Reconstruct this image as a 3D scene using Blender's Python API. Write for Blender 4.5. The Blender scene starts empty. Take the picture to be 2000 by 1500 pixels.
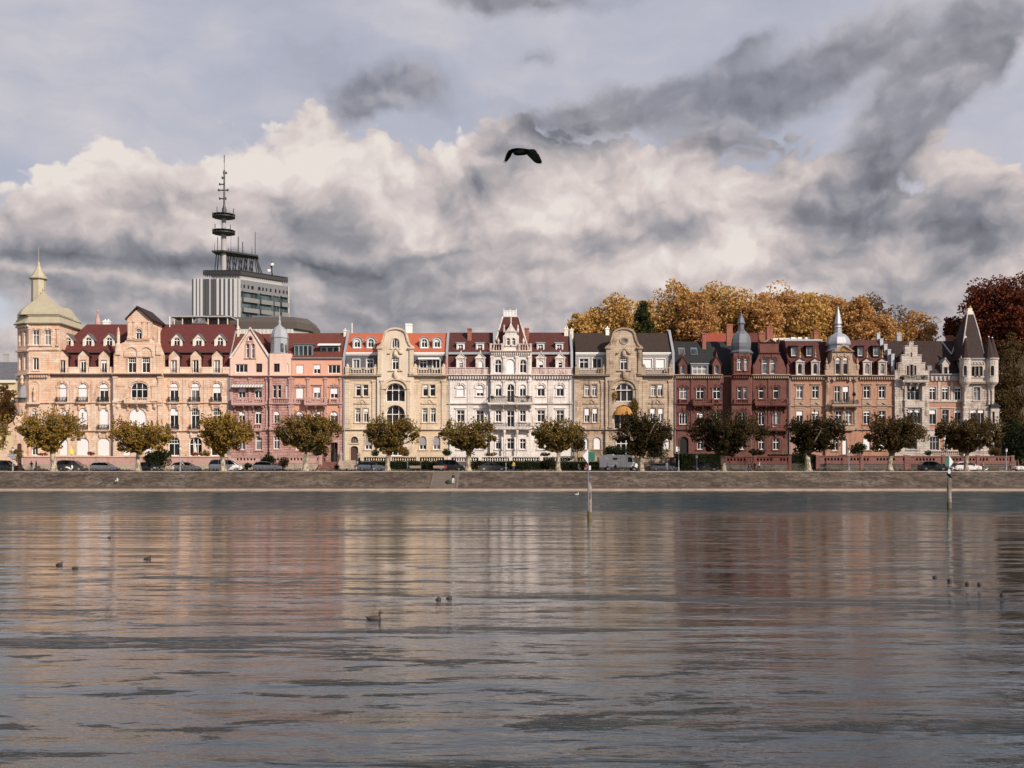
import bpy, bmesh, math, random
from mathutils import Vector, Matrix
from mathutils.geometry import tessellate_polygon

S = bpy.context.scene
C = S.collection
F = 2040.0      # focal length in photograph pixels (2000 px wide)
H = 3.5         # eye height above the water, metres
HOR = 915.0     # row of the horizon in the photograph
R = math.radians

# ------------------------------------------------------------------ camera
cam_d = bpy.data.cameras.new('camera'); cam = bpy.data.objects.new('camera', cam_d); C.objects.link(cam)
cam_d.sensor_width = 36; cam_d.lens = 36 * F / 2000; cam_d.shift_y = 0.0825
cam_d.clip_start = 0.1; cam_d.clip_end = 12000
cam.location = (0, 0, H); cam.rotation_euler = (R(90), 0, 0)
S.camera = cam

# ------------------------------------------------------------------ light
SUN_AZ, SUN_EL = 42, 31
to_sun = Vector((math.sin(R(SUN_AZ)) * math.cos(R(SUN_EL)), -math.cos(R(SUN_AZ)) * math.cos(R(SUN_EL)), math.sin(R(SUN_EL))))
sd = bpy.data.lights.new('sun', 'SUN'); sd.energy = 5.0; sd.angle = R(0.5); sd.color = (1, .895, .785)
sun = bpy.data.objects.new('sun', sd); C.objects.link(sun)
sun.rotation_euler = (-to_sun).to_track_quat('-Z', 'Y').to_euler(); sun.location = (40, -40, 60)
S.view_settings.view_transform = 'Standard'; S.view_settings.look = 'None'
S.view_settings.gamma = 1; S.view_settings.use_curve_mapping = False
S.view_settings.exposure = 0.0
S.cycles.sample_clamp_direct = 8; S.cycles.sample_clamp_indirect = 4

# ------------------------------------------------------------------ node helper
class N:
    """small wrapper that builds shader node maths"""
    def __init__(s, tree): s.t = tree; s.n = tree.nodes; s.l = tree.links
    def new(s, typ, **kw):
        n = s.n.new(typ)
        for k, v in kw.items(): setattr(n, k, v)
        return n
    def put(s, node, idx, val):
        if val is None: return
        if isinstance(val, bpy.types.NodeSocket): s.l.new(val, node.inputs[idx])
        else: node.inputs[idx].default_value = val
    def m(s, op, a, b=None, c=None, clamp=False):
        n = s.new('ShaderNodeMath', operation=op, use_clamp=clamp)
        s.put(n, 0, a); s.put(n, 1, b); s.put(n, 2, c); return n.outputs[0]
    def vm(s, op, a, b=None):
        n = s.new('ShaderNodeVectorMath', operation=op); s.put(n, 0, a); s.put(n, 1, b)
        return n.outputs['Value'] if op in ('LENGTH', 'DOT_PRODUCT') else n.outputs[0]
    def noise(s, vec, scale, detail=4, rough=.5, dist=0, out='Fac'):
        n = s.new('ShaderNodeTexNoise'); s.put(n, 'Vector', vec); n.inputs['Scale'].default_value = scale
        n.inputs['Detail'].default_value = detail; n.inputs['Roughness'].default_value = rough
        n.inputs['Distortion'].default_value = dist; return n.outputs[out]
    def smooth(s, v, a, b, lo=0., hi=1.):
        n = s.new('ShaderNodeMapRange', interpolation_type='SMOOTHSTEP')
        s.put(n, 0, v); s.put(n, 1, a); s.put(n, 2, b); s.put(n, 3, lo); s.put(n, 4, hi); return n.outputs[0]
    def mix(s, f, a, b, typ='MIX'):
        n = s.new('ShaderNodeMix', data_type='RGBA', blend_type=typ)
        s.put(n, 0, f); s.put(n, 6, a); s.put(n, 7, b); return n.outputs[2]
    def ramp(s, f, pts):
        n = s.new('ShaderNodeValToRGB'); cr = n.color_ramp; s.put(n, 0, f)
        while len(cr.elements) < len(pts): cr.elements.new(.5)
        for e, (p, c) in zip(cr.elements, pts): e.position = p; e.color = (*c, 1)
        return n.outputs[0]
    def sep(s, v):
        n = s.new('ShaderNodeSeparateXYZ'); s.put(n, 0, v); return n.outputs
    def comb(s, x, y, z):
        n = s.new('ShaderNodeCombineXYZ'); s.put(n, 0, x); s.put(n, 1, y); s.put(n, 2, z); return n.outputs[0]

def c4(c): return (c[0], c[1], c[2], 1)
def lin(r, g, b):
    f = lambda v: (v/255/12.92) if v/255 <= .04045 else ((v/255+.055)/1.055)**2.4
    return (f(r), f(g), f(b))

# ------------------------------------------------------------------ sky: clear blue of the Sky Texture under broken cumulus
W = bpy.data.worlds.new('World'); S.world = W; W.use_nodes = True
def build_sky():
    g = N(W.node_tree); g.n.clear()
    tc = g.new('ShaderNodeTexCoord').outputs['Generated']
    d = g.vm('NORMALIZE', tc); x, y, z = g.sep(d)[0:3]
    az = g.m('ARCTAN2', x, y); el = g.m('ARCSINE', z)
    # warped copies for ragged cloud outlines
    w1 = g.noise(d, 3.2, 2, .5, 0, 'Color'); w2 = g.noise(d, 11, 5, .58, 0, 'Color')
    s1 = g.sep(g.vm('SUBTRACT', w1, (.5, .5, .5))); s2 = g.sep(g.vm('SUBTRACT', w2, (.5, .5, .5)))
    U = g.m('ADD', g.m('MULTIPLY_ADD', s1[0], .11, az), g.m('MULTIPLY', s2[0], .085))
    V = g.m('ADD', g.m('MULTIPLY_ADD', s1[2], .06, el), g.m('MULTIPLY', s2[2], .055))
    UV = g.comb(U, V, 0.)
    def ang(px, py):
        X = (px-1000)/F; Z = (HOR-py)/F
        return math.atan(X), math.atan2(Z, math.hypot(1, X))
    def blob(px, py, rx, ry, tilt=0, amp=1.):      # soft cloud mass at an azimuth and height
        a, e = ang(px, py)
        mp = g.new('ShaderNodeMapping', vector_type='TEXTURE'); g.put(mp, 0, UV)
        mp.inputs[1].default_value = (a, e, 0); mp.inputs[2].default_value = (0, 0, R(tilt)); mp.inputs[3].default_value = (2.1*rx/F, 2.1*ry/F, 1)
        gr = g.new('ShaderNodeTexGradient', gradient_type='QUADRATIC_SPHERE'); g.put(gr, 0, mp.outputs[0])
        return gr.outputs['Fac'], amp
    def total(bl):
        o = None
        for b in bl:
            v, am = blob(*b); o = g.m('MULTIPLY_ADD', v, am*1.15, 0. if o is None else o)
        return o
    # cloud-texture vector: flattened so that forms stretch sideways near the horizon
    cv = g.comb(U, g.m('MULTIPLY', V, 1.5), g.m('MULTIPLY', y, .12))
    n1 = g.noise(cv, 5., 6, .5, .15); n2 = g.noise(cv, 15, 5, .55, .1)
    cl = g.comb(g.m('ADD', U, .014), g.m('MULTIPLY', g.m('ADD', V, .016), 1.5), g.m('MULTIPLY', y, .12))
    n1b = g.noise(cl, 5., 6, .5, .15)
    relief = g.m('SUBTRACT', n1, n1b)
    def billow(vec, sc):
        v = g.new('ShaderNodeTexVoronoi', feature='SMOOTH_F1', voronoi_dimensions='2D'); g.put(v, 'Vector', vec); v.inputs['Scale'].default_value = sc
        v.inputs['Detail'].default_value = 2.5; v.inputs['Roughness'].default_value = .55; v.inputs['Lacunarity'].default_value = 2.3; v.inputs['Smoothness'].default_value = .6; return v.outputs['Distance']
    puff = g.m('SUBTRACT', .42, billow(g.comb(U, g.m('MULTIPLY', V, 1.35), 0.), 13))
    puffb = g.m('SUBTRACT', .42, billow(g.comb(g.m('ADD', U, .008), g.m('MULTIPLY', g.m('ADD', V, .010), 1.35), 0.), 13))
    prel = g.m('SUBTRACT', puff, puffb)
    # upper edge of the great cumulus bank, as elevation over azimuth
    fc = g.new('ShaderNodeFloatCurve'); cu = fc.mapping.curves[0]
    edge = [(-200, 360), (0, 318), (90, 285), (180, 250), (300, 250), (380, 225), (520, 205), (640, 190), (690, 240), (800, 260), (880, 240), (945, 200), (1020, 178), (1120, 215), (1300, 240), (1500, 250), (1700, 245), (1900, 270), (2200, 300)]
    pts = []
    for px, py in edge:
        a, e = ang(px, py); pts.append(((a+.7)/1.4, e*2))
    while len(cu.points) < len(pts): cu.points.new(.5, .5)
    for p, q in zip(cu.points, pts): p.location = q
    fc.mapping.update()
    g.put(fc, 1, g.m('DIVIDE', g.m('ADD', az, .7), 1.4))
    top = g.m('MULTIPLY', fc.outputs[0], .5)
    dep = g.m('SUBTRACT', top, g.m('ADD', V, g.m('MULTIPLY', puff, -.055)))      # >0 below the edge
    bank = g.smooth(dep, -.003, .009)
    # brightness inside the bank: bright crests, grey bellies
    lowdark = total([(200, 512, 340, 22, 0, .44), (620, 516, 320, 20, 2, .44), (880, 480, 180, 12, 8, .25), (300, 390, 110, 36, 20, .14),
                     (600, 430, 110, 50, 20, .18), (720, 470, 200, 30, 0, .18), (920, 350, 90, 55, 10, .34), (1120, 460, 170, 24, 12, .22), (860, 560, 260, 22, -5, .2),
                     (300, 590, 420, 30, 0, .22), (80, 560, 140, 20, 0, .15), (780, 620, 300, 40, 0, .2), (1150, 600, 260, 22, 5, .16), (1100, 500, 200, 20, 10, .16), (1500, 545, 200, 20, 12, .14),
                     (1640, 400, 110, 46, 0, .42), (1730, 330, 130, 55, 55, .40), (1690, 440, 130, 22, 0, .30), (1950, 440, 90, 60, 0, .42), (1900, 520, 140, 30, 10, .25), (1780, 590, 160, 20, 0, .15),
                     (1250, 250, 230, 36, 4, .38), (1080, 255, 100, 36, 0, .34), (1450, 270, 150, 44, 25, .36), (1350, 450, 120, 20, 20, .16)])
    bright = total([(180, 300, 130, 42, 15, .32), (470, 260, 190, 50, 12, .26), (700, 330, 200, 70, 0, .24), (330, 340, 200, 50, 10, .2), (890, 265, 70, 40, 50, .34), (520, 330, 120, 50, 0, .22), (60, 370, 120, 44, 20, .26), (180, 420, 200, 50, 0, .12),
                    (1290, 360, 190, 50, 20, .30), (1080, 340, 90, 50, 0, .22), (1500, 470, 210, 60, 30, .26), (1010, 190, 30, 16, 0, .4), (420, 420, 110, 26, -10, .16), (740, 420, 110, 40, -25, .26), (1000, 420, 150, 36, 10, .2),
                    (1880, 340, 80, 36, 0, .22), (1450, 400, 120, 40, 20, .2), (1300, 520, 220, 30, 10, .16), (430, 560, 160, 10, 0, .2), (180, 545, 120, 9, 0, .2), (1560, 590, 130, 16, 0, .16), (930, 540, 110, 22, 10, .14)])
    b = g.m('ADD', g.m('SUBTRACT', bright, lowdark), .69)
    b = g.m('ADD', b, g.m('MULTIPLY', g.m('SUBTRACT', n1, .5), .40))
    b = g.m('ADD', b, g.m('MULTIPLY', g.m('SUBTRACT', n2, .5), .26))
    b = g.m('ADD', b, g.m('MULTIPLY', g.m('SUBTRACT', g.noise(cv, 44, 3, .6), .5), .16))
    b = g.m('ADD', b, g.m('MULTIPLY', relief, 1.25))
    b = g.m('ADD', b, g.m('ADD', g.m('MULTIPLY', puff, .11), g.m('MULTIPLY', prel, .30)))
    bcol = g.ramp(b, [(.0, lin(100, 102, 110)), (.25, lin(130, 131, 139)), (.45, lin(158, 156, 161)), (.62, lin(186, 178, 179)), (.82, lin(214, 202, 199)), (1, lin(232, 223, 217))])
    # thin veil and blue above the bank
    sky = g.new('ShaderNodeTexSky', sky_type='NISHITA'); sky.sun_disc = False
    sky.sun_elevation = R(SUN_EL); sky.sun_rotation = R(180-SUN_AZ); sky.air_density = 1; sky.dust_density = 1.5
    blue = g.vm('MULTIPLY', sky.outputs[0], (.115, .105, .10))
    vn = g.noise(g.comb(U, g.m('MULTIPLY', V, 2.6), 0.), 3.4, 6, .55)
    veil = g.smooth(g.m('ADD', vn, total([(1400, 60, 420, 100, 10, .28), (1950, 250, 300, 120, 0, .3), (1200, 110, 200, 50, 0, .2), (200, 60, 300, 60, 0, .12), (60, 600, 120, 60, 0, -.25), (700, 50, 300, 60, 0, .1)])), .28, .7, .80, 1.0)
    veil = g.m('MULTIPLY', veil, g.smooth(el, R(24), R(55), 1., .45))      # thinned above the view to cut ambient light; clear sky overhead is darker
    vcol = g.ramp(g.m('ADD', vn, g.m('MULTIPLY', g.m('SUBTRACT', n2, .5), .2)), [(.25, lin(168, 172, 189)), (.48, lin(184, 186, 200)), (.66, lin(205, 201, 207)), (1, lin(218, 211, 213))])
    up = g.mix(veil, blue, vcol)
    out = g.mix(bank, up, bcol)
    # loose dark grey clouds floating in front of the veil and the bank's crest
    dk = total([(800, 188, 150, 38, 8, 1.0), (690, 225, 80, 30, 40, .7), (1130, 225, 190, 46, 5, 1.0), (1290, 215, 170, 40, 10, .9), (1480, 185, 180, 46, 25, .95), (1440, 108, 80, 26, 25, .8),
                (1640, 118, 190, 44, 22, .95), (1790, 185, 140, 70, 40, .9), (1900, 90, 150, 60, 50, 1.1), (1850, 200, 140, 56, 60, .9), (1730, 300, 160, 64, 50, .95), (1620, 400, 150, 54, 0, .8), (1020, 4, 240, 28, 0, 1.2), (1070, 128, 64, 28, 0, .8),
                (1700, 440, 160, 26, 0, .6), (1960, 430, 90, 70, 0, .7), (1400, 260, 60, 44, 60, .6), (170, 168, 150, 16, 0, .35)])
    dm = g.smooth(g.m('ADD', dk, g.m('ADD', g.m('MULTIPLY', g.m('SUBTRACT', n1, .5), 1.3), g.m('MULTIPLY', g.m('SUBTRACT', n2, .5), 1.1))), .18, 1.0, 0., .78)
    dcol = g.ramp(g.m('ADD', g.m('MULTIPLY_ADD', prel, .7, g.m('MULTIPLY_ADD', relief, 1.6, .46)), g.m('MULTIPLY', g.m('SUBTRACT', n2, .5), .9)), [(.1, lin(104, 106, 116)), (.5, lin(132, 133, 143)), (.9, lin(172, 168, 173))])
    out = g.mix(dm, out, dcol)
    # pale break near the horizon on the far left
    gap = g.smooth(total([(-20, 620, 90, 60, 0, 1.)]), .35, .8, 0., .8)
    out = g.mix(gap, out, c4(lin(196, 206, 219)))
    bg = g.new('ShaderNodeBackground'); g.put(bg, 0, out); bg.inputs[1].default_value = 1.0
    wo = g.new('ShaderNodeOutputWorld'); g.l.new(bg.outputs[0], wo.inputs[0])
build_sky()
# ------------------------------------------------------------------ geometry helpers
def PX(px, Y): return (px-1000)*Y/F
def PZ(py, Y): return H+(HOR-py)*Y/F
wloc = {}
def link(o, parent, loc):
    C.objects.link(o)
    if parent is not None:
        o.parent = parent; o.location = Vector(loc)-wloc[parent.name]
    else: o.location = loc
    wloc[o.name] = Vector(loc)
    return o
def tag(o, label=None, cat=None, group=None, kind=None):
    if label: o['label'] = label
    if cat: o['category'] = cat
    if group: o['group'] = group
    if kind: o['kind'] = kind
    return o
def thing(name, loc, label, cat, group=None):
    o = bpy.data.objects.new(name, None); o.empty_display_size = .5
    return tag(link(o, None, loc), label, cat, group)

def fill2d(loops):
    """triangulate an outline with openings by scan filling"""
    bm = bmesh.new(); k = 0; es = []
    for l in loops:
        vs = [bm.verts.new((p[0], p[1], 0)) for p in l]
        es += [bm.edges.new((vs[i], vs[(i+1) % len(vs)])) for i in range(len(vs))]
    bm.verts.index_update()
    bmesh.ops.triangle_fill(bm, edges=es, use_beauty=True, use_dissolve=False, normal=(0, 0, 1))
    out = [tuple(v.index for v in f.verts) for f in bm.faces]; bm.free()
    return out

class MB:
    """collects polygons in world space and links them as one mesh object"""
    def __init__(s): s.v = []; s.f = []; s.mi = []
    def add(s, vs, fs, mi=0):
        b = len(s.v); s.v += [tuple(v) for v in vs]
        for f in fs: s.f.append(tuple(i+b for i in f)); s.mi.append(mi)
        return s
    def box(s, x0, x1, y0, y1, z0, z1, mi=0):
        return s.add([(x0,y0,z0),(x1,y0,z0),(x1,y1,z0),(x0,y1,z0),(x0,y0,z1),(x1,y0,z1),(x1,y1,z1),(x0,y1,z1)],
                     [(0,3,2,1),(4,5,6,7),(0,1,5,4),(1,2,6,5),(2,3,7,6),(3,0,4,7)], mi)
    def prism(s, poly, y0, y1, holes=(), mi=0, back=True):
        """outline in (x, z), seen from -y, with openings; extruded from y0 to y1"""
        loops = [list(poly)]+[list(h) for h in holes]
        flat = [p for l in loops for p in l]
        if len(loops) == 1: tris = [tuple(range(len(flat)))]
        else:
            tris = tessellate_polygon([[Vector((p[0], p[1], 0)) for p in l] for l in loops])
            sa = lambda q: abs(sum(q[i][0]*q[(i+1) % len(q)][1]-q[(i+1) % len(q)][0]*q[i][1] for i in range(len(q))))/2
            want = sa(loops[0])-sum(sa(h) for h in loops[1:]); got = sum(sa([flat[i] for i in t]) for t in tris)
            if abs(got-want) > .002*want+.001: tris = fill2d(loops) or tris
        n = len(flat); vs = [(p[0], y0, p[1]) for p in flat]+[(p[0], y1, p[1]) for p in flat]
        fs = []
        for t in tris:
            a = sum(flat[t[i]][0]*flat[t[(i+1) % len(t)]][1]-flat[t[(i+1) % len(t)]][0]*flat[t[i]][1] for i in range(len(t)))
            t = tuple(t) if a > 0 else tuple(reversed(t))
            fs.append(t)
            if back: fs.append(tuple(i+n for i in reversed(t)))
        b = 0
        for k, l in enumerate(loops):
            m = len(l); a = sum(l[i][0]*l[(i+1) % m][1]-l[(i+1) % m][0]*l[i][1] for i in range(m))
            for i in range(m):
                j = (i+1) % m; q = (b+i, b+i+n, b+j+n, b+j)
                if (a > 0) == (k == 0): fs.append(q)
                else: fs.append(tuple(reversed(q)))
            b += m
        return s.add(vs, fs, mi)
    def rings(s, rings, mi=0, cap=(True, True)):
        n = len(rings[0]); vs = [p for r in rings for p in r]; fs = []
        for k in range(len(rings)-1):
            for i in range(n):
                j = (i+1) % n; fs.append((k*n+i, k*n+j, (k+1)*n+j, (k+1)*n+i))
        if cap[0]: fs.append(tuple(reversed(range(n))))
        if cap[1]: fs.append(tuple((len(rings)-1)*n+i for i in range(n)))
        return s.add(vs, fs, mi)
    def lathe(s, cx, cy, prof, n=12, rot=0., mi=0, sx=1., sy=1.):
        return s.rings([[(cx+r*sx*math.cos(rot+2*math.pi*i/n), cy+r*sy*math.sin(rot+2*math.pi*i/n), z) for i in range(n)] for r, z in prof], mi)
    def tube(s, a, b, r0, r1=None, n=6, mi=0):
        a = Vector(a); b = Vector(b); r1 = r0 if r1 is None else r1
        d = (b-a).normalized(); u = d.orthogonal().normalized(); w = d.cross(u)
        return s.rings([[p+(u*math.cos(t)+w*math.sin(t))*r for t in [2*math.pi*i/n for i in range(n)]] for p, r in ((a, r0), (b, r1))], mi)
    def path(s, pts, rs, n=6, mi=0):
        pts = [Vector(p) for p in pts]; rg = []
        u = None
        for i, p in enumerate(pts):
            d = (pts[min(i+1, len(pts)-1)]-pts[max(i-1, 0)]).normalized()
            if u is None: u = d.orthogonal().normalized()
            u = (u-d*u.dot(d)).normalized(); w = d.cross(u)
            rg.append([p+(u*math.cos(t)+w*math.sin(t))*rs[i] for t in [2*math.pi*k/n for k in range(n)]])
        return s.rings(rg, mi)
    def build(s, name, mats, parent=None, smooth=False, org=None):
        if not isinstance(mats, (list, tuple)): mats = [mats]
        if org is None:
            xs = [v[0] for v in s.v]; ys = [v[1] for v in s.v]; zs = [v[2] for v in s.v]
            org = ((min(xs)+max(xs))/2, (min(ys)+max(ys))/2, min(zs))
        me = bpy.data.meshes.new(name); ox, oy, oz = org
        me.from_pydata([(v[0]-ox, v[1]-oy, v[2]-oz) for v in s.v], [], s.f)
        for m in mats: me.materials.append(m)
        if len(mats) > 1: me.polygons.foreach_set('material_index', s.mi)
        if smooth: me.polygons.foreach_set('use_smooth', [True]*len(s.f))
        o = bpy.data.objects.new(name, me)
        return link(o, parent, org)

def copy_thing(root, loc, rot=None, scale=None):
    def cp(o, par):
        c = o.copy(); C.objects.link(c); c.parent = par
        for ch in o.children: cp(ch, c)
        return c
    r = cp(root, None); r.location = loc; wloc[r.name] = Vector(loc)
    if rot is not None: r.rotation_euler = (0, 0, rot)
    if scale is not None: r.scale = scale if hasattr(scale, '__len__') else (scale,)*3
    return r

# ------------------------------------------------------------------ materials
def base_mat(name):
    m = bpy.data.materials.new(name); m.use_nodes = True; g = N(m.node_tree)
    return m, g, m.node_tree.nodes['Principled BSDF']
def simple(name, col, rough=.6, metal=0., spec=None, var=.12, scale=1.5, bump=0.):
    m, g, p = base_mat(name)
    pos = g.new('ShaderNodeNewGeometry').outputs['Position']
    n = g.noise(pos, scale, 4, .6)
    g.put(p, 'Base Color', g.mix(n, c4([c*(1-var) for c in col]), c4([min(1, c*(1+var)) for c in col])))
    p.inputs['Roughness'].default_value = rough; p.inputs['Metallic'].default_value = metal
    if spec is not None: p.inputs['Specular IOR Level'].default_value = spec
    if bump:
        b = g.new('ShaderNodeBump'); b.inputs['Distance'].default_value = bump; g.put(b, 'Height', g.noise(pos, scale*8, 4)); g.put(p, 'Normal', b.outputs[0])
    return m
def masonry(name, col, alt, grime=(.35, .3, .25), bw=.9, bh=.38, mortar=.25, stain=.35, bump=.02, joint=.02, veins=None):
    """dressed stone or rendered wall: blocks of slightly different tone, joints, rain stains that follow the wall's own height"""
    m, g, p = base_mat(name)
    pos = g.new('ShaderNodeNewGeometry').outputs['Position']; x, y, z = g.sep(pos)[0:3]
    v = g.comb(g.m('ADD', x, g.m('MULTIPLY', y, .7)), z, 0.)
    b = g.new('ShaderNodeTexBrick'); g.put(b, 'Vector', v); b.inputs['Scale'].default_value = 1
    b.inputs['Brick Width'].default_value = bw; b.inputs['Row Height'].default_value = bh; b.inputs['Mortar Size'].default_value = joint
    b.inputs['Bias'].default_value = -.2
    b.inputs['Color1'].default_value = c4(col); b.inputs['Color2'].default_value = c4(alt); b.inputs['Mortar'].default_value = c4([c*(1-mortar) for c in col])
    big = g.noise(g.comb(g.m('MULTIPLY', x, 1.), z, y), .35, 5, .62)
    streak = g.noise(g.comb(g.m('MULTIPLY', x, 2.6), g.m('MULTIPLY', y, 2.6), g.m('MULTIPLY', z, .35)), 1., 5, .65)
    k = g.m('MULTIPLY', g.smooth(g.m('MULTIPLY', g.m('ADD', big, streak), .5), .48, .70), stain*1.9, clamp=True)
    bc = b.outputs['Color']
    if veins:                                            # natural bedding colours of the sandstone, block row by block row
        row = g.m('FLOOR', g.m('DIVIDE', z, bh)); vn = g.noise(g.comb(g.m('MULTIPLY', x, .45), g.m('MULTIPLY', row, .83), g.m('MULTIPLY', y, .3)), 1., 3, .6)
        bc = g.mix(g.smooth(vn, .52, .66, 0., .75), bc, c4(veins[0])); bc = g.mix(g.smooth(vn, .46, .34, 0., .75), bc, c4(veins[1]))
    c = g.mix(k, bc, c4(grime), 'MULTIPLY')
    fine = g.noise(pos, 6, 3, .6)
    c = g.mix(.3, c, g.mix(fine, c4((.62, .62, .62)), c4((1.3, 1.3, 1.3))), 'MULTIPLY')
    g.put(p, 'Base Color', c); p.inputs['Roughness'].default_value = .85; p.inputs['Specular IOR Level'].default_value = .2
    bm = g.new('ShaderNodeBump'); bm.inputs['Distance'].default_value = bump
    g.put(bm, 'Height', g.m('ADD', g.m('SUBTRACT', 1., b.outputs['Fac']), g.m('MULTIPLY', fine, .5))); g.put(p, 'Normal', bm.outputs[0])
    return m
def tiles(name, col, alt, rough=.7, moss=.3, bw=.32, bh=.34, contrast=.35):
    m, g, p = base_mat(name)
    pos = g.new('ShaderNodeNewGeometry').outputs['Position']; x, y, z = g.sep(pos)[0:3]
    b = g.new('ShaderNodeTexBrick'); g.put(b, 'Vector', g.comb(g.m('ADD', x, g.m('MULTIPLY', y, .23)), g.m('ADD', z, g.m('MULTIPLY', y, .35)), 0.)); b.inputs['Scale'].default_value = 1
    b.inputs['Brick Width'].default_value = bw; b.inputs['Row Height'].default_value = bh; b.inputs['Mortar Size'].default_value = .03; b.inputs['Bias'].default_value = 0
    b.inputs['Color1'].default_value = c4(col); b.inputs['Color2'].default_value = c4(alt); b.inputs['Mortar'].default_value = c4([c*(1-contrast) for c in col])
    n = g.noise(pos, .5, 6, .65); n2 = g.noise(g.comb(g.m('MULTIPLY', x, 3), y, g.m('MULTIPLY', z, .5)), 1., 5, .65)
    c = g.mix(g.m('MULTIPLY', g.smooth(g.m('MULTIPLY', g.m('ADD', n, n2), .5), .47, .7), moss*2, clamp=True), b.outputs['Color'], c4((.05, .042, .032)))
    g.put(p, 'Base Color', c); p.inputs['Roughness'].default_value = rough; p.inputs['Specular IOR Level'].default_value = .25
    bm = g.new('ShaderNodeBump'); bm.inputs['Distance'].default_value = .04; g.put(bm, 'Height', g.m('SUBTRACT', 1., b.outputs['Fac'])); g.put(p, 'Normal', bm.outputs[0])
    return m

M = {}
M['sand'] = masonry('cream_sandstone', (.72, .53, .40), (.66, .465, .335), bw=1.3, bh=.42, stain=.5, grime=(.62, .48, .38), veins=((.74, .40, .22), (.80, .66, .55)))
M['sand_trim'] = masonry('cream_sandstone_trim', (.69, .52, .40), (.62, .455, .35), bw=2.5, bh=.8, stain=.5, mortar=.1, grime=(.55, .42, .33), veins=((.68, .40, .27), (.74, .62, .52)))
M['pinkwall'] = masonry('pink_sandstone', (.50, .285, .25), (.42, .225, .195), bw=1.1, bh=.5, stain=.5, mortar=.5, joint=.045, bump=.08, veins=((.52, .36, .31), (.40, .19, .16)))
M['pinktrim'] = masonry('pink_stone_trim', (.52, .325, .29), (.46, .28, .245), bw=3, bh=.9, stain=.4, mortar=.1)
M['salmon'] = masonry('salmon_render', (.70, .37, .26), (.69, .365, .255), bw=8, bh=8, mortar=0, stain=.35, grime=(.7, .62, .58), bump=.004)
M['palepink'] = masonry('pale_pink_render', (.74, .52, .42), (.73, .51, .41), bw=8, bh=8, mortar=0, stain=.3, grime=(.7, .62, .58), bump=.004)
M['orange'] = masonry('orange_render', (.64, .335, .215), (.62, .325, .205), bw=8, bh=8, mortar=0, stain=.35, grime=(.7, .62, .58), bump=.004)
M['buff'] = masonry('buff_stone', (.68, .54, .385), (.62, .48, .335), bw=1.2, bh=.40, stain=.45, grime=(.58, .5, .42), veins=((.70, .47, .28), (.70, .60, .47)))
M['bufftrim'] = masonry('buff_stone_trim', (.64, .52, .39), (.60, .48, .36), bw=3, bh=.8, stain=.35, mortar=.1)
M['buffpale'] = masonry('pale_buff_render', (.67, .56, .44), (.66, .55, .43), bw=6, bh=6, mortar=0, stain=.4, grime=(.66, .58, .5), bump=.004)
M['white'] = masonry('white_stone', (.74, .685, .64), (.70, .645, .60), bw=2.2, bh=.55, stain=.4, mortar=.1, grime=(.62, .56, .52))
M['whitetrim'] = masonry('white_stone_trim', (.72, .65, .60), (.67, .59, .54), bw=3, bh=.8, stain=.5, mortar=.1)
M['rosewhite'] = masonry('rosy_white_stone', (.60, .46, .42), (.54, .41, .37), bw=3, bh=.8, stain=.5, mortar=.1)
M['tan'] = masonry('weathered_tan_stone', (.52, .40, .29), (.40, .30, .22), bw=1.2, bh=.40, stain=.7, grime=(.38, .32, .28), veins=((.42, .28, .19), (.58, .47, .36)))
M['tantrim'] = masonry('weathered_tan_trim', (.40, .31, .23), (.31, .235, .17), bw=2.4, bh=.7, stain=.7, grime=(.34, .3, .27), mortar=.15)
M['redbrick'] = masonry('dark_red_brick', (.185, .082, .066), (.14, .060, .049), bw=.5, bh=.16, stain=.4, joint=.012)
M['redtrim'] = masonry('dark_red_sandstone', (.16, .062, .052), (.125, .048, .041), bw=2, bh=.6, stain=.5, mortar=.15)
M['apricot'] = masonry('apricot_brick', (.47, .255, .175), (.41, .215, .145), bw=.5, bh=.16, stain=.25, joint=.012)
M['apricottrim'] = masonry('greyish_sandstone_trim', (.42, .30, .22), (.36, .26, .19), bw=2, bh=.6, stain=.5, mortar=.1)
M['castle'] = masonry('rough_whitish_stone', (.56, .49, .43), (.43, .37, .325), bw=1., bh=.45, stain=.6, mortar=.3, bump=.05, veins=((.40, .29, .23), (.60, .53, .47)))
M['castletrim'] = masonry('whitish_stone_trim', (.52, .45, .40), (.46, .40, .35), bw=2.5, bh=.7, stain=.5, mortar=.1)
M['r_maroon'] = tiles('maroon_roof', (.135, .036, .032), (.115, .030, .027), moss=.06, bw=.6, bh=.4, contrast=.12)
M['r_red'] = tiles('red_tile_roof', (.18, .055, .040), (.135, .042, .033), moss=.25)
M['r_orange'] = tiles('orange_tile_roof', (.54, .145, .075), (.48, .125, .065), moss=.03)
M['r_brownred'] = tiles('brown_red_tiles', (.125, .038, .032), (.085, .026, .024), moss=.35)
M['r_brown'] = tiles('dark_brown_tiles', (.060, .038, .030), (.045, .029, .024), moss=.3)
M['r_black'] = tiles('black_slate_roof', (.022, .022, .024), (.03, .03, .033), moss=.1)
M['r_umber'] = tiles('umber_tile_roof', (.045, .022, .02), (.033, .017, .016), moss=.3)
M['slate'] = tiles('grey_slate', (.16, .16, .18), (.12, .12, .135), moss=.1, bw=.4, bh=.3)
M['slatepale'] = tiles('pale_slate', (.42, .39, .38), (.34, .32, .31), moss=.1, bw=.4, bh=.3)
M['copper'] = simple('pale_green_copper', (.44, .385, .265), .5, .1, var=.22, scale=1.2)
M['zinc'] = simple('zinc_sheet', (.40, .41, .43), .42, .35, var=.15, scale=1.4)
M['zincdark'] = simple('dark_zinc_sheet', (.17, .18, .20), .42, .35, var=.18, scale=1.4)
M['lead'] = simple('lead_flashing', (.30, .31, .33), .6, .1)
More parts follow.
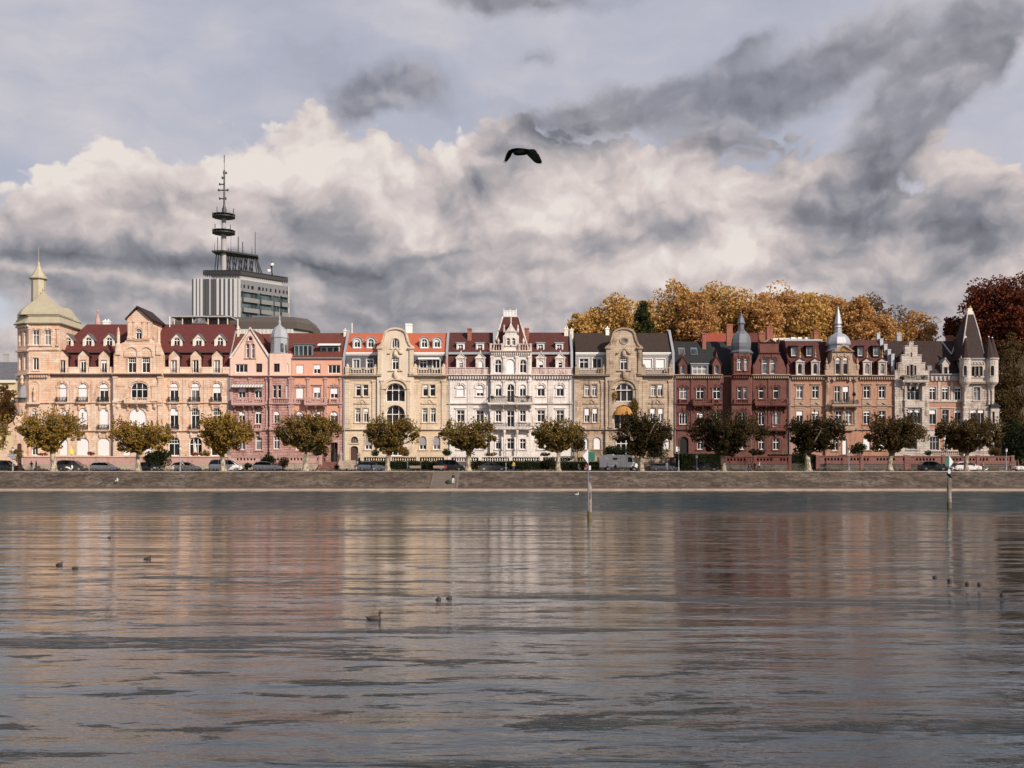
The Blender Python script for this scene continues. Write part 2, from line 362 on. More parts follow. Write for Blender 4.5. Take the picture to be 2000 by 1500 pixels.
M['frame'] = simple('white_window_paint', (.82, .80, .78), .5, var=.03)
M['blind'] = simple('white_roller_blind', (.78, .75, .75), .6, var=.04)
M['blindgrey'] = simple('grey_roller_blind', (.30, .27, .28), .6, var=.05)
M['darkwood'] = simple('dark_wood', (.07, .03, .025), .6)
M['iron'] = simple('black_iron', (.03, .028, .028), .5)
M['dark'] = simple('dark_interior', (.012, .011, .011), .9)
M['awnw'] = simple('white_awning_cloth', (.70, .69, .66), .9, var=.05)
M['awno'] = simple('orange_awning_cloth', (.40, .19, .055), .9, var=.1)
M['brick'] = masonry('chimney_brick', (.40, .16, .11), (.30, .12, .085), bw=.35, bh=.12, stain=.3)
M['creamp'] = simple('cream_plaster', (.70, .62, .52), .85, var=.1)
M['whitep'] = simple('white_plaster', (.80, .78, .74), .85, var=.05)
M['concrete'] = simple('concrete', (.36, .35, .34), .85, var=.1)
M['gold'] = simple('gilded_finial', (.6, .38, .08), .35, .8)
def glass_mat(name, a, b, sc=.7):
    m, g, p = base_mat(name)
    pos = g.new('ShaderNodeNewGeometry').outputs['Position']
    n = g.noise(g.vm('MULTIPLY', pos, (1.2, .3, .55)), sc, 3, .6)
    g.put(p, 'Base Color', g.mix(g.smooth(n, .42, .62), c4(a), c4(b)))
    p.inputs['Roughness'].default_value = .06; p.inputs['Specular IOR Level'].default_value = .3
    bm = g.new('ShaderNodeBump'); bm.inputs['Distance'].default_value = .02; g.put(bm, 'Height', g.noise(pos, .8, 2)); g.put(p, 'Normal', bm.outputs[0])
    return m
M['glass'] = glass_mat('dark_window_glass', (.006, .006, .007), (.03, .027, .027))
M['glasscurt'] = glass_mat('curtained_window_glass', (.07, .07, .075), (.24, .225, .215))
M['glassgreen'] = glass_mat('office_glass', (.02, .035, .04), (.08, .12, .12), .25)

# ------------------------------------------------------------------ ground, water, embankment
def plane_obj(name, xs, ys, zf, mat):
    b = MB(); vs = [(x, y, zf(x, y)) for y in ys for x in xs]; n = len(xs)
    b.add(vs, [(j*n+i, j*n+i+1, (j+1)*n+i+1, (j+1)*n+i) for j in range(len(ys)-1) for i in range(n-1)])
    return tag(b.build(name, mat, smooth=True), kind='structure')

def water_mat():
    m, g, p = base_mat('lake_water')
    pos = g.new('ShaderNodeNewGeometry').outputs['Position']; x, y, z = g.sep(pos)[0:3]
    def wave(sx, sy, scale, det, rough=.5, dist=0., off=0.):
        return g.noise(g.comb(g.m('MULTIPLY', x, sx), g.m('MULTIPLY', y, sy), off), scale, det, rough, dist)
    swell = g.m('ADD', wave(.16, 1, .55, 2), g.m('MULTIPLY', wave(.10, 1, .16, 1, .5, 0., 7.), 1.1)); chop = wave(.40, 1, 1.7, 4, .55); fine = wave(.5, 1, 7., 4, .6)
    # wind-ruffled water: a broad lane under the far bank, narrow wisps and cat's-paws elsewhere
    wob = g.m('ADD', y, g.m('MULTIPLY', g.m('SUBTRACT', g.noise(g.comb(g.m('MULTIPLY', x, .3), y, 0.), .03, 4), .5), 40))
    far = g.m('MULTIPLY', g.smooth(wob, 70, 96), g.smooth(y, 165, 150, .35, 1.))
    streak = wave(.55, .22, .9, 5, .65, 0., 2.)                     # clumps of ripples inside the lane
    wisps = wave(.14, 1, .34, 6, .72, .5, 5.); paws = wave(.30, 1.1, 1.25, 5, .72, .4, 9.)
    lanes = g.smooth(wave(.05, 1, .045, 3, .5, 0., 4.), .44, .62)
    near = g.smooth(y, 34, 10)
    w2 = g.m('MULTIPLY', g.smooth(paws, .555, .64), g.m('MULTIPLY', g.m('MULTIPLY_ADD', near, .55, .45), g.m('MULTIPLY_ADD', lanes, .9, .1)))
    w2 = g.m('MULTIPLY', w2, g.smooth(wave(.45, 1, 5.5, 3, .7, 0., 3.), .36, .60))
    w3 = g.m('MULTIPLY', g.smooth(wisps, .58, .66), .6)
    ruff = g.m('ADD', g.m('MULTIPLY', far, g.smooth(streak, .40, .60)), g.m('MAXIMUM', w2, w3), clamp=True)
    amp_c = g.m('MULTIPLY_ADD', ruff, 1.2, g.m('MULTIPLY_ADD', near, .20, .11))
    h = g.m('ADD', g.m('MULTIPLY', swell, .115), g.m('MULTIPLY', g.m('MULTIPLY', chop, amp_c), .17))
    h = g.m('ADD', h, g.m('MULTIPLY', g.m('MULTIPLY', fine, amp_c), .035))
    bm = g.new('ShaderNodeBump'); bm.inputs['Distance'].default_value = 1.; bm.inputs['Strength'].default_value = 1.
    g.put(bm, 'Height', h); g.put(p, 'Normal', bm.outputs[0])
    g.put(p, 'Base Color', g.mix(far, c4((.014, .028, .036)), c4((.007, .032, .042))))
    # steep unresolved ripples: less mirror-like and more of the dark water body
    g.put(p, 'Roughness', g.m('MULTIPLY_ADD', ruff, .08, g.m('MULTIPLY_ADD', far, .12, .02)))
    calm = g.m('SUBTRACT', 1., g.m('ADD', g.m('MULTIPLY', ruff, .85), g.m('ADD', g.m('MULTIPLY', far, .92), g.m('MULTIPLY', near, .38))), clamp=True)
    # where ripples too fine to see tilt towards the eye they mirror less, and tint the reflection with the lake's own colour
    rt = g.m('MAXIMUM', g.m('MULTIPLY', far, .9), g.m('MULTIPLY', ruff, .8))
    g.put(p, 'Specular Tint', g.mix(rt, c4((.88, .95, 1.)), c4((.34, .50, .58))))
    g.put(p, 'Specular IOR Level', g.m('MULTIPLY_ADD', calm, .46, .06))
    g.put(p, 'Coat Weight', calm); g.put(p, 'Coat Normal', bm.outputs[0]); p.inputs['Coat Roughness'].default_value = .02; p.inputs['Coat IOR'].default_value = 1.36
    g.put(p, 'Coat Roughness', g.m('MULTIPLY_ADD', ruff, .06, .02))
    p.inputs['IOR'].default_value = 1.36
    return m
plane_obj('water', [-900, 900], [-300, 166.4], lambda x, y: 0, water_mat())

def earth_mat():
    m, g, p = base_mat('embankment_stone')
    pos = g.new('ShaderNodeNewGeometry').outputs['Position']; x, y, z = g.sep(pos)[0:3]
    v = g.comb(g.m('MULTIPLY', x, .40), g.m('MULTIPLY', z, 1.5), g.m('MULTIPLY', y, .12))
    n = g.noise(v, .8, 7, .70); n2 = g.noise(v, 3.2, 5, .65); n3 = g.noise(v, .22, 4, .6)
    c = g.ramp(n, [(.3, (.035, .026, .020)), (.45, (.08, .060, .047)), (.58, (.135, .104, .084)), (.75, (.21, .168, .138))])
    c = g.mix(g.smooth(n2, .64, .74, 0., .6), c, c4((.42, .37, .33)))
    c = g.mix(g.m('MULTIPLY', g.smooth(n2, .48, .38), .85), c, c4((.045, .035, .026)))
    n4 = g.noise(v, 1.9, 6, .78); c = g.mix(g.smooth(n4, .58, .66, 0., .8), c, c4((.06, .05, .03))); c = g.mix(g.smooth(n4, .40, .33, 0., .5), c, c4((.28, .23, .195)))
    c = g.mix(g.m('MULTIPLY', g.smooth(n3, .5, .7), .5), c, c4((.16, .115, .075)))
    wet = g.smooth(g.m('ADD', z, g.m('MULTIPLY', g.m('SUBTRACT', n, .5), .5)), .62, .40)      # algae line left by high water
    c = g.mix(g.m('MULTIPLY', wet, g.smooth(z, .33, .37)), c, c4((.085, .075, .06)))
    g.put(p, 'Base Color', c); p.inputs['Roughness'].default_value = .9; p.inputs['Specular IOR Level'].default_value = .2
    bm = g.new('ShaderNodeBump'); bm.inputs['Distance'].default_value = .25; g.put(bm, 'Height', g.m('ADD', n, g.m('MULTIPLY', n2, .5))); g.put(p, 'Normal', bm.outputs[0])
    return m
M['earth'] = earth_mat()
M['ledge'] = simple('pale_stone_ledge', (.40, .29, .225), .85, var=.5, scale=.8, bump=.05)
M['gravel'] = simple('promenade_gravel', (.30, .26, .22), .95, var=.25, scale=2, bump=.03)
M['asphalt'] = simple('street_asphalt', (.06, .06, .062), .85, var=.2, scale=2)
M['grass'] = simple('autumn_grass', (.075, .08, .03), .95, var=.5, scale=1.2, bump=.1)
rnd = random.Random(4)
xs = [-320+2.5*i for i in range(257)]
SX0, SX1 = PX(840, 168), PX(894, 168)         # the flight of steps down the embankment
def emb_z(x, y):
    k = (y-167.6)/(174.6-167.6)
    return .34+k*2.66+(math.sin(x*1.3+y*2)*.03+math.sin(x*.37-y)*.05)*(0 < k < .99)
def emb(name, xa):
    plane_obj(name, xa, [167.6+.7*i for i in range(11)], emb_z, M['earth'])
emb('embankment', [x for x in xs if x < SX0]+[SX0]); emb('embankment', [SX1]+[x for x in xs if x > SX1])
b = MB()
for i in range(15):
    b.box(SX0+.3, SX1-.3, 167.3+i*.48, 174.9, .2+i*.187, .2+(i+1)*.187-.002)
b.box(SX0-.15, SX0+.3, 167.4, 168.1, -.5, .6)
for sx in (SX0, SX1-.3):
    b.prism([(0, 0)]*0 or [(sx, -.2), (sx+.3, -.2), (sx+.3, .5), (sx, .5)], 167.35, 167.9)
    b.rings([[(sx, 167.5, -.3), (sx+.3, 167.5, -.3), (sx+.3, 174.9, -.3), (sx, 174.9, -.3)], [(sx, 167.5, .52), (sx+.3, 167.5, .52), (sx+.3, 174.9, 3.16), (sx, 174.9, 3.16)]])
tag(b.build('steps', simple('step_stone', (.15, .12, .10), .9, var=.3, scale=1, bump=.05)), kind='structure')
b = MB().box(-320, 320, 166.2, 167.7, -2, .27)
tag(b.build('stone_ledge', M['ledge']), kind='structure')
tag(MB().box(-320, 320, 174.4, 175.1, 0, 3.06).build('kerb_stone', simple('coping_stone', (.33, .29, .25), .9, var=.3, scale=1.3, bump=.05)), kind='structure')
plane_obj('promenade', [-320, 320], [175.1, 183.2], lambda x, y: 3.05, M['gravel'])
plane_obj('street', [-320, 320], [183.2, 190.3], lambda x, y: 3.044, M['asphalt'])
tag(MB().box(-320, 320, 190.3, 192.6, 2.5, 3.17).build('pavement', M['concrete']), kind='structure')
plane_obj('ground', [-6000, -320, 320, 6000], [192.6, 230, 6000], lambda x, y: 3.04, M['grass'])
plane_obj('ground', [-6000, -320], [166.4, 230], lambda x, y: 2.9 if y > 170 else -.4, M['grass'])
plane_obj('ground', [320, 6000], [166.4, 230], lambda x, y: 2.9 if y > 170 else -.4, M['grass'])
# ------------------------------------------------------------------ building elements (rows and columns of the photograph give sizes; every piece sits at its own depth)
def arch_poly(x0, x1, z0, z1, rise, n=8):
    p = [(x0, z0), (x1, z0)]
    if rise <= .01: return p+[(x1, z1), (x0, z1)]
    cx = (x0+x1)/2; a = (x1-x0)/2
    return p+[(cx+a*math.cos(math.pi*i/n), z1-rise+rise*math.sin(math.pi*i/n)) for i in range(n+1)]
def wdims(Y, cx, t, b, w, arch):
    x0, x1 = PX(cx-w/2, Y), PX(cx+w/2, Y)
    return x0, x1, PZ(b, Y), PZ(t, Y), arch*(x1-x0)/2
wr = random.Random(11)
def window(parent, Y, cx, t, b, w, arch=0, style='c', blind=0., sur=1, nested=False, trim=None, fm=None, gm=None, bmat=None, dep=.22):
    """frame with bars, glass, roller blind, stone surround. nested: parent is itself a part, so pieces stay its direct children"""
    x0, x1, z0, z1, rise = wdims(Y, cx, t, b, w, arch)
    if blind == 0 and style in 'cdsv' and not gm and wr.random() < .2: blind = wr.choice((.15, .25, .35))
    fm = fm or M['frame']; wd = x1-x0; ft = min(.12, wd*.12); y = Y+dep
    o = arch_poly(x0, x1, z0, z1, rise); ri = max(0, rise-ft*.6) if rise else 0
    i_ = arch_poly(x0+ft, x1-ft, z0+ft, z1-ft, ri)
    m = MB(); m.prism(o, y, y+.08, [i_], back=False)
    zt = z0+(z1-z0)*.66; bar = min(.09, wd*.09)
    def vbar(x, za=z0, zb=None, k=bar): m.box(x-k/2, x+k/2, y-.012, y+.07, za+.02, (zb if zb else z1)-.03)
    def hbar(z, k=bar): m.box(x0+.02, x1-.02, y-.006, y+.066, z-k/2, z+k/2)
    if style == 'c': vbar((x0+x1)/2, z0, z1 if not rise else z1); hbar(zt, bar*1.3)
    elif style == 'd': hbar(zt, bar*1.5)
    elif style == 'v': vbar((x0+x1)/2, k=bar*1.3)
    elif style == 't': vbar(x0+wd/3); vbar(x0+wd*2/3)
    elif style == 'T': vbar(x0+wd/3, k=.12); vbar(x0+wd*2/3, k=.12); hbar(z0+(z1-z0)*.62, .12)
    elif style == 's':
        vbar((x0+x1)/2, z0, zt); hbar(zt, bar*1.6); hbar((zt+z1)/2, .05)
        for k in (1, 2, 3): vbar(x0+wd*k/4, zt, z1, .045)
    fr = m.build('window_frame' if nested else 'window', fm, parent)
    par = parent if nested else fr
    # glass
    gx = MB(); gx.prism(i_, y+.04, y+.06)
    gx.build('pane', gm or (M['glasscurt'] if wr.random() < .14 else M['glass']), par)
    if blind > 0:
        zb = z1-(z1-z0)*blind
        if blind >= .98: poly = arch_poly(x0+.05, x1-.05, z0+.05, z1-.05, max(0, rise-.05))
        elif z1-zb > rise: poly = arch_poly(x0+ft*.6, x1-ft*.6, zb, z1-.05, max(0, rise-.05))
        else: poly = arch_poly(x0+ft*.6, x1-ft*.6, zb, z1-.05, 0) if rise == 0 else arch_poly(x0+ft, x1-ft, z1-rise, z1-.05, rise-.05)
        bl = MB(); bl.prism(poly, y-.07, y-.045)
        zz = poly[0][1]+.18
        while zz < z1-rise-.1: bl.box(x0+.1, x1-.1, y-.078, y-.068, zz, zz+.035); zz += .28
        bl.build('roller_blind', bmat or M['blind'], par)
    if sur:
        s = MB(); k = .17 if sur < 5 else .12
        if nested: k = .1
        s.prism(arch_poly(x0-k, x1+k, z0-.02, z1+k, (rise+k*.8) if rise else 0), Y-.07, Y+.03, [arch_poly(x0, x1, z0+.001, z1, rise)], back=False)
        s.box(x0-k-.12, x1+k+.12, Y-.17, Y+.02, z0-.20, z0-.01)                                # sill
        if sur == 2 or sur == 6:                                                       # straight hood
            s.box(x0-k-.15, x1+k+.15, Y-.26, Y+.02, z1+k+.12, z1+k+.30)
        if sur == 3:                                                                   # triangular pediment
            cx_ = (x0+x1)/2; s.prism([(x0-k-.25, z1+k+.1), (x1+k+.25, z1+k+.1), (x1+k+.25, z1+k+.22), (cx_, z1+k+.85), (x0-k-.25, z1+k+.22)], Y-.24, Y+.02)
            s.prism([(x0-k, z1+k+.2), (x1+k, z1+k+.2), (cx_, z1+k+.62)], Y-.29, Y-.235)
        if sur == 4:                                                                   # keystone and swept hood
            cx_ = (x0+x1)/2; s.prism([(cx_-.13, z1-.05), (cx_+.13, z1-.05), (cx_+.22, z1+k+.45), (cx_-.22, z1+k+.45)], Y-.2, Y+.02)
            r2 = (rise if rise else .35)
            s.prism(arch_poly(x0-k-.18, x1+k+.18, z1-r2, z1+k+.3, r2+.2), Y-.16, Y+.02, [arch_poly(x0-k-.02, x1+k+.02, z1-r2+.01, z1+k+.1, r2+.06)], back=False)
        s.build('window_surround', trim or M['sand_trim'], par)
    return fr
def hole(Y, w): return arch_poly(*wdims(Y, *(list(w[:4])+[w[4] if len(w) > 4 else 0])))
def W_(cx, t, b, w, arch=0, style='c', blind=0., sur=1, **k): return (cx, t, b, w, arch, style, blind, sur, k)

def wall(root, Y, outline, wins, mat, depth=.5, trim=None, body=None, name='wall', nested=False):
    """outline in photograph coordinates at depth Y; openings are cut and filled with windows"""
    o = [(PX(a, Y), PZ(c, Y)) for a, c in outline]
    if sum(o[i][0]*o[(i+1) % len(o)][1]-o[(i+1) % len(o)][0]*o[i][1] for i in range(len(o))) < 0: o.reverse()
    m = MB(); m.prism(o, Y, Y+depth, [hole(Y, w) for w in wins])
    if body:                                            # the volume of the house behind the facade: left, right, top row, depth
        m.box(PX(body[0], Y)+.02, PX(body[1], Y)-.02, Y+depth-.02, Y+body[3], 2.6, PZ(body[2], Y))
    r = m.build(name, mat, root)
    for w in wins:
        k = dict(w[8]); k.setdefault('trim', trim); window(r if nested else root, Y, *w[:8], nested=nested, **k)
    return r

def band(root, Y, x0, x1, t, b, proj, mat, name='cornice', steps=3, dent=0, endl=0, endr=0):
    m = MB(); zt, zb = PZ(t, Y), PZ(b, Y); a, c = PX(x0, Y), PX(x1, Y); hh = (zt-zb)/steps
    for i in range(steps):
        p = proj*(i+1)/steps; m.box(a-.02*i*endl, c+.02*i*endr, Y-p, Y+.05, zb+hh*i, zb+hh*(i+1)-(0 if i == steps-1 else -.003))
    if dent:
        x = a+.3
        while x < c-.3: m.box(x, x+dent*.5, Y-proj*.75, Y, zb-dent*.9, zb+.01); x += dent
    return m.build(name, mat, root)
def pilaster(root, Y, cx, w, t, b, mat, proj=.16, cap=True):
    m = MB(); x0, x1 = PX(cx-w/2, Y), PX(cx+w/2, Y); zt, zb = PZ(t, Y), PZ(b, Y)
    m.box(x0, x1, Y-proj, Y+.02, zb, zt)
    if cap:
        m.box(x0-.1, x1+.1, Y-proj-.1, Y, zt-.3, zt-.004); m.box(x0-.1, x1+.1, Y-proj-.09, Y, zb+.003, zb+.35)
    return m.build('pilaster', mat, root)
def downpipe(root, Y, x, t, b):
    MB().tube((PX(x, Y), Y-.2, PZ(b, Y)), (PX(x, Y), Y-.2, PZ(t, Y)), .075, n=6).build('downpipe', M['lead'], root)
def rail(root, Y, x0, x1, t, b, mat, stone=True, d=.22, name='balustrade', pitch=None, posts=0, ends=True):
    m = MB(); a, c = PX(x0, Y), PX(x1, Y); zt, zb = PZ(t, Y), PZ(b, Y); h = zt-zb
    if stone:
        m.box(a, c, Y-d, Y+.0, zt-.16, zt); m.box(a, c, Y-d, Y, zb, zb+.14)
        pitch = pitch or .36; n = max(2, int((c-a)/pitch)); yc = Y-d/2
        for i in range(n):
            x = a+(i+.5)*(c-a)/n
            m.rings([[(x+r*math.cos(q), yc+r*math.sin(q), z) for q in (.8, 2.37, 3.94, 5.5)] for r, z in ((.06, zb+.13), (.12, zb+.13+h*.25), (.05, zt-.3), (.09, zt-.15))], cap=(False, False))
        ps = [a+.12, c-.12] if ends else []
        ps += [a+(c-a)*(k+1)/(posts+1) for k in range(posts)]
        for x in ps: m.box(x-.2, x+.2, Y-d-.05, Y+.04, zb-.01, zt+.06)
    else:
        m.box(a, c, Y-.06, Y, zt-.05, zt); m.box(a, c, Y-.05, Y-.01, zb, zb+.05)
        n = max(2, int((c-a)/(pitch or .2)))
        for i in range(n+1):
            x = a+i*(c-a)/n; m.box(x-.02, x+.02, Y-.05, Y-.015, zb, zt)
    return m.build(name, mat, root)
def balcony(root, Y, x0, x1, t, b, mat, stone=True, proj=1.25, railmat=None, brackets=None, slab=.3):
    """projecting slab on scrolled brackets with a railing on three sides"""
    a, c = PX(x0, Y), PX(x1, Y); zt, zb = PZ(t, Y), PZ(b, Y); Yf = Y-proj; m = MB()
    m.box(a-.06, c+.06, Yf-.06, Y+.05, zb-slab, zb); m.box(a+.08, c-.08, Yf+.06, Y+.05, zb-slab-.14, zb-slab+.01)
    n = brackets or max(2, int((c-a)/2.2)+1)
    for i in range(n):
        x = a+.35+(c-a-.7)*i/(n-1)
        pr = [(Y+.02, zb-slab-.12), (Yf+.2, zb-slab-.12), (Yf+.3, zb-slab-.4), (Y-.35, zb-slab-.75), (Y-.22, zb-slab-1.3), (Y+.02, zb-slab-1.35)]
        m.rings([[(x-.15, p, q) for p, q in pr], [(x+.15, p, q) for p, q in pr]])
    o = m.build('balcony', mat, root)
    k = Yf/Y if False else 1
    r = MB(); rm = railmat or mat
    def side(x):
        if stone:
            r.box(x-.1, x+.1, Yf+.1, Y, zt-.16, zt); r.box(x-.1, x+.1, Yf+.1, Y, zb, zb+.12)
            for j in range(3): y = Yf+.35+j*.36; r.box(x-.06, x+.06, y, y+.12, zb+.1, zt-.15)
        else:
            r.box(x-.02, x+.02, Yf, Y, zt-.05, zt)
            for j in range(7): y = Yf+j*(proj/7); r.box(x-.014, x+.014, y, y+.03, zb, zt)
    side(a+.1); side(c-.1); 
    if stone:
        r.box(a, c, Yf, Yf+.22, zt-.16, zt-.003); r.box(a, c, Yf, Yf+.22, zb+.002, zb+.14); nn = max(2, int((c-a)/.38))
        for i in range(nn):
            x = a+(i+.5)*(c-a)/nn; r.rings([[(x+q*math.cos(u), Yf+.11+q*math.sin(u), z) for u in (.8, 2.37, 3.94, 5.5)] for q, z in ((.06, zb+.12), (.12, zb+.3), (.05, zt-.3), (.09, zt-.15))], cap=(False, False))
        for x in [a+.1+(c-a-.2)*j/(max(1, n-1)) for j in range(n)]: r.box(x-.17, x+.17, Yf-.04, Yf+.27, zb+.003, zt+.05)
    else:
        r.box(a, c, Yf-.02, Yf+.03, zt-.05, zt+.002); nn = int((c-a)/.15)
        for i in range(nn+1): x = a+i*(c-a)/nn; r.box(x-.026, x+.026, Yf-.012, Yf+.03, zb, zt)
        for i in range(nn//3):                            # scrollwork
            x = a+.25+i*(c-a-.5)/max(1, nn//3-1); r.lathe(x, Yf, [(.0, 0), (.0, 0)], 3) if False else r.tube((x-.14, Yf+.005, zb+.2), (x+.14, Yf+.005, zt-.15), .035, n=4).tube((x+.14, Yf+.005, zb+.2), (x-.14, Yf+.005, zt-.15), .035, n=4)
    r.build('railing', rm, o)
    return o
def roof(root, prof, xl, xr, mat, name='roof', hipl=None, hipr=None):
    """prof: list of (row, depth) from eave over ridge to the back eave, swept between the two gable columns; hip: per-point column"""
    L = hipl or [xl]*len(prof); Rr = hipr or [xr]*len(prof)
    a = [(PX(L[i], Y), Y, PZ(p, Y)) for i, (p, Y) in enumerate(prof)]
    c = [(PX(Rr[i], Y), Y, PZ(p, Y)) for i, (p, Y) in enumerate(prof)]
    # columns are read on the first depth for straight gables
    if not hipl: a = [(PX(xl, prof[0][1]), q[1], q[2]) for q in a]
    if not hipr: c = [(PX(xr, prof[0][1]), q[1], q[2]) for q in c]
    m = MB(); m.rings([a, c]); return m.build(name, mat, root)
def slopeY(prof, py):
    """depth of the roof surface seen at a given row"""
    for (p0, y0), (p1, y1) in zip(prof, prof[1:]):
        if p0 >= py >= p1 and p0 != p1: return y0+(y1-y0)*(p0-py)/(p0-p1)
    return prof[0][1]
def dormer(root, Y, cx, t, b, w, kind, wmat, rmat, win, depth=2.2, eave=None, trim=None, over=.16, tip=None):
    x0, x1 = cx-w/2, cx+w/2; e = eave if eave is not None else t+w*.45
    if kind == 'gable' or kind == 'pediment' or kind == 'spire': out = [(x0, b), (x1, b), (x1, e), (cx, t), (x0, e)]
    elif kind == 'round':
        n = 10; out = [(x0, b), (x1, b)]+[(cx+w/2*math.cos(math.pi*i/n), e-(e-t)*math.sin(math.pi*i/n)) for i in range(n+1)]
    else: out = [(x0, b), (x1, b), (x1, t), (x0, t)]
    d = wall(root, Y, out, [win], wmat, depth=.25, trim=trim or wmat, name='dormer', nested=True)
    # cheeks and roof behind the front
    m = MB(); X0, X1, Xc = PX(x0, Y), PX(x1, Y), PX(cx, Y); zt, ze, zb = PZ(t, Y), PZ(e, Y), PZ(b, Y)
    if kind == 'flat':
        m.box(X0+.03, X1-.03, Y+.3, Y+depth, zb, zt-.02); m.box(X0-over, X1+over, Y-over, Y+depth, zt+.005, zt+.14)
    elif kind == 'round':
        n = 10; ro = [(X0+.02, zb)]+[(X1-.02, zb)]+[(Xc+(X1-X0)/2*math.cos(math.pi*i/n), ze+(zt-ze)*math.sin(math.pi*i/n)) for i in range(n+1)]
        m.prism(ro, Y+.3, Y+depth)
        rr = (X1-X0)/2+over; k = [(Xc+rr*math.cos(math.pi*i/n), ze+(zt-ze+over)*math.sin(math.pi*i/n)) for i in range(n+1)]
        k2 = [(Xc+(rr-over-.01)*math.cos(math.pi*i/n), ze+(zt-ze+.01)*math.sin(math.pi*i/n)) for i in range(n, -1, -1)]
        m.prism(k+k2, Y-.12, Y+depth)
        # split: prism above is concave, safe as a thin shell
    else:
        m.prism([(X0+.02, zb), (X1-.02, zb), (X1-.02, ze-.05), (X0+.02, ze-.05)], Y+.3, Y+depth)
        s = (zt-ze)/max(.01, (X1-Xc)); q = over; th = .13
        for sg in (-1, 1):
            xe = Xc+sg*((X1-Xc)+q); a = [(Xc, zt+.02), (xe, ze-s*q+.02), (xe, ze-s*q+.02+th), (Xc, zt+.02+th)]
            if sg > 0: a.reverse()
            m.prism(a, Y-.14, Y+depth)
    m.build('dormer_roof', rmat, d)
    if kind == 'pediment':
        p = MB(); p.box(X0-.14, X1+.14, Y-.2, Y+.02, ze-.12, ze+.02); p.box(X0, X0+.16, Y-.12, Y, zb, ze-.1); p.box(X1-.16, X1, Y-.12, Y, zb, ze-.1)
        p.lathe(Xc, Y-.02, [(.1, zt+.1), (.16, zt+.3), (.04, zt+.55), (.0, zt+.7)], 6); p.build('pediment', trim or wmat, d)
    if tip is not None:
        p = MB(); zz = PZ(tip, Y); p.lathe(Xc, Y+.3, [(.30, zt-.1), (.2, zt+.25), (.09, zt+(zz-zt)*.55), (.0, zz)], 6); p.build('spire_tip', rmat, d)
    return d
def chimney(root, Y, x0, x1, t, b, mat, pots=2, name='chimney'):
    m = MB(); a, c = PX(x0, Y), PX(x1, Y); zt, zb = PZ(t, Y), PZ(b, Y)
    m.box(a, c, Y, Y+.9, zb-2, zt); m.box(a-.08, c+.08, Y-.08, Y+.98, zt-.3, zt-.12)
    for i in range(pots):
        x = a+(c-a)*(i+.5)/pots; m.lathe(x, Y+.45, [(.13, zt-.05), (.11, zt+.35)], 8)
    return m.build(name, mat, root)
def house_root(name, x0, x1, Y, label, cat='house'):
    return thing(name, (PX((x0+x1)/2, Y), Y, 3.04), label, cat, 'town houses along the lakeside street')
def lathe_part(root, name, mat, cx, Y, prof, n=8, rot=None, sx=1, smooth=False):
    """prof: (half width in photograph pixels, row) at depth Y"""
    m = MB(); X = PX(cx, Y); m.lathe(X, Y, [(w*Y/F, PZ(r, Y)) for w, r in prof], n, math.pi/n if rot is None else rot, sx=sx, sy=sx)
    return m.build(name, mat, root, smooth=smooth)
def partywall(root, prof, x, mat, w=.45, up=.35):
    """firewall parapet that follows the roof slope"""
    X = PX(x, prof[0][1]); pts = [(Y, PZ(p, Y)+up) for p, Y in prof]+[(Y, PZ(p, Y)-.6) for p, Y in reversed(prof)]
    m = MB(); n = len(prof)
    for i in range(n-1):
        q = [pts[i], pts[i+1], pts[2*n-2-i], pts[2*n-1-i]]
        m.rings([[(X-w/2, a, z) for a, z in q], [(X+w/2, a, z) for a, z in q]])
    return m.build('party_wall', mat, root)
Y0 = 198.0
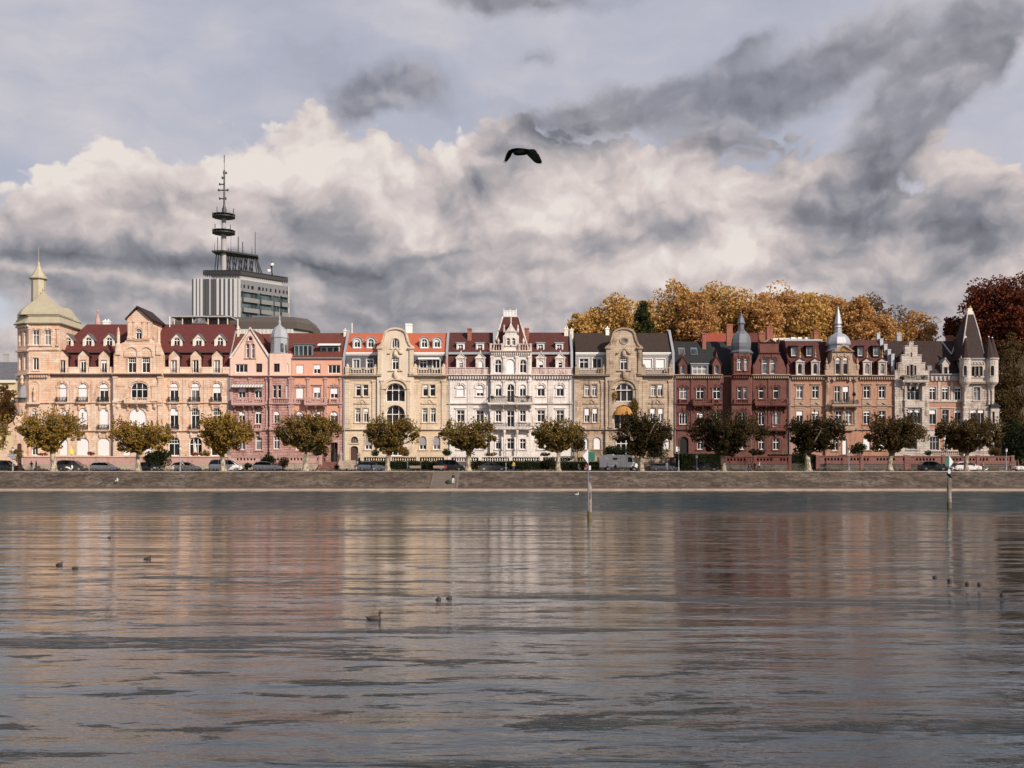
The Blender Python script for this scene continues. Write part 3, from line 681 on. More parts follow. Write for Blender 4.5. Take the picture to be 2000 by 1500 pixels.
# ================================================================== A: long cream palace with corner tower and maroon roof
def house_A():
    r = house_root('corner_palace', 33, 450, Y0, 'long cream sandstone palace with gilded-green corner tower and maroon mansard roof')
    T = M['sand_trim']; st = M['sand']
    wl = [W_(121.6, 748, 784, 18, 1, 'c', 1, 4), W_(162, 748, 784, 18, 1, 'c', 1, 4), W_(203, 748, 784, 18, 1, 'c', .42, 4),
          W_(121.6, 797, 838, 18, 1, 's', 1, 1), W_(162, 797, 838, 18, 1, 's', 1, 1), W_(203, 797, 838, 18, 1, 's', 1, 1),
          W_(121, 855, 890, 24, .75, 's', 1, 1), W_(162, 855, 890, 24, .75, 's', 1, 1), W_(203, 855, 890, 24, .75, 's', 1, 1)]
    wall(r, Y0, [(97, 920), (221, 920), (221, 731), (97, 731)], wl, st, trim=T, body=(58, 448, 733, 13))
    wr_ = [W_(340, 747, 784, 17, 1, 'c', .42, 4), W_(381.5, 747, 784, 17, 1, 'c', .42, 4), W_(423.5, 747, 784, 17, 1, 'c', .55, 4),
           W_(340, 797, 838, 17, 0, 's', 0, 2), W_(381.5, 797, 838, 17, 0, 's', 0, 2), W_(423.5, 797, 838, 17, 0, 's', 0, 2),
           W_(340, 854, 890, 22, .7, 's', 0, 1), W_(382, 854, 890, 25, .7, 'T', 0, 1), W_(424, 854, 890, 24, .7, 's', 0, 1)]
    wall(r, Y0, [(317.5, 920), (448, 920), (448, 731), (317.5, 731)], wr_, st, trim=T)
    # centre risalit, one storey higher, with twin round gables below the attic house
    Yc = Y0-.7
    ol = [(221, 920), (318, 920), (318, 694), (316, 688), (311, 676), (307, 668), (300, 669), (293, 661), (293.5, 622), (269, 603), (248, 623), (249, 661), (243, 668), (236, 671), (231, 672), (226, 682), (222, 694)]
    wc = [W_(272, 747, 783, 33, .6, 'T', 0, 4), W_(269, 797, 838, 34, 1, 'T', 1, 1), W_(248, 856, 890, 15, 1, 's', 1, 1), W_(290, 856, 890, 15, 1, 's', 1, 1),
          W_(258, 697.5, 728, 16.5, 0, 's', 0, 1), W_(285, 697.5, 728, 16.5, 0, 's', 0, 1), W_(271, 642, 664, 12.5, 1, 's', 0, 4)]
    wall(r, Yc, ol, wc, st, depth=1.2, trim=T)
    m = MB()                                            # twin arch reliefs over the attic pair
    for cx in (257, 286):
        x0, x1, z0, z1, ri = wdims(Yc, cx, 675, 697, 29, 1)
        m.prism(arch_poly(x0, x1, z0, z1, (x1-x0)/2-.01, 10), Yc-.2, Yc, [arch_poly(x0+.35, x1-.35, z0+.02, z1-.35, (x1-x0)/2-.4, 10)], back=False)
    m.build('arch_relief', T, r)
    for cx, tp in ((231, 638), (310, 638)):
        lathe_part(r, 'obelisk', T, cx, Yc+.3, [(4.2, 694), (4.4, 672), (3.2, 670), (3.0, 650), (1.8, 642), (0, tp)], 8)
        MB().prism([(PX(cx-5, Yc), PZ(693, Yc)), (PX(cx+5, Yc), PZ(693, Yc)), (PX(cx+4, Yc), PZ(672, Yc)), (PX(cx-4, Yc), PZ(672, Yc))], Yc-.25, Yc+.1).build('buttress', T, r)
    # attic gable eaves and roof running back
    for sg, xe, ze in ((-1, 246, 625.5), (1, 296.5, 625.5)):
        X0, Z0, X1, Z1 = PX(269, Yc), PZ(601.5, Yc), PX(xe, Yc), PZ(ze, Yc)
        a = [(X0, Z0), (X1, Z1), (X1, Z1+.3), (X0, Z0+.38)]
        if sg > 0: a.reverse()
        MB().prism(a, Yc-.45, Yc+8).build('gable_roof', M['r_umber'], r)
    MB().box(PX(251, Yc), PX(291, Yc), Yc+1.1, Yc+7.5, PZ(700, Yc), PZ(623, Yc)).build('attic_wall', st, r)
    band(r, Yc, 249, 293, 662, 665.5, .3, T, 'cornice', 2)
    for cx in (251.5, 262, 280, 291): pilaster(r, Yc, cx, 3, 627, 661, T, .14)
    # cornices and string courses
    for a, c, Y in ((56, 221, Y0), (317.8, 448.5, Y0), (221, 318, Yc)):
        band(r, Y, a, c, 729, 733.5, .75, T, dent=.0)
        band(r, Y, a, c, 733.4, 735.5, .28, M['darkwood'], 'gutter', 1)
        band(r, Y, a, c, 786, 788.5, .3, T, 'string_course', 2)
        band(r, Y, a, c, 840.5, 843.5, .35, T, 'string_course', 2)
        band(r, Y, a, c, 906, 920, .25, T, 'plinth', 1)
    for x in (140.5, 182.5, 361, 402): pilaster(r, Y0, x, 8, 741, 786, T, .1, False)
    for x in (140.5, 182.5, 361, 402): pilaster(r, Y0, x, 8, 789, 840, T, .1, False)
    for x in (226, 313): pilaster(r, Yc, x, 8, 735.5, 786, T, .25); pilaster(r, Yc, x, 8, 789, 840, T, .25)
    for x in (237, 303): pilaster(r, Yc, x, 13, 752, 784, T, .2); 
    for x in (98.5, 222, 317, 447): downpipe(r, Y0 if x != 222 else Yc, x, 737, 900)
    for x in (121.6, 162, 203, 340, 381.5, 423.5):
        balcony(r, Y0, x-11, x+11, 775.5, 785.5, T, False, .55, M['iron'], 2, .2)
        balcony(r, Y0, x-11, x+11, 829.5, 839.5, T, False, .55, M['iron'], 2, .2)
    balcony(r, Yc, 247, 293, 777, 785, T, True, 1.1, T, 3)
    for x in (230, 303):                               # carved brackets at the string course
        lathe_part(r, 'carved_bracket', T, x, Yc-.15, [(1, 800), (4, 795), (3.2, 790), (5, 788)], 7)
    # mansard
    prof = [(729, Y0+.6), (690, Y0+2.0)]
    roof(r, [(733, Y0+.55), (688, Y0+2.1), (688, Y0+12), (733, Y0+13)], 104, 449, M['r_maroon'], 'roof', hipl=[103, 109, 109, 103], hipr=[449, 449, 449, 449])
    roof(r, [(690, Y0+1.7), (687, Y0+1.7), (633.5, Y0+7.5), (690, Y0+13)], 109, 449, M['r_maroon'], 'roof', hipl=[107, 109, 170, 109], hipr=[450, 450, 462, 450])
    MB().tube((PX(109, Y0+1.6), Y0+1.6, PZ(688.5, Y0+1.6)), (PX(450, Y0+1.6), Y0+1.6, PZ(688.5, Y0+1.6)), .13, n=6).build('gutter', M['darkwood'], r)
    up = [(690, Y0+1.7), (633.5, Y0+7.5)]
    for x in (132, 172.5, 213, 345, 387.5, 429.5):
        dormer(r, Y0+2.9, x, 652, 678, 22, 'gable', M['creamp'], M['slate'], W_(x, 659, 676, 12.5, .8, 'c', 0, 0), 4.2, 664, over=.25)
    for x in (122, 162.5, 203, 340, 382.2, 424):
        dormer(r, Y0+.25, x, 684, 729, 20.5, 'gable', M['sand_trim'], M['r_umber'], W_(x, 703, 728, 11.5, 0, 'v', .0, 1), 3.0, 695, over=.12)
        rail(r, Y0+.12, x-5.5, x+5.5, 720, 728.5, M['iron'], False)
    m = MB()
    for a, c in ((104, 112), (132.5, 152), (173, 192.5), (213.5, 221), (318, 329.5), (350.5, 371.5), (392.5, 413.5), (434.5, 448)):
        m.box(PX(a, Y0), PX(c, Y0), Y0+.1, Y0+.45, PZ(730, Y0), PZ(716.5, Y0))
    m.build('parapet', T, r)
    # white flagpole foot and roof terrace pergola at the right end
    MB().tube((PX(331.5, Y0+7), Y0+7, PZ(645, Y0+7)), (PX(331.5, Y0+7), Y0+7, PZ(618, Y0+7)), .1).lathe(PX(331.5, Y0+7), Y0+7, [(.45, PZ(648, Y0+7)), (.12, PZ(641, Y0+7))], 8).build('vent_pipe', M['whitep'], r)
    Yt = Y0+10; m = MB()
    m.box(PX(336, Yt), PX(452, Yt), Yt-1, Yt+4, PZ(620.5, Yt), PZ(618, Yt)); m.box(PX(345, Yt), PX(440, Yt), Yt+3, Yt+3.4, PZ(640, Yt), PZ(620, Yt))
    m.build('terrace_roof', M['concrete'], r)
    m = MB()
    for x in (342, 358, 378, 408, 428, 446): m.box(PX(x, Yt)-.08, PX(x, Yt)+.08, Yt-.6, Yt-.4, PZ(640, Yt), PZ(620, Yt))
    m.build('terrace_post', M['creamp'], r)
    m = MB(); m.rings([[(PX(380, Yt), Yt-2, PZ(634, Yt)), (PX(408, Yt), Yt-2, PZ(634, Yt)), (PX(408, Yt), Yt+1, PZ(634, Yt)), (PX(380, Yt), Yt+1, PZ(634, Yt))], [(PX(386, Yt), Yt-1, PZ(623, Yt)), (PX(402, Yt), Yt-1, PZ(623, Yt)), (PX(402, Yt), Yt, PZ(623, Yt)), (PX(386, Yt), Yt, PZ(623, Yt))]])
    m.build('skylight', M['glasscurt'], r)
    lathe_part(r, 'roof_spire', M['pinktrim'], 191, Y0+9, [(6, 640), (5.5, 633), (4, 624), (1.8, 614), (1.2, 611), (2.2, 609), (2, 607), (.6, 605), (.4, 599), (0, 597)], 8)
    chimney(r, Y0+8.5, 201, 213, 626, 640, M['whitep'], 2)
    MB().tube((PX(214.5, Y0+9), Y0+9, PZ(640, Y0+9)), (PX(214.5, Y0+9), Y0+9, PZ(620, Y0+9)), .1).build('vent_pipe', M['lead'], r)
    # ---- corner tower
    Yt = Y0-.35
    tw = [W_(70, 698.6, 723, 12, 0, 'v', 0, 1), W_(70, 644, 674, 13, 0, 'c', 0, 4), W_(93, 644, 674, 13, 0, 'c', 0, 4), W_(67.5, 797, 838, 12, 1, 's', .3, 1), W_(68, 866, 889, 12, 0, 'c', 0, 1)]
    wall(r, Yt, [(56, 920), (97.5, 920), (97.5, 731), (116, 731), (116, 632), (56, 632)], tw, st, trim=T)
    XL, XF, XR = PX(34, Yt+2.3), PX(56, Yt), PX(116, Yt); zt = PZ(632, Yt)
    m = MB(); m.rings([[(XF+.05, Yt+.45, z), (XR-.02, Yt+.45, z), (XR-.02, Yt+10, z), (XL+.3, Yt+10, z), (XL+.3, Yt+3.0, z)] for z in (2.6, zt)])
    m.build('tower_wall', M['sand_trim'], r)
    # chamfered corner face with two columns of narrow windows
    dx, dy = XL-XF, 2.3; L = math.hypot(dx, dy)
    cm = MB(); segs = []
    def ch(u, z, off=0.):                               # u 0..1 along the chamfer from the front edge
        return (XF+dx*u+(-abs(dy))*off/L*1.0, Yt+dy*u-abs(dx)*off/L, z)
    def chq(u0, u1, z0, z1, o0, o1, mb): mb.rings([[ch(u0, z0, o0), ch(u1, z0, o0), ch(u1, z0, o1), ch(u0, z0, o1)], [ch(u0, z1, o0), ch(u1, z1, o0), ch(u1, z1, o1), ch(u0, z1, o1)]])
    rows = [(645, 674), (690, 722)]
    zs = [2.6, PZ(722, Yt), PZ(690, Yt), PZ(674, Yt), PZ(645, Yt), zt]
    for i in range(5):
        if i in (1, 3):
            for u0, u1 in ((0, .16), (.42, .58), (.84, 1)): chq(u0, u1, zs[i], zs[i+1], 0, -.6, cm)
        else: chq(0, 1, zs[i], zs[i+1]-.002, 0, -.6, cm)
    cm.build('corner_wall', st, r)
    for z0, z1 in ((zs[1], zs[2]), (zs[3], zs[4])):
        for u0, u1 in ((.16, .42), (.58, .84)):
            w = MB(); chq(u0, u1, z0, z0+.15, -.25, -.4, w); chq(u0, u1, z1-.15, z1, -.25, -.4, w); chq(u0, u0+.04, z0, z1, -.25, -.4, w); chq(u1-.04, u1, z0, z1, -.25, -.4, w); chq((u0+u1)/2-.015, (u0+u1)/2+.015, z0, z1, -.24, -.4, w)
            f = w.build('window', M['frame'], r); g_ = MB(); chq(u0, u1, z0, z1, -.32, -.36, g_); g_.build('pane', M['glass'], f)
    for z in (PZ(684, Yt), PZ(730, Yt), PZ(636, Yt), PZ(787, Yt)):
        w = MB(); chq(-.02, 1.03, z-.2, z+.15, .35, -.05, w); w.build('cornice', T, r)
    # corner balcony with a swelling console
    w = MB(); cxb, cyb = ch(.55, 0)[0]+.1, ch(.55, 0)[1]-.1
    w.lathe(cxb, cyb, [(.2, PZ(824, Yt)), (.5, PZ(816, Yt)), (1.0, PZ(803, Yt)), (1.35, PZ(794, Yt)), (1.5, PZ(790, Yt)), (1.6, PZ(787, Yt))], 12)
    bb = w.build('balcony', T, r); w = MB()
    for i in range(26):
        q = 2*math.pi*i/26; w.box(cxb+1.5*math.cos(q)-.03, cxb+1.5*math.cos(q)+.03, cyb+1.5*math.sin(q)-.03, cyb+1.5*math.sin(q)+.03, PZ(787, Yt), PZ(777, Yt))
    w.lathe(cxb, cyb, [(1.45, PZ(777.5, Yt)), (1.56, PZ(777.5, Yt)), (1.56, PZ(776.5, Yt)), (1.45, PZ(776.5, Yt))], 20); w.build('railing', M['iron'], bb)
    w = MB(); chq(.3, .7, PZ(787, Yt), PZ(752, Yt), .02, -.3, w); w.build('balcony_door', M['blind'], r)
    lathe_part(r, 'carved_relief', T, 43, Yt+.6, [(1, 752), (3.4, 748), (2.2, 742), (4, 738), (1.5, 733)], 7)
    # porch with sweeping stair wall at the corner
    w = MB(); a, c = PX(16, Yt-1), PX(33, Yt-1)
    w.prism([(PX(x, Yt-1), PZ(y, Yt-1)) for x, y in ((25, 920), (45, 920), (45, 838), (38, 822), (31, 812), (27, 822), (16, 829), (16, 842), (25, 842))], Yt-1, Yt+1.5); w.build('porch', T, r)
    w = MB(); w.prism([(PX(x, Yt-1.5), PZ(y, Yt-1.5)) for x, y in ((-4, 920), (26, 920), (26, 900), (17, 893), (13, 880), (11, 862), (9, 862), (7, 878), (1, 890), (-4, 896))], Yt-1.6, Yt-1.0); w.build('stair_wall', T, r)
    w = MB(); w.prism(arch_poly(PX(39, Yt), PX(47, Yt), 2.8, PZ(866, Yt), .3), Yt-1.05, Yt-.9); w.build('porch_door', M['darkwood'], r)
    # niche with its surround
    x0, x1, z0, z1, ri = wdims(Yt, 67.5, 745, 785, 17, 1)
    m = MB(); m.prism(arch_poly(x0-.22, x1+.22, z0-.1, z1+.22, ri+.2), Yt-.12, Yt+.01, [arch_poly(x0, x1, z0, z1, ri)], back=False); m.box(x0-.3, x1+.3, Yt-.7, Yt, z0-.45, z0-.05); m.build('niche_surround', T, r)
    for a, c in ((56, 97.5),):
        band(r, Yt, a, c, 729, 733.5, .7, T, dent=.45); band(r, Yt, a, c, 786, 788.5, .3, T, 'string_course', 2); band(r, Yt, a, c, 840.5, 843.5, .3, T, 'string_course', 2)
    band(r, Yt, 56, 116.5, 683, 685.5, .22, T, 'string_course', 2)
    for x in (58.5, 81.5, 113): pilaster(r, Yt, x, 3.5, 640, 676, T, .2)
    # tower roofs: curb band, bell, lantern, cap, needle
    fp = [(XF, Yt), (XR, Yt), (XR, Yt+10), (XL, Yt+10), (XL, Yt+2.3)]
    cx_, cy_ = (XL+XR)/2, Yt+5
    def ringat(k, z, add=0): return [(cx_+(x-cx_)*k+(add if x > cx_ else -add), cy_+(y-cy_)*k+(add if y > cy_ else -add), z) for x, y in fp]
    m = MB(); m.rings([ringat(1, zt-.05, .45), ringat(1, zt+.12, .55), ringat(1, zt+.35, .35), ringat(1, PZ(617, Yt)-.1, -.05), ringat(1, PZ(617, Yt), .12), ringat(1, PZ(616, Yt), .1)])
    m.build('tower_roof', M['copper'], r)
    # bell roof over the front half
    bx, by = PX(84, Yt+3), Yt+3.2; hx, hy = (XR-XL)/2, 3.4
    def bell(k, row, sh=0.): 
        z = PZ(row, Yt+1.5); hw = hx*k; return [(cx_-hw*.62+(bx-cx_)*(1-k), by-hy*k, z), (cx_+hw+(bx-cx_)*(1-k), by-hy*k, z), (cx_+hw+(bx-cx_)*(1-k), by+hy*k, z), (cx_-hw+(bx-cx_)*(1-k), by+hy*k, z), (cx_-hw+(bx-cx_)*(1-k), by-hy*k*.4, z)]
    m = MB(); m.rings([bell(.98, 616.5), bell(.95, 612), bell(.87, 606), bell(.72, 599), bell(.54, 592), bell(.36, 585), bell(.21, 577), bell(.10, 571), bell(.03, 566)]); m.build('bell_roof', M['copper'], r)
    m = MB(); m.rings([[(PX(90, Yt+6), Yt+6.2, PZ(616.5, Yt)), (XR-.1, Yt+6.2, PZ(616.5, Yt)), (XR-.1, Yt+9.8, PZ(616.5, Yt)), (PX(90, Yt+6), Yt+9.8, PZ(616.5, Yt))],
                       [(PX(95, Yt+6), Yt+7.2, PZ(600, Yt+6)), (XR-1.6, Yt+7.2, PZ(600, Yt+6)), (XR-1.6, Yt+8.8, PZ(600, Yt+6)), (PX(95, Yt+6), Yt+8.8, PZ(600, Yt+6))]]); m.build('rear_roof', M['copper'], r)
    Yl = Yt+5
    lathe_part(r, 'lantern', M['copper'], 75.5, Yl, [(21, 607), (14.5, 592), (13.6, 590), (13.2, 548), (14.2, 546), (14.2, 545)], 8)
    lathe_part(r, 'lantern_cap', M['copper'], 75.5, Yl, [(17.5, 545.5), (18, 544), (13.5, 540), (9.5, 533), (5, 525), (3, 519), (3.2, 517), (2, 514), (.5, 510), (.35, 483), (0, 482)], 8)
    lathe_part(r, 'finial', M['lead'], 84, Yt+3.2, [(.8, 571), (1.8, 566), (.5, 563), (0, 561)], 6)
    lathe_part(r, 'weather_vane', M['lead'], 127, Yt+9, [(.4, 601), (.3, 586), (1.6, 585), (0, 583)], 6)
    st_ = thing('statue', (PX(67.5, Yt), Yt-.3, PZ(785, Yt)), 'small stone statue of a robed figure standing in the arched tower niche', 'statue')
    lathe_part(st_, 'figure', M['sand_trim'], 67.3, Yt-.32, [(3.2, 785), (3.4, 780), (2.6, 772), (3.2, 766), (3.6, 763), (1.4, 761), (1.9, 758.5), (1.6, 756), (0, 754.5)], 8, smooth=True)
house_A()

# ================================================================== B: pink house with pointed gable and zinc turret
def house_B():
    r = house_root('turret_house', 450, 670, Y0, 'pink and salmon house with a pointed white-edged gable and small zinc domed turret')
    T = M['pinktrim']; P = M['pinkwall']
    wall(r, Y0, [(450, 920), (526, 920), (526, 735), (450, 735)],
         [W_(472.4, 757, 779, 14, 0, 'v', .38, 4), W_(504.6, 757, 779, 14, 0, 'v', .3, 4), W_(472.4, 803, 828, 13, .4, 'c', .3, 1), W_(504.6, 803, 828, 13, .4, 'v', .2, 1),
          W_(472.4, 852, 878, 13, 0, 'c', .2, 1), W_(505.5, 852, 879, 13, 0, 'd', .0, 1)], P, trim=T, body=(450, 668, 733, 13))
    gb = [(450, 735), (526, 735), (526, 699), (520.5, 696), (489, 643.5), (455.5, 696), (450, 699)]
    wall(r, Y0, gb, [W_(471.5, 711, 727.5, 24, 0, 't', 0, 0), W_(506, 710, 727, 12, 0, 'v', 0, 0, fm=M['darkwood']), W_(483.5, 671, 699, 6.8, 1, 'd', 0, 1, gm=M['glasscurt']), W_(493.9, 671, 699, 6.8, 1, 'd', 0, 1, gm=M['glasscurt']), W_(488.5, 657, 665.5, 8.6, 1, 'n', 0, 1)], M['palepink'], trim=T)
    for sg, xe in ((-1, 451.5), (1, 525.5)):           # coped verge
        a = [(PX(489, Y0), PZ(642, Y0)), (PX(xe, Y0), PZ(700, Y0)), (PX(xe+sg*4, Y0), PZ(699.5, Y0)), (PX(489, Y0), PZ(638.5, Y0))]
        if sg > 0: a.reverse()
        MB().prism(a, Y0-.25, Y0+.3).build('gable_coping', M['whitetrim'], r)
        MB().prism([(PX(489, Y0), PZ(643, Y0)), (PX(xe+sg*1, Y0), PZ(698, Y0)), (PX(xe+sg*1, Y0), PZ(696.5, Y0)), (PX(489, Y0), PZ(641, Y0))][::-sg], Y0+.3, Y0+8).build('gable_roof', M['r_red'], r)
    # turret bay
    Yb = Y0-.55
    wall(r, Yb, [(526, 920), (568.5, 920), (568.5, 735), (526, 735)],
         [W_(536, 752, 777, 7, 0, 'd', 0, 1), W_(545.7, 752, 777, 7, 0, 'd', 0, 1), W_(560.5, 752, 777, 4, 0, 'd', 1, 1), W_(540.4, 802, 826, 12, 1, 'c', .35, 1), W_(540.4, 852, 877, 12, 0, 'c', 0, 1)], P, trim=T, depth=1)
    wall(r, Yb, [(526.5, 735), (568, 735), (568, 690.5), (526.5, 690.5)], [W_(540.5, 710, 726.5, 11.5, 0, 'v', 0, 0, fm=M['darkwood']), W_(561.5, 710, 728, 3.6, 0, 'n', 1, 0)], M['palepink'], depth=3.5)
    cx, Yt = 546, Yb+1.9; w8 = 17.3
    lathe_part(r, 'turret', M['zinc'], cx, Yt, [(18, 692), (18.4, 690), (w8, 689), (w8-.3, 662), (w8+.9, 660.5), (w8+.9, 659.5)], 8)
    lathe_part(r, 'turret_dome', M['zinc'], cx, Yt, [(17.8, 660), (16.6, 653), (13.8, 646), (9.5, 640), (5, 637), (2.4, 634), (2.8, 630), (1.6, 625), (1.9, 622), (.5, 616), (.35, 604), (0, 603)], 8)
    for dx, w in ((-9.2, 5), (4.6, 5.4), (14.5, 3)):
        Yw = Yt-w8*.924*Yt/F-.04 if abs(dx) < 8 else Yt-w8*.7*Yt/F-.02
        MB().prism(arch_poly(PX(cx+dx-w/2, Yw), PX(cx+dx+w/2, Yw), PZ(687, Yw), PZ(670, Yw), .2), Yw, Yw+.5).build('turret_window', M['glasscurt'], r)
    # salmon right part
    sm = [W_(585.5, 712.5, 730, 15, 0, 'v', 1, 0), W_(619, 712, 730, 14, 0, 'v', .5, 0), W_(652.5, 712.5, 729.5, 24, 0, 't', 0, 0)]
    wall(r, Y0, [(568.5, 735), (669.5, 735), (669.5, 701), (568.5, 701)], sm, M['salmon'])
    up = [(585.5, 755, 778.5), (619, 755, 779), (652.5, 755, 778)]
    wall(r, Y0, [(568.5, 842), (669.5, 842), (669.5, 735), (568.5, 735)],
         [W_(585.5, 755, 778.5, 15.5, .2, 'v', .96, 4), W_(619, 755, 779, 15, 0, 'v', .5, 6), W_(652.5, 755, 778, 15.5, .2, 'v', .62, 4),
          W_(585.5, 803, 828, 15.5, 1, 'c', .3, 1), W_(619, 803, 833, 15, 0, 'c', .2, 1), W_(652.5, 803, 828, 15.5, 1, 'v', .35, 1)], M['orange'], trim=T)
    wall(r, Y0, [(568.5, 920), (669.5, 920), (669.5, 842), (568.5, 842)],
         [W_(585, 852, 879, 14, 0, 'c', 0, 1), W_(616, 852, 879, 14, 0, 'c', 0, 1), W_(652.5, 864, 903, 14.5, 0, 'v', 0, 1, fm=M['darkwood'])], P, trim=T)
    for a, c, Y in ((450.2, 526, Y0), (568.6, 669.5, Y0), (526, 568.5, Yb)):
        band(r, Y, a, c, 733.5, 737, .5, T); band(r, Y, a, c, 788, 791, .35, T, 'string_course', 2); band(r, Y, a, c, 838.5, 842, .35, T, 'string_course', 2); band(r, Y, a, c, 905, 920, .3, T, 'plinth', 1)
    band(r, Y0, 568.6, 669.5, 698.8, 701.8, .45, M['lead'], 'gutter', 2)
    for x in (453, 488.5, 522, 572, 602, 636, 666):
        pilaster(r, Y0, x, 5, 738, 788, T, .2); pilaster(r, Y0, x, 5, 791.5, 838, T, .2)
    for x in (529, 566): pilaster(r, Yb, x, 4, 738, 788, T, .2); pilaster(r, Yb, x, 4, 791.5, 838, T, .2)
    balcony(r, Y0, 456, 518, 777, 788.5, T, True, 1.3, T, 4); balcony(r, Y0, 597.5, 638.5, 777, 788.5, T, True, 1.3, T, 3)
    balcony(r, Y0, 495, 513, 828.5, 838.5, T, True, .7, T, 2)
    rail(r, Yb-.05, 527, 568, 778, 788, T, True); rail(r, Y0-.05, 576, 595, 779, 788, T, True, d=.3); rail(r, Y0-.05, 644, 661, 779, 788, T, True, d=.3)
    rail(r, Yb-1.2, 530, 600, 880, 892, T, True)
    m = MB()                                            # striped awning
    n = 22
    for i in range(n):
        a, c = PX(456+61*i/n, Y0), PX(456+61*(i+1)/n, Y0); mi = i % 2
        m.add([(a, Y0-.1, PZ(751, Y0)), (c, Y0-.1, PZ(751, Y0)), (c, Y0-1.2, PZ(755, Y0)), (a, Y0-1.2, PZ(755, Y0)), (a, Y0-1.2, PZ(757.3, Y0)), (c, Y0-1.2, PZ(757.3, Y0))], [(0, 1, 2, 3), (3, 2, 5, 4)], mi)
    m.build('awning', [M['awnw'], M['concrete']], r)
    downpipe(r, Y0, 671, 702, 905); downpipe(r, Y0, 449.6, 738, 905); downpipe(r, Y0, 570, 704, 840)
    prof = [(701, Y0+.3), (650.5, Y0+5.8), (701, Y0+13)]
    roof(r, [(735, Y0+1)]+prof[:2]+[(735, Y0+13)], 526, 670, M['r_red'])
    roof(r, [(700, Y0+2.5), (652, Y0+6.5), (700, Y0+13)], 450, 540, M['r_red'])
    # big glazed dormer and shed dormer with awning
    for x0, x1, t, b, nn, aw in ((574, 611, 673, 699, 4, 0), (625.5, 664, 676, 692, 3, 1)):
        Yd = Y0+(1.0 if not aw else 1.9)
        d = MB(); d.box(PX(x0, Yd), PX(x1, Yd), Yd+.2, Yd+4, PZ(b+4, Yd), PZ(t, Yd)-.05); d.box(PX(x0, Yd)-.15, PX(x1, Yd)+.15, Yd-.15, Yd+4, PZ(t, Yd), PZ(t, Yd)+.14)
        dd = d.build('dormer', M['zincdark'], r)
        for k in range(nn):
            a, c = PX(x0, Yd)+.1+(PX(x1, Yd)-PX(x0, Yd)-.2)*k/nn, PX(x0, Yd)+.1+(PX(x1, Yd)-PX(x0, Yd)-.2)*(k+1)/nn
            z0, z1 = PZ(b, Yd), PZ(t, Yd)-.15
            MB().prism([(a, z0), (c-.02, z0), (c-.02, z1), (a, z1)], Yd, Yd+.1, [[(a+.09, z0+.1), (c-.11, z0+.1), (c-.11, z1-.1), (a+.09, z1-.1)]]).build('window_frame', M['lead'] if not aw else M['frame'], dd)
            MB().box(a+.05, c-.05, Yd+.05, Yd+.07, z0+.05, z1-.05).build('pane', M['glassgreen'] if k < 2 else M['glass'], dd)
        if aw: MB().rings([[(PX(x0, Yd)-.3, Yd-.1, PZ(671, Yd)), (PX(x0, Yd)-.3, Yd-.1, PZ(672, Yd)), (PX(x0, Yd)-.3, Yd-1.3, PZ(676.5, Yd)), (PX(x0, Yd)-.3, Yd-1.3, PZ(675, Yd))], [(PX(x1, Yd)+.2, Yd-.1, PZ(671, Yd)), (PX(x1, Yd)+.2, Yd-.1, PZ(672, Yd)), (PX(x1, Yd)+.2, Yd-1.3, PZ(676.5, Yd)), (PX(x1, Yd)+.2, Yd-1.3, PZ(675, Yd))]]).build('awning', M['awnw'], dd)
    chimney(r, Y0+6, 463, 467, 640, 655, M['creamp'], 1); MB().tube((PX(464.5, Y0+6.4), Y0+6.4, PZ(650, Y0+6)), (PX(464.5, Y0+6.4), Y0+6.4, PZ(622, Y0+6)), .1).build('vent_pipe', M['whitep'], r)
    chimney(r, Y0+5, 671, 676, 644, 655, M['creamp'], 1)
    partywall(r, [(735, Y0+.1), (698, Y0+.4), (647, Y0+5.9)], 671.5, M['lead'])
house_B()

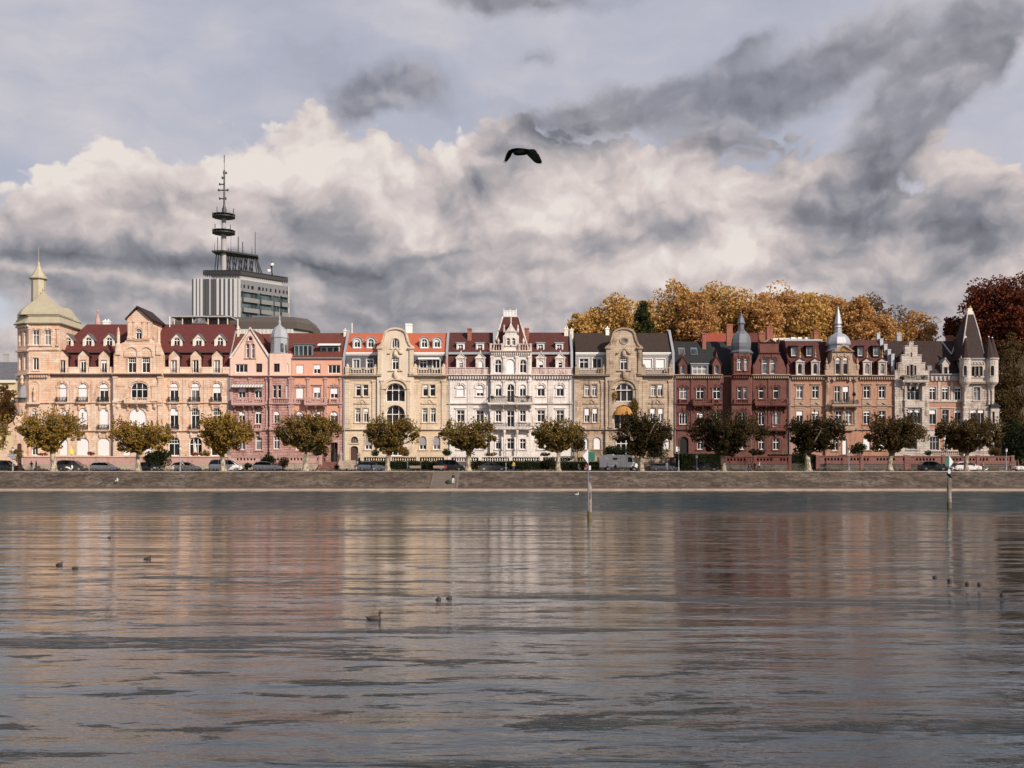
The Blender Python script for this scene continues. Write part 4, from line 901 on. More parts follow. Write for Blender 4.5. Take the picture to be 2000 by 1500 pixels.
# ================================================================== C and E: a matching pair with bell gables
def bell_house(x_l, x_r, off, r, st, pale, T, roofm, slate, wins, win4, dorm, row4, loggia, shade):
    """off: column of the gable axis"""
    ax = off
    cols = lambda *l: l
    yc = Y0-.55
    # side walls
    gl, gr = ax-36, ax+36
    for a, c, ws in ((x_l, gl, [w for w in wins if w[0] < ax]), (gr, x_r, [w for w in wins if w[0] > ax])):
        wall(r, Y0, [(a, 920), (c, 920), (c, 735), (a, 735)], ws, st, trim=T)
    MB().box(PX(x_l, Y0)+.05, PX(x_r, Y0)-.05, Y0+.48, Y0+13, 2.6, PZ(735, Y0)).build('wall', st, r)
    # gable risalit with the bell outline
    ol = [(gl, 920), (gr, 920), (gr, 720), (ax+34.5, 716), (ax+34.5, 679), (ax+31, 677), (ax+27, 673), (ax+23.5, 665), (ax+21, 657)]
    n = 9; ol += [(ax+20.5*math.cos(math.pi*i/n), 655-12*math.sin(math.pi*i/n)) for i in range(n+1)]
    ol += [(ax-21, 657), (ax-23.5, 665), (ax-27, 673), (ax-31, 677), (ax-34.5, 679), (ax-34.5, 716), (gl, 720)]
    wall(r, yc, ol, win4, pale, depth=1.0, trim=T)
    # coping that follows the bell
    path = [(ax-35, 678.5), (ax-31, 676.5), (ax-27, 672.5), (ax-23.5, 664.5), (ax-21.2, 656)]+[(ax-20.8*math.cos(math.pi*i/14), 654.5-12.5*math.sin(math.pi*i/14)) for i in range(15)]+[(ax+21.2, 656), (ax+23.5, 664.5), (ax+27, 672.5), (ax+31, 676.5), (ax+35, 678.5)]
    m = MB(); rg = []
    pts = [Vector((PX(a, yc), 0, PZ(b, yc))) for a, b in path]
    for i, p in enumerate(pts):
        d = (pts[min(i+1, len(pts)-1)]-pts[max(i-1, 0)]).normalized(); nn = Vector((-d.z, 0, d.x))
        rg.append([(p.x-nn.x*.12, yc-.28, p.z-nn.z*.12), (p.x+nn.x*.22, yc-.28, p.z+nn.z*.22), (p.x+nn.x*.22, yc+1.05, p.z+nn.z*.22), (p.x-nn.x*.12, yc+1.05, p.z-nn.z*.12)])
    m.rings(rg); m.build('gable_coping', shade, r)
    # gable pilasters, their capitals
    for x in (ax-31, ax+31): pilaster(r, yc, x, 7, 680, 731, T, .25)
    for x in (ax-31, ax+31): MB().box(PX(x-6, yc), PX(x+6, yc), yc-.5, yc+.3, PZ(681.5, yc), PZ(678.5, yc)).build('capital', shade, r)
    # pediment with carved field above the attic window
    x0, x1 = PX(ax-14, yc), PX(ax+14, yc); zb, zm, ztp = PZ(691, yc), PZ(688.5, yc), PZ(676.5, yc); xc = PX(ax, yc)
    m = MB()
    for sg in (-1, 1):
        q = [(xc, ztp), (xc+sg*(x1-xc)*.85, zm), (xc+sg*(x1-xc), zm), (xc+sg*(x1-xc), zb), (xc+sg*(x1-xc)*.7, zb), (xc, ztp-.42)]
        if sg > 0: q.reverse()
        m.prism(q, yc-.35, yc+.02)
    m.build('pediment', shade, r)
    lathe_part(r, 'carved_shell', T, ax, yc-.1, [(4, 696), (5, 692), (3.6, 686), (1.2, 683)], 8)
    # loggia arch
    band(r, yc, ax-14, ax+14, 723.5, 726, .25, T, 'window_sill', 2)
    for (t, b, w, rise) in loggia:
        x0, x1, z0, z1, ri = wdims(yc, ax, t, b, w, rise)
        MB().prism(arch_poly(x0, x1, z0, z1, ri, 10), yc+.93, yc+.99).build('loggia_back', M['buffpale'] if shade is not M['tantrim'] else M['tan'], r)
    x0, x1, z0, z1, ri = wdims(yc, ax, 742, 838, 46, .8)
    m = MB(); m.prism(arch_poly(x0-.45, x1+.45, PZ(760, yc), z1+.45, ri+.3, 12), yc-.3, yc+.01, [arch_poly(x0, x1, PZ(760, yc)+.01, z1, ri, 12)], back=False)
    m.build('arch_moulding', shade, r)
    for x in (ax-26, ax+26): pilaster(r, yc, x, 6, 742, 836, T, .18)
    lathe_part(r, 'cartouche', shade, ax, yc-.15, [(1, 742), (4.2, 738), (5.2, 733), (4.6, 728), (1.5, 724), (0, 723)], 8, sx=1)
    for a, c in ((x_l, gl+9), (gr-9, x_r)):
        band(r, Y0-.3, a, c, 732.5, 736.5, .65, shade)
        band(r, Y0, a, c, 741.5, 743, .12, T, 'frieze', 1)
    for a, c, Y in ((x_l, gl, Y0), (gr, x_r, Y0), (gl, gr, yc)):
        band(r, Y, a, c, 838, 841, .35, shade, 'string_course', 2)
        band(r, Y, a, c, 903, 920, .3, T, 'plinth', 1)
    for x in (x_l+6, gl-5, gr+5, x_r-6):
        pilaster(r, Y0, x, 9, 743, 837, T if st is M['buff'] else M['tan'], .18)
    # curved relief panels between the first and second row
    for cxp in {round((a[0]+b_[0])/2, 1) for a, b_ in zip([w for w in wins if 740 < w[1] < 760][::2], [w for w in wins if 740 < w[1] < 760][1::2])}:
        m = MB(); q = [(-15, 789), (15, 789), (15, 786.5), (10, 786), (6, 781), (0, 777.5), (-6, 781), (-10, 786), (-15, 786.5)]
        m.prism([(PX(cxp+a, Y0), PZ(b, Y0)) for a, b in q], Y0-.18, Y0+.02, [[(PX(cxp+a, Y0), PZ(b, Y0)) for a, b in ((-8, 788), (8, 788), (4, 783.5), (0, 780.5), (-4, 783.5))]])
        m.build('relief_panel', shade, r)
        lathe_part(r, 'relief_shell', T, cxp, Y0-.02, [(3, 788), (2.5, 785), (.5, 782)], 7)
    # attic storey behind the balustrade
    for a, c, side in ((x_l+4, gl, 0), (gr, x_r-4, 1)):
        Ya = Y0+1.2
        wall(r, Ya, [(a, 733), (c, 733), (c, 693), (a, 693)], [w for w in row4 if (w[0] > ax) == bool(side)], slate, trim=M['whitep'])
        band(r, Ya, a, c, 688.5, 694, .35, M['whitep'], 'fascia', 2)
        rail(r, Y0-.1, a+6, c-6, 718.5, 731, T, True, d=.3, pitch=.5, ends=False)
        for x in (a+2, c-3): MB().box(PX(x-3, Y0), PX(x+4.5, Y0), Y0-.45, Y0+.2, PZ(732, Y0), PZ(716.5, Y0)).lathe(PX(x+.7, Y0), Y0-.1, [(.28, PZ(716.4, Y0)), (.33, PZ(713.5, Y0)), (.1, PZ(711, Y0)), (0, PZ(710, Y0))], 8).build('parapet_post', T, r)
    roof(r, [(735, Y0+1.6), (692, Y0+1.6), (689, Y0+1.0), (650.5, Y0+5.5), (689, Y0+12), (735, Y0+12)], x_l+4, x_r-2, roofm)
    MB().prism([(PX(ax-19, Y0), PZ(690, Y0)), (PX(ax+19, Y0), PZ(690, Y0)), (PX(ax+18, Y0), PZ(655, Y0)), (PX(ax, Y0), PZ(646, Y0)), (PX(ax-18, Y0), PZ(655, Y0))], yc+1.0, Y0+7).build('gable_roof', roofm, r)
    partywall(r, [(735, Y0+.3), (692, Y0+.5), (648, Y0+5.6), (692, Y0+12)], x_r-.5, M['lead'])
    downpipe(r, Y0, x_l+1, 737, 905)

rC = house_root('bell_gable_house', 672, 874, Y0, 'cream stone house with a round bell gable and bright orange tiled roof')
bell_house(672, 873, 772.5, rC, M['buff'], M['buffpale'], M['bufftrim'], M['r_orange'], M['slate'],
    [W_(700, 751, 774, 11, 0, 'd', 0, 1), W_(714, 751, 774, 11, 0, 'd', 0, 1), W_(831, 751, 774, 11, 0, 'd', 0, 1), W_(845, 751, 774, 11, 0, 'd', 0, 1),
     W_(699, 797, 825, 10.5, 0, 's', 0, 1), W_(715, 797, 825, 10.5, 0, 's', 0, 1), W_(830, 797, 825, 10.5, 0, 's', 0, 1), W_(846, 797, 825, 10.5, 0, 's', 0, 1),
     W_(826, 852, 878, 14, 1, 'v', .68, 1, bmat=M['blindgrey']), W_(853, 852, 878, 14, 1, 'v', .68, 1, bmat=M['blindgrey']), W_(720, 852, 878, 14, 1, 'v', .68, 1, bmat=M['blindgrey']), W_(692.4, 852.5, 865, 14, 1, 'c', 0, 1, fm=M['darkwood']), W_(692, 871, 900, 15, .7, 'n', 0, 1, gm=M['darkwood'], fm=M['darkwood'])],
    [W_(772.5, 660.5, 680, 15, 1, 't', 0, 1), W_(772.5, 698, 722, 13.5, 0, 's', 0, 1), W_(772, 748, 784, 37, .85, 'T', 0, 0, dep=.75), W_(772, 791, 838, 37, .85, 'T', 0, 0, dep=.75), W_(772, 852, 890, 30, .6, 'T', 0, 1)],
    None, [W_(696, 702, 720, 13, 0, 'v', 0, 5), W_(722.5, 702, 720, 13, 0, 'c', 0, 5), W_(826.5, 702, 720, 14, 0, 'c', 0, 5), W_(852, 702, 720, 14, 0, 'v', 0, 5)],
    [], M['bufftrim'])
for x in (697.5, 724.3, 828.8, 853.7):
    dormer(rC, Y0+2.0, x, 658, 680, 19, 'round', M['slatepale'], M['zinc'], W_(x, 662, 678.5, 12, .9, 'c', 0, 1), 3.4, 666, trim=M['whitep'], over=.1)
chimney(rC, Y0+7, 792, 805, 632, 652, M['whitep'], 0)
m = MB(); m.rings([[(PX(817, Y0+1), Y0+1, PZ(697, Y0)), (PX(817, Y0+1), Y0-.1, PZ(700.5, Y0)), (PX(817, Y0+1), Y0-.1, PZ(702, Y0))], [(PX(858.5, Y0+1), Y0+1, PZ(697, Y0)), (PX(858.5, Y0+1), Y0-.1, PZ(700.5, Y0)), (PX(858.5, Y0+1), Y0-.1, PZ(702, Y0))]]); m.build('awning', M['awnw'], rC)
MB().tube((PX(687.5, Y0+6), Y0+6, PZ(655, Y0+6)), (PX(687.5, Y0+6), Y0+6, PZ(631, Y0+6)), .09).build('vent_pipe', M['whitep'], rC)

rE = house_root('bell_gable_house', 1120, 1317, Y0, 'weathered tan stone house with a round bell gable, dark brown roof and orange dome awning')
bell_house(1120, 1316, 1218.5, rE, M['tan'], M['tan'], M['tantrim'], M['r_brown'], M['slatepale'],
    [W_(1147, 751, 774, 10.5, 0, 's', 0, 1, gm=M['glasscurt']), W_(1161, 751, 774, 10.5, 0, 's', 0, 1, gm=M['glasscurt']), W_(1276.5, 751, 774, 10.5, 0, 's', 0, 1), W_(1289.5, 751, 774, 10.5, 0, 's', 0, 1),
     W_(1146.5, 797, 825, 10.5, 0, 'c', .5, 1), W_(1162, 797, 825, 10.5, 0, 'c', .38, 1), W_(1275, 797, 825, 10.5, 0, 'v', .4, 1), W_(1290.5, 797, 825, 10.5, 0, 'v', .4, 1),
     W_(1141.6, 854, 878, 14, 1, 'v', 1, 1), W_(1166.5, 854, 878, 14, 1, 'v', 1, 1), W_(1276, 854, 878, 14, 1, 'v', .4, 1), W_(1301, 854, 878, 14, 1, 'v', 1, 1)],
    [W_(1218.5, 698, 723, 15, 0, 's', 0, 1), W_(1219, 748, 784, 36, .85, 'T', 0, 0, dep=.4), W_(1218, 791, 838, 36, .85, 'T', 0, 0, dep=.75), W_(1218, 852, 890, 30, .6, 'T', 0, 1)],
    None, [W_(1140.5, 700, 720, 18, 0, 'c', 0, 5), W_(1166, 700, 720, 18, 0, 'v', 0, 5), W_(1265, 701, 720, 17, 0, 'v', 1, 5), W_(1290, 701, 720, 17, 0, 'v', 1, 5)],
    [], M['tantrim'])
yc = Y0-.55
MB().lathe(PX(1219.5, yc), yc-.1, [(.68, PZ(665.4, yc)-.0), (.68, PZ(665.4, yc)+.01)], 12) if False else None
m = MB(); xo, zo = PX(1219.5, yc), PZ(665.4, yc)
el = lambda a, b_: [(xo+a*math.cos(2*math.pi*i/14), zo+b_*math.sin(2*math.pi*i/14)) for i in range(14)]
m.prism(el(.92, .68), yc-.14, yc-.005, [el(.66, .42)]); oc = m.build('oculus', M['tantrim'], rE); MB().prism(el(.67, .43), yc-.05, yc-.01).build('pane', M['glasscurt'], oc)
chimney(rE, Y0+5, 1183, 1190, 640, 664, M['whitep'], 1)
chimney(rE, Y0+5, 1113, 1120, 643, 655, M['creamp'], 1)
# dome awning over the middle loggia
m = MB(); rg = []; xa, xb = PX(1199.5, yc), PX(1236, yc); zt_, zb_ = PZ(793, yc), PZ(811, yc)
for i in range(9):
    t = math.pi*i/8; rg.append([((xa+xb)/2-(xb-xa)/2*math.cos(t), yc-.05-(1.0*math.sin(u))*math.sin(t)**.6 if 0 < i < 8 else yc-.05, zb_+(zt_-zb_)*(math.sin(t)**.8 if 0 < i < 8 else 0)*math.cos(u)) for u in [math.pi/2*k/5 for k in range(6)]])
vs = [p for q in rg for p in q]; m.add(vs, [(a*6+k, a*6+k+1, (a+1)*6+k+1, (a+1)*6+k) for a in range(8) for k in range(5)]); m.build('awning', M['awno'], rE, smooth=False)
# ================================================================== D: white house with crowned pyramid roof
def house_D():
    r = house_root('white_house', 874, 1119, Y0, 'white stone house with two iron balconies and crowned steep pyramid roof')
    T = M['whitetrim']; st = M['white']
    cols = (899.7, 937.5, 1056.7, 1094)
    bl = (1, .72, .32, .1)
    yc = Y0-.6
    ws = []
    for x, k in zip(cols, bl):
        ws += [W_(x, 751, 774, 15, 1, 'c', k, 4), W_(x, 801, 824, 15.5, 0, 'c', .08, 2), W_(x, 857, 877.5, 13, .25, 'c', 0, 1)]
    for a, c, sd_ in ((873.5, 957, 0), (1038.5, 1119, 1)):
        wall(r, Y0, [(a, 920), (c, 920), (c, 734), (a, 734)], [w for w in ws if (w[0] > 1000) == bool(sd_)], st, trim=T)
    MB().box(PX(873.5, Y0)+.05, PX(1119, Y0)-.05, Y0+.48, Y0+13, 2.6, PZ(734, Y0)).build('wall', st, r)
    wc = [W_(973.5, 751, 774, 13, 1, 'c', .3, 1), W_(997.3, 750, 786, 15, 1, 'c', 0, 1), W_(1021, 751, 774, 13, 1, 'c', 0, 1),
          W_(973.5, 801, 824, 12, 0, 'c', 0, 1), W_(997.3, 801, 834, 15, 0, 'c', .06, 1), W_(1021, 801, 824, 12, 0, 'c', 0, 1),
          W_(973.5, 857, 877.5, 12, .2, 'c', 0, 1), W_(997.3, 856, 877.5, 15, .2, 'c', 0, 1), W_(1021, 857, 877.5, 12, .2, 'c', 0, 1),
          W_(973, 702, 728.5, 14, 1, 'c', 0, 1), W_(1021.7, 702, 728.5, 14, 1, 'c', 0, 1), W_(997, 701, 730, 17, 1, 'n', 1, 1)]
    wall(r, yc, [(957, 920), (1038.5, 920), (1038.5, 687), (957, 687)], wc, st, trim=T, depth=1.1)
    MB().box(PX(957.5, yc), PX(1038, yc), yc+1.0, Y0+6, PZ(735, Y0), PZ(688, Y0)).build('wall', st, r)
    for a, c, Y in ((873.5, 957, Y0), (1038.5, 1119, Y0), (957, 1038.5, yc)):
        band(r, Y, a, c, 731.5, 735.5, .7, T, dent=.5); band(r, Y, a, c, 787.5, 790, .35, T, 'string_course', 2); band(r, Y, a, c, 836, 839, .35, T, 'string_course', 2); band(r, Y, a, c, 904, 920, .3, T, 'plinth', 1)
    band(r, yc, 957, 1038.5, 685.5, 689.5, .6, T, dent=.4); band(r, yc, 958, 1037.5, 694, 696, .2, T, 'frieze', 1)
    for x in (961, 984.5, 1009.5, 1034): pilaster(r, yc, x, 4.5, 696, 731, T, .22); pilaster(r, yc, x, 4, 743, 774, T, .2)
    for x in (877, 918.5, 954, 1042, 1075.5, 1115): pilaster(r, Y0, x, 6 if x not in (918.5, 1075.5) else 11, 741, 787, T, .12, False); pilaster(r, Y0, x, 6 if x not in (918.5, 1075.5) else 11, 791, 836, T, .12, False)
    for a, c in ((876, 956), (1039.5, 1116)):             # attic parapet of carved panels, broken by the dormers
        m = MB(); m.box(PX(a, Y0), PX(c, Y0), Y0-.1, Y0+.25, PZ(731.4, Y0), PZ(719, Y0)); m.box(PX(a, Y0)-.05, PX(c, Y0)+.05, Y0-.22, Y0+.3, PZ(719.3, Y0), PZ(717.7, Y0))
        x = PX(a, Y0)+.3
        while x < PX(c, Y0)-.9: m.prism([(x, PZ(729, Y0)), (x+.85, PZ(729, Y0)), (x+.85, PZ(721.5, Y0)), (x, PZ(721.5, Y0))], Y0-.18, Y0-.09, [[(x+.12, PZ(727.5, Y0)), (x+.73, PZ(727.5, Y0)), (x+.42, PZ(722.5, Y0))]]); x += 1.1
        m.build('parapet', M['rosewhite'], r)
    balcony(r, yc, 953.5, 1039.5, 774.5, 787, T, False, 1.35, M['iron'], 4, .3)
    balcony(r, yc, 957, 1036, 826, 835, T, False, 1.2, M['iron'], 4, .3)
    for x in (985, 1010): lathe_part(r, 'column', T, x, yc-.9, [(3, 905), (3, 900), (2, 898), (1.7, 848), (3, 844), (3, 840)], 10)
    rail(r, yc-.05, 957.5, 982, 671.5, 686, M['rosewhite'], True, d=.3, pitch=.42); rail(r, yc-.05, 1013.5, 1038, 671.5, 686, M['rosewhite'], True, d=.3, pitch=.42)
    # ogee gabled aedicule
    ag = [(982.5, 686), (1013.5, 686), (1013.5, 656), (1010, 653), (1007, 646), (1004.5, 642), (1001.5, 638), (999.4, 633), (998, 626), (996.6, 633), (994.5, 638), (991.5, 642), (989, 646), (986, 653), (982.5, 656)]
    wall(r, yc+.1, ag, [W_(992.5, 660, 674, 7, 1, 'd', 0, 1, gm=M['glasscurt']), W_(1003, 660, 674, 7, 1, 'd', 0, 1, gm=M['glasscurt'])], M['whitetrim'], depth=3.5, trim=T)
    band(r, yc+.1, 982.5, 1013.5, 646.5, 649, .2, T, 'cornice', 2)
    for x, tp in ((984.5, 633), (1011.5, 633), (998, 618)): lathe_part(r, 'finial', T, x, yc+.3, [(1.8, 650 if x != 998 else 628), (2.2, tp+10), (1, tp+8), (1.6, tp+5), (0, tp)], 8)
    for x in (973.5, 1022.5): lathe_part(r, 'urn', T, x, yc+.1, [(2, 673), (1, 671), (2.6, 666), (1, 662), (0, 659)], 8)
    # truncated pyramid with crown
    Yp = Y0+3.5
    m = MB(); q = lambda x0, x1, row, a, b_: [(PX(x0, a), a, PZ(row, a)), (PX(x1, a), a, PZ(row, a)), (PX(x1, a), b_, PZ(row, a)), (PX(x0, a), b_, PZ(row, a))]
    m.rings([q(962, 1034, 687, Y0+.9, Y0+9), q(967, 1029, 672, Y0+1.4, Y0+8.5), q(975, 1020, 645, Y0+2.4, Y0+7.5), q(982, 1012.5, 619, Y0+3.3, Y0+6.6)]); m.build('pyramid_roof', M['r_brownred'], r)
    m = MB()
    for a, c in (((962, 687, Y0+.9), (982, 619, Y0+3.3)), ((1034, 687, Y0+.9), (1012.5, 619, Y0+3.3))):
        p0, p1 = [Vector((PX(k[0], k[2]), k[2], PZ(k[1], k[2]))) for k in (a, c)]; m.tube(p0, p1, .12, n=6)
        for i in range(9): p = p0.lerp(p1, (i+.5)/9); m.tube(p, p+Vector((-.15 if a[0] < 1000 else .15, -.1, .45)), .12, .02, 5)
    m.build('ridge_crocket', T, r)
    MB().box(PX(981, Yp), PX(1013, Yp), Yp-.2, Yp+3.6, PZ(620, Yp), PZ(618, Yp)).build('roof_platform', T, r)
    m = MB(); a, c, z0, z1 = PX(984, Yp), PX(1008.5, Yp), PZ(618, Yp), PZ(603, Yp)
    for yy in (Yp, Yp+2.4):
        m.box(a, c, yy-.03, yy+.03, z0+.05, z0+.13); m.box(a, c, yy-.03, yy+.03, z1-.4, z1-.32)
        for i in range(5):
            x = a+(c-a)*i/4; m.box(x-.05, x+.05, yy-.05, yy+.05, z0, z1 if i in (0, 4, 2) else z1-.3)
        for i in range(4):
            xa, xb = a+(c-a)*i/4, a+(c-a)*(i+1)/4
            m.tube((xa, yy, z0+.1), (xb, yy, z1-.35), .035, n=4); m.tube((xb, yy, z0+.1), (xa, yy, z1-.35), .035, n=4)
            for k in range(10): t0, t1 = 2*math.pi*k/10, 2*math.pi*(k+1)/10; mx, mz = (xa+xb)/2, (z0+z1)/2-.1; m.tube((mx+.26*math.cos(t0), yy, mz+.34*math.sin(t0)), (mx+.26*math.cos(t1), yy, mz+.34*math.sin(t1)), .04, n=4)
    for xx in (a, c):
        for i in range(5): y_ = Yp+i*.6; m.box(xx-.04, xx+.04, y_-.04, y_+.04, z0, z1-.3)
        m.box(xx-.03, xx+.03, Yp, Yp+2.4, z1-.4, z1-.32)
    m.build('roof_crown', M['frame'], r)
    # mansards left and right
    for a, c in ((875, 962), (1034, 1116)):
        roof(r, [(734, Y0+.6), (690, Y0+1.6), (690, Y0+12), (734, Y0+13)], a, c, M['r_brownred'])
        roof(r, [(688, Y0+1.4), (649.5, Y0+5.8), (688, Y0+12)], a, c, M['r_brownred'])
        MB().box(PX(a, Y0), PX(c, Y0), Y0+1.1, Y0+1.75, PZ(692, Y0+1), PZ(687.5, Y0+1)).build('roof_ledge', M['zinc'], r)
    for i, x in enumerate((899.7, 937.5, 1056, 1092.5)):
        dormer(r, Y0+2.0, x, 670, 687.5, 16, 'flat', M['zinc'] if i > 1 else M['whitetrim'], M['zinc'], W_(x, 673, 686, 10, 0, 'c', 0, 1), 3, trim=M['frame'])
    for i, x in enumerate((900.4, 938.2, 1056.8, 1094.2)):
        dormer(r, Y0-.05, x, 690.5, 731.3, 18.5, 'pediment', M['whitetrim'], M['whitetrim'], W_(x, 704, 728.5, 9, .9, 'd', (.2, .75, .35, 0)[i], 0), 2.2, 699, trim=M['whitetrim'])
    chimney(r, Y0+4, 913, 921, 641, 662, M['brick'], 0); chimney(r, Y0+4, 1025, 1033, 640, 662, M['brick'], 0); chimney(r, Y0+5, 1102, 1110, 641, 655, M['creamp'], 2)
    partywall(r, [(735, Y0+.3), (690, Y0+.8), (648, Y0+5.9), (690, Y0+12)], 1117, M['zinc'])
    downpipe(r, Y0, 877.8, 737, 905); downpipe(r, Y0, 1118, 737, 905); downpipe(r, Y0, 955.5, 737, 905)
    MB().box(PX(871.5, Y0), PX(875, Y0), Y0-.1, Y0+.4, PZ(732, Y0), PZ(694, Y0)).build('party_wall', M['pinktrim'], r)
house_D()

# ================================================================== F: dark red brick house with domed bay and stepped pediment gable
def house_F():
    r = house_root('red_brick_house', 1317, 1543, Y0, 'dark red brick house with a grey onion-domed bay and black slate roof')
    T = M['redtrim']; st = M['redbrick']
    fl = [W_(x, 756, 779.5, 16, 0, 'c', .0, 4, gm=g_) for x, g_ in ((1335, M['glasscurt']), (1368, M['glass']), (1400, M['glass']))]
    fl += [W_(1335, 804, 829, 17, .9, 't', 0, 4), W_(1368, 804, 833, 14, .6, 'c', 0, 1), W_(1400, 804, 829, 14, .9, 'c', 0, 1), W_(1336, 853, 889, 17, .9, 'n', 0, 1, gm=M['dark'], fm=M['darkwood']), W_(1368, 856, 878, 13, 0, 'c', 0, 1), W_(1397, 856, 878, 13, 0, 'c', 0, 1)]
    wall(r, Y0, [(1317, 920), (1411, 920), (1411, 735), (1317, 735)], fl, st, trim=T, body=(1317, 1543, 735, 13))
    wall(r, Y0+.75, [(1411, 920), (1428, 920), (1428, 735), (1411, 735)], [W_(1420, 760, 781, 6, .5, 'd', 0, 1)], st, trim=T, depth=.3)
    yb = Y0-1.5; dm = Y0
    bx0, bx1 = 1429, 1468
    wall(r, yb, [(bx0, 920), (bx1, 920), (bx1, 735), (bx0, 735)], [W_(1444.6, 755, 779, 8, 0, 'd', 0, 1), W_(1455.5, 755, 779, 7.5, 0, 'd', 0, 1, gm=M['glasscurt']), W_(1450, 803, 829, 13, 1, 'c', 0, 4), W_(1450, 856, 878, 12, 0, 'c', 0, 1)], st, trim=T, depth=1.6)
    # octagonal drum with paired arched lights under the dome
    Yd = yb+1.9; X = PX(1447, Yd)
    wall(r, yb+.25, [(1433, 732), (1465.5, 732), (1465.5, 690), (1433, 690)], [W_(1444.5, 698, 723.5, 10, 1, 's', 0, 4, gm=M['glasscurt']), W_(1457.3, 698, 723.5, 8, 1, 's', 0, 4, gm=M['glasscurt'])], st, trim=T, depth=.5)
    lathe_part(r, 'drum', st, 1447.5, Yd+.7, [(20, 733), (20, 690)], 8)
    lathe_part(r, 'dome', M['zincdark'], 1447.5, Yd+.3, [(23, 691), (23.5, 688.5), (20.5, 687.5), (19, 685), (17.4, 684.5), (18.8, 678), (19.2, 671), (18, 662), (14.5, 653.5), (9.5, 648), (7.4, 646), (8, 645), (5.6, 643.5), (5.8, 634), (8, 632.5), (8, 631), (6.9, 629), (5.4, 622), (2.4, 617), (2.6, 615.5), (1, 613), (0, 607)], 8)
    # right part with shaped gable
    wall(r, Y0, [(1468, 920), (1542.5, 920), (1542.5, 735), (1468, 735)],
         [W_(1487.5, 755, 779, 11.5, 0, 'd', 0, 4), W_(1516, 755, 779, 11.5, 0, 'd', 0, 4), W_(1487.5, 803, 830, 13.5, 1, 'c', 0, 4), W_(1516, 803, 834, 13.5, 1, 'v', 0, 4, gm=M['glasscurt']), W_(1487.5, 856, 878, 12, 0, 'c', 0, 1), W_(1516, 856, 878.5, 13, 0, 'c', 0, 1)], st, trim=T)
    gb = [(1469, 733), (1540, 733), (1536, 722), (1530, 705), (1524, 694), (1521, 690), (1521, 669), (1514, 669), (1504, 661), (1494, 669), (1484, 669), (1484, 690), (1481, 696), (1475, 708), (1471, 722)]
    wall(r, Y0-.1, gb, [W_(1494, 699, 730, 12, 1, 'd', 0, 4, gm=M['glasscurt']), W_(1509.3, 699, 730, 12, 1, 'd', 0, 4, gm=M['glasscurt'])], st, trim=T, depth=.6)
    band(r, Y0-.1, 1482, 1523, 688.5, 691.5, .3, T); band(r, Y0-.1, 1483, 1522, 668, 670, .3, T)
    for sg in (-1, 1):
        q = [(PX(1504, Y0), PZ(660, Y0)), (PX(1504+sg*13, Y0), PZ(669, Y0)), (PX(1504+sg*12, Y0), PZ(670, Y0)), (PX(1504, Y0), PZ(662.5, Y0))]
        MB().prism(q if sg < 0 else q[::-1], Y0-.35, Y0+.5).build('gable_coping', M['tantrim'], r)
    for x in (1484, 1521): lathe_part(r, 'finial', T, x, Y0+.1, [(2.2, 669), (2.4, 665), (.8, 662), (0, 659)], 8)
    for x in (1472, 1538): lathe_part(r, 'finial', T, x, Y0, [(3.2, 733), (3.4, 718), (2, 714), (0, 709)], 8)
    MB().prism([(PX(1476, Y0), PZ(733, Y0)), (PX(1532, Y0), PZ(733, Y0)), (PX(1521, Y0), PZ(692, Y0)), (PX(1504, Y0), PZ(667, Y0)), (PX(1485, Y0), PZ(692, Y0))], Y0+.5, Y0+7).build('gable_roof', M['r_black'], r)
    for a, c, Y in ((1317, 1411, Y0), (1468, 1542.5, Y0), (1429, 1468, yb)):
        band(r, Y, a, c, 731.5, 735.5, .6, M['tantrim'] if Y == Y0 else T, dent=.4); band(r, Y, a, c, 788, 791, .35, T, 'string_course', 2); band(r, Y, a, c, 838, 841, .35, T, 'string_course', 2); band(r, Y, a, c, 904, 920, .3, T, 'plinth', 1)
    for x in (1320, 1351, 1384, 1471, 1502, 1540): pilaster(r, Y0, x, 4, 738, 788, T, .16); pilaster(r, Y0, x, 4, 791.5, 838, T, .16)
    balcony(r, Y0, 1352, 1391, 779.5, 789.5, T, True, 1.2, T, 3); balcony(r, Y0, 1472.5, 1536, 779.5, 789.5, T, True, 1.3, T, 4); balcony(r, Y0, 1492, 1537, 829, 838, T, True, 1.1, T, 3)
    rail(r, Y0-.04, 1327, 1344, 780, 788, T, d=.25); rail(r, Y0-.04, 1392, 1405, 780, 788, T, d=.25); rail(r, yb-.04, 1434, 1463, 780, 788, T, d=.25)
    roof(r, [(734, Y0+.7), (667, Y0+5.6), (734, Y0+12)], 1313, 1470, M['r_black']); roof(r, [(734, Y0+3.5), (668, Y0+6.5), (734, Y0+12)], 1468, 1543, M['r_black'])
    pr = [(734, Y0+.7), (667, Y0+5.6)]
    for x, mt in ((1331.5, M['glasscurt']), (1356, M['glassgreen'])):
        y0, y1 = slopeY(pr, 692), slopeY(pr, 679); w = 6.5
        m = MB(); m.rings([[(PX(x-w, y0), y0-.15, PZ(692, y0)), (PX(x+w, y0), y0-.15, PZ(692, y0)), (PX(x+w, y0), y0-.05, PZ(692, y0)-.2), (PX(x-w, y0), y0-.05, PZ(692, y0)-.2)], [(PX(x-w, y0), y1-.15, PZ(679, y1)), (PX(x+w, y0), y1-.15, PZ(679, y1)), (PX(x+w, y0), y1, PZ(679, y1)-.2), (PX(x-w, y0), y1, PZ(679, y1)-.2)]])
        sk = m.build('skylight', M['zincdark'], r); k = w-1.3
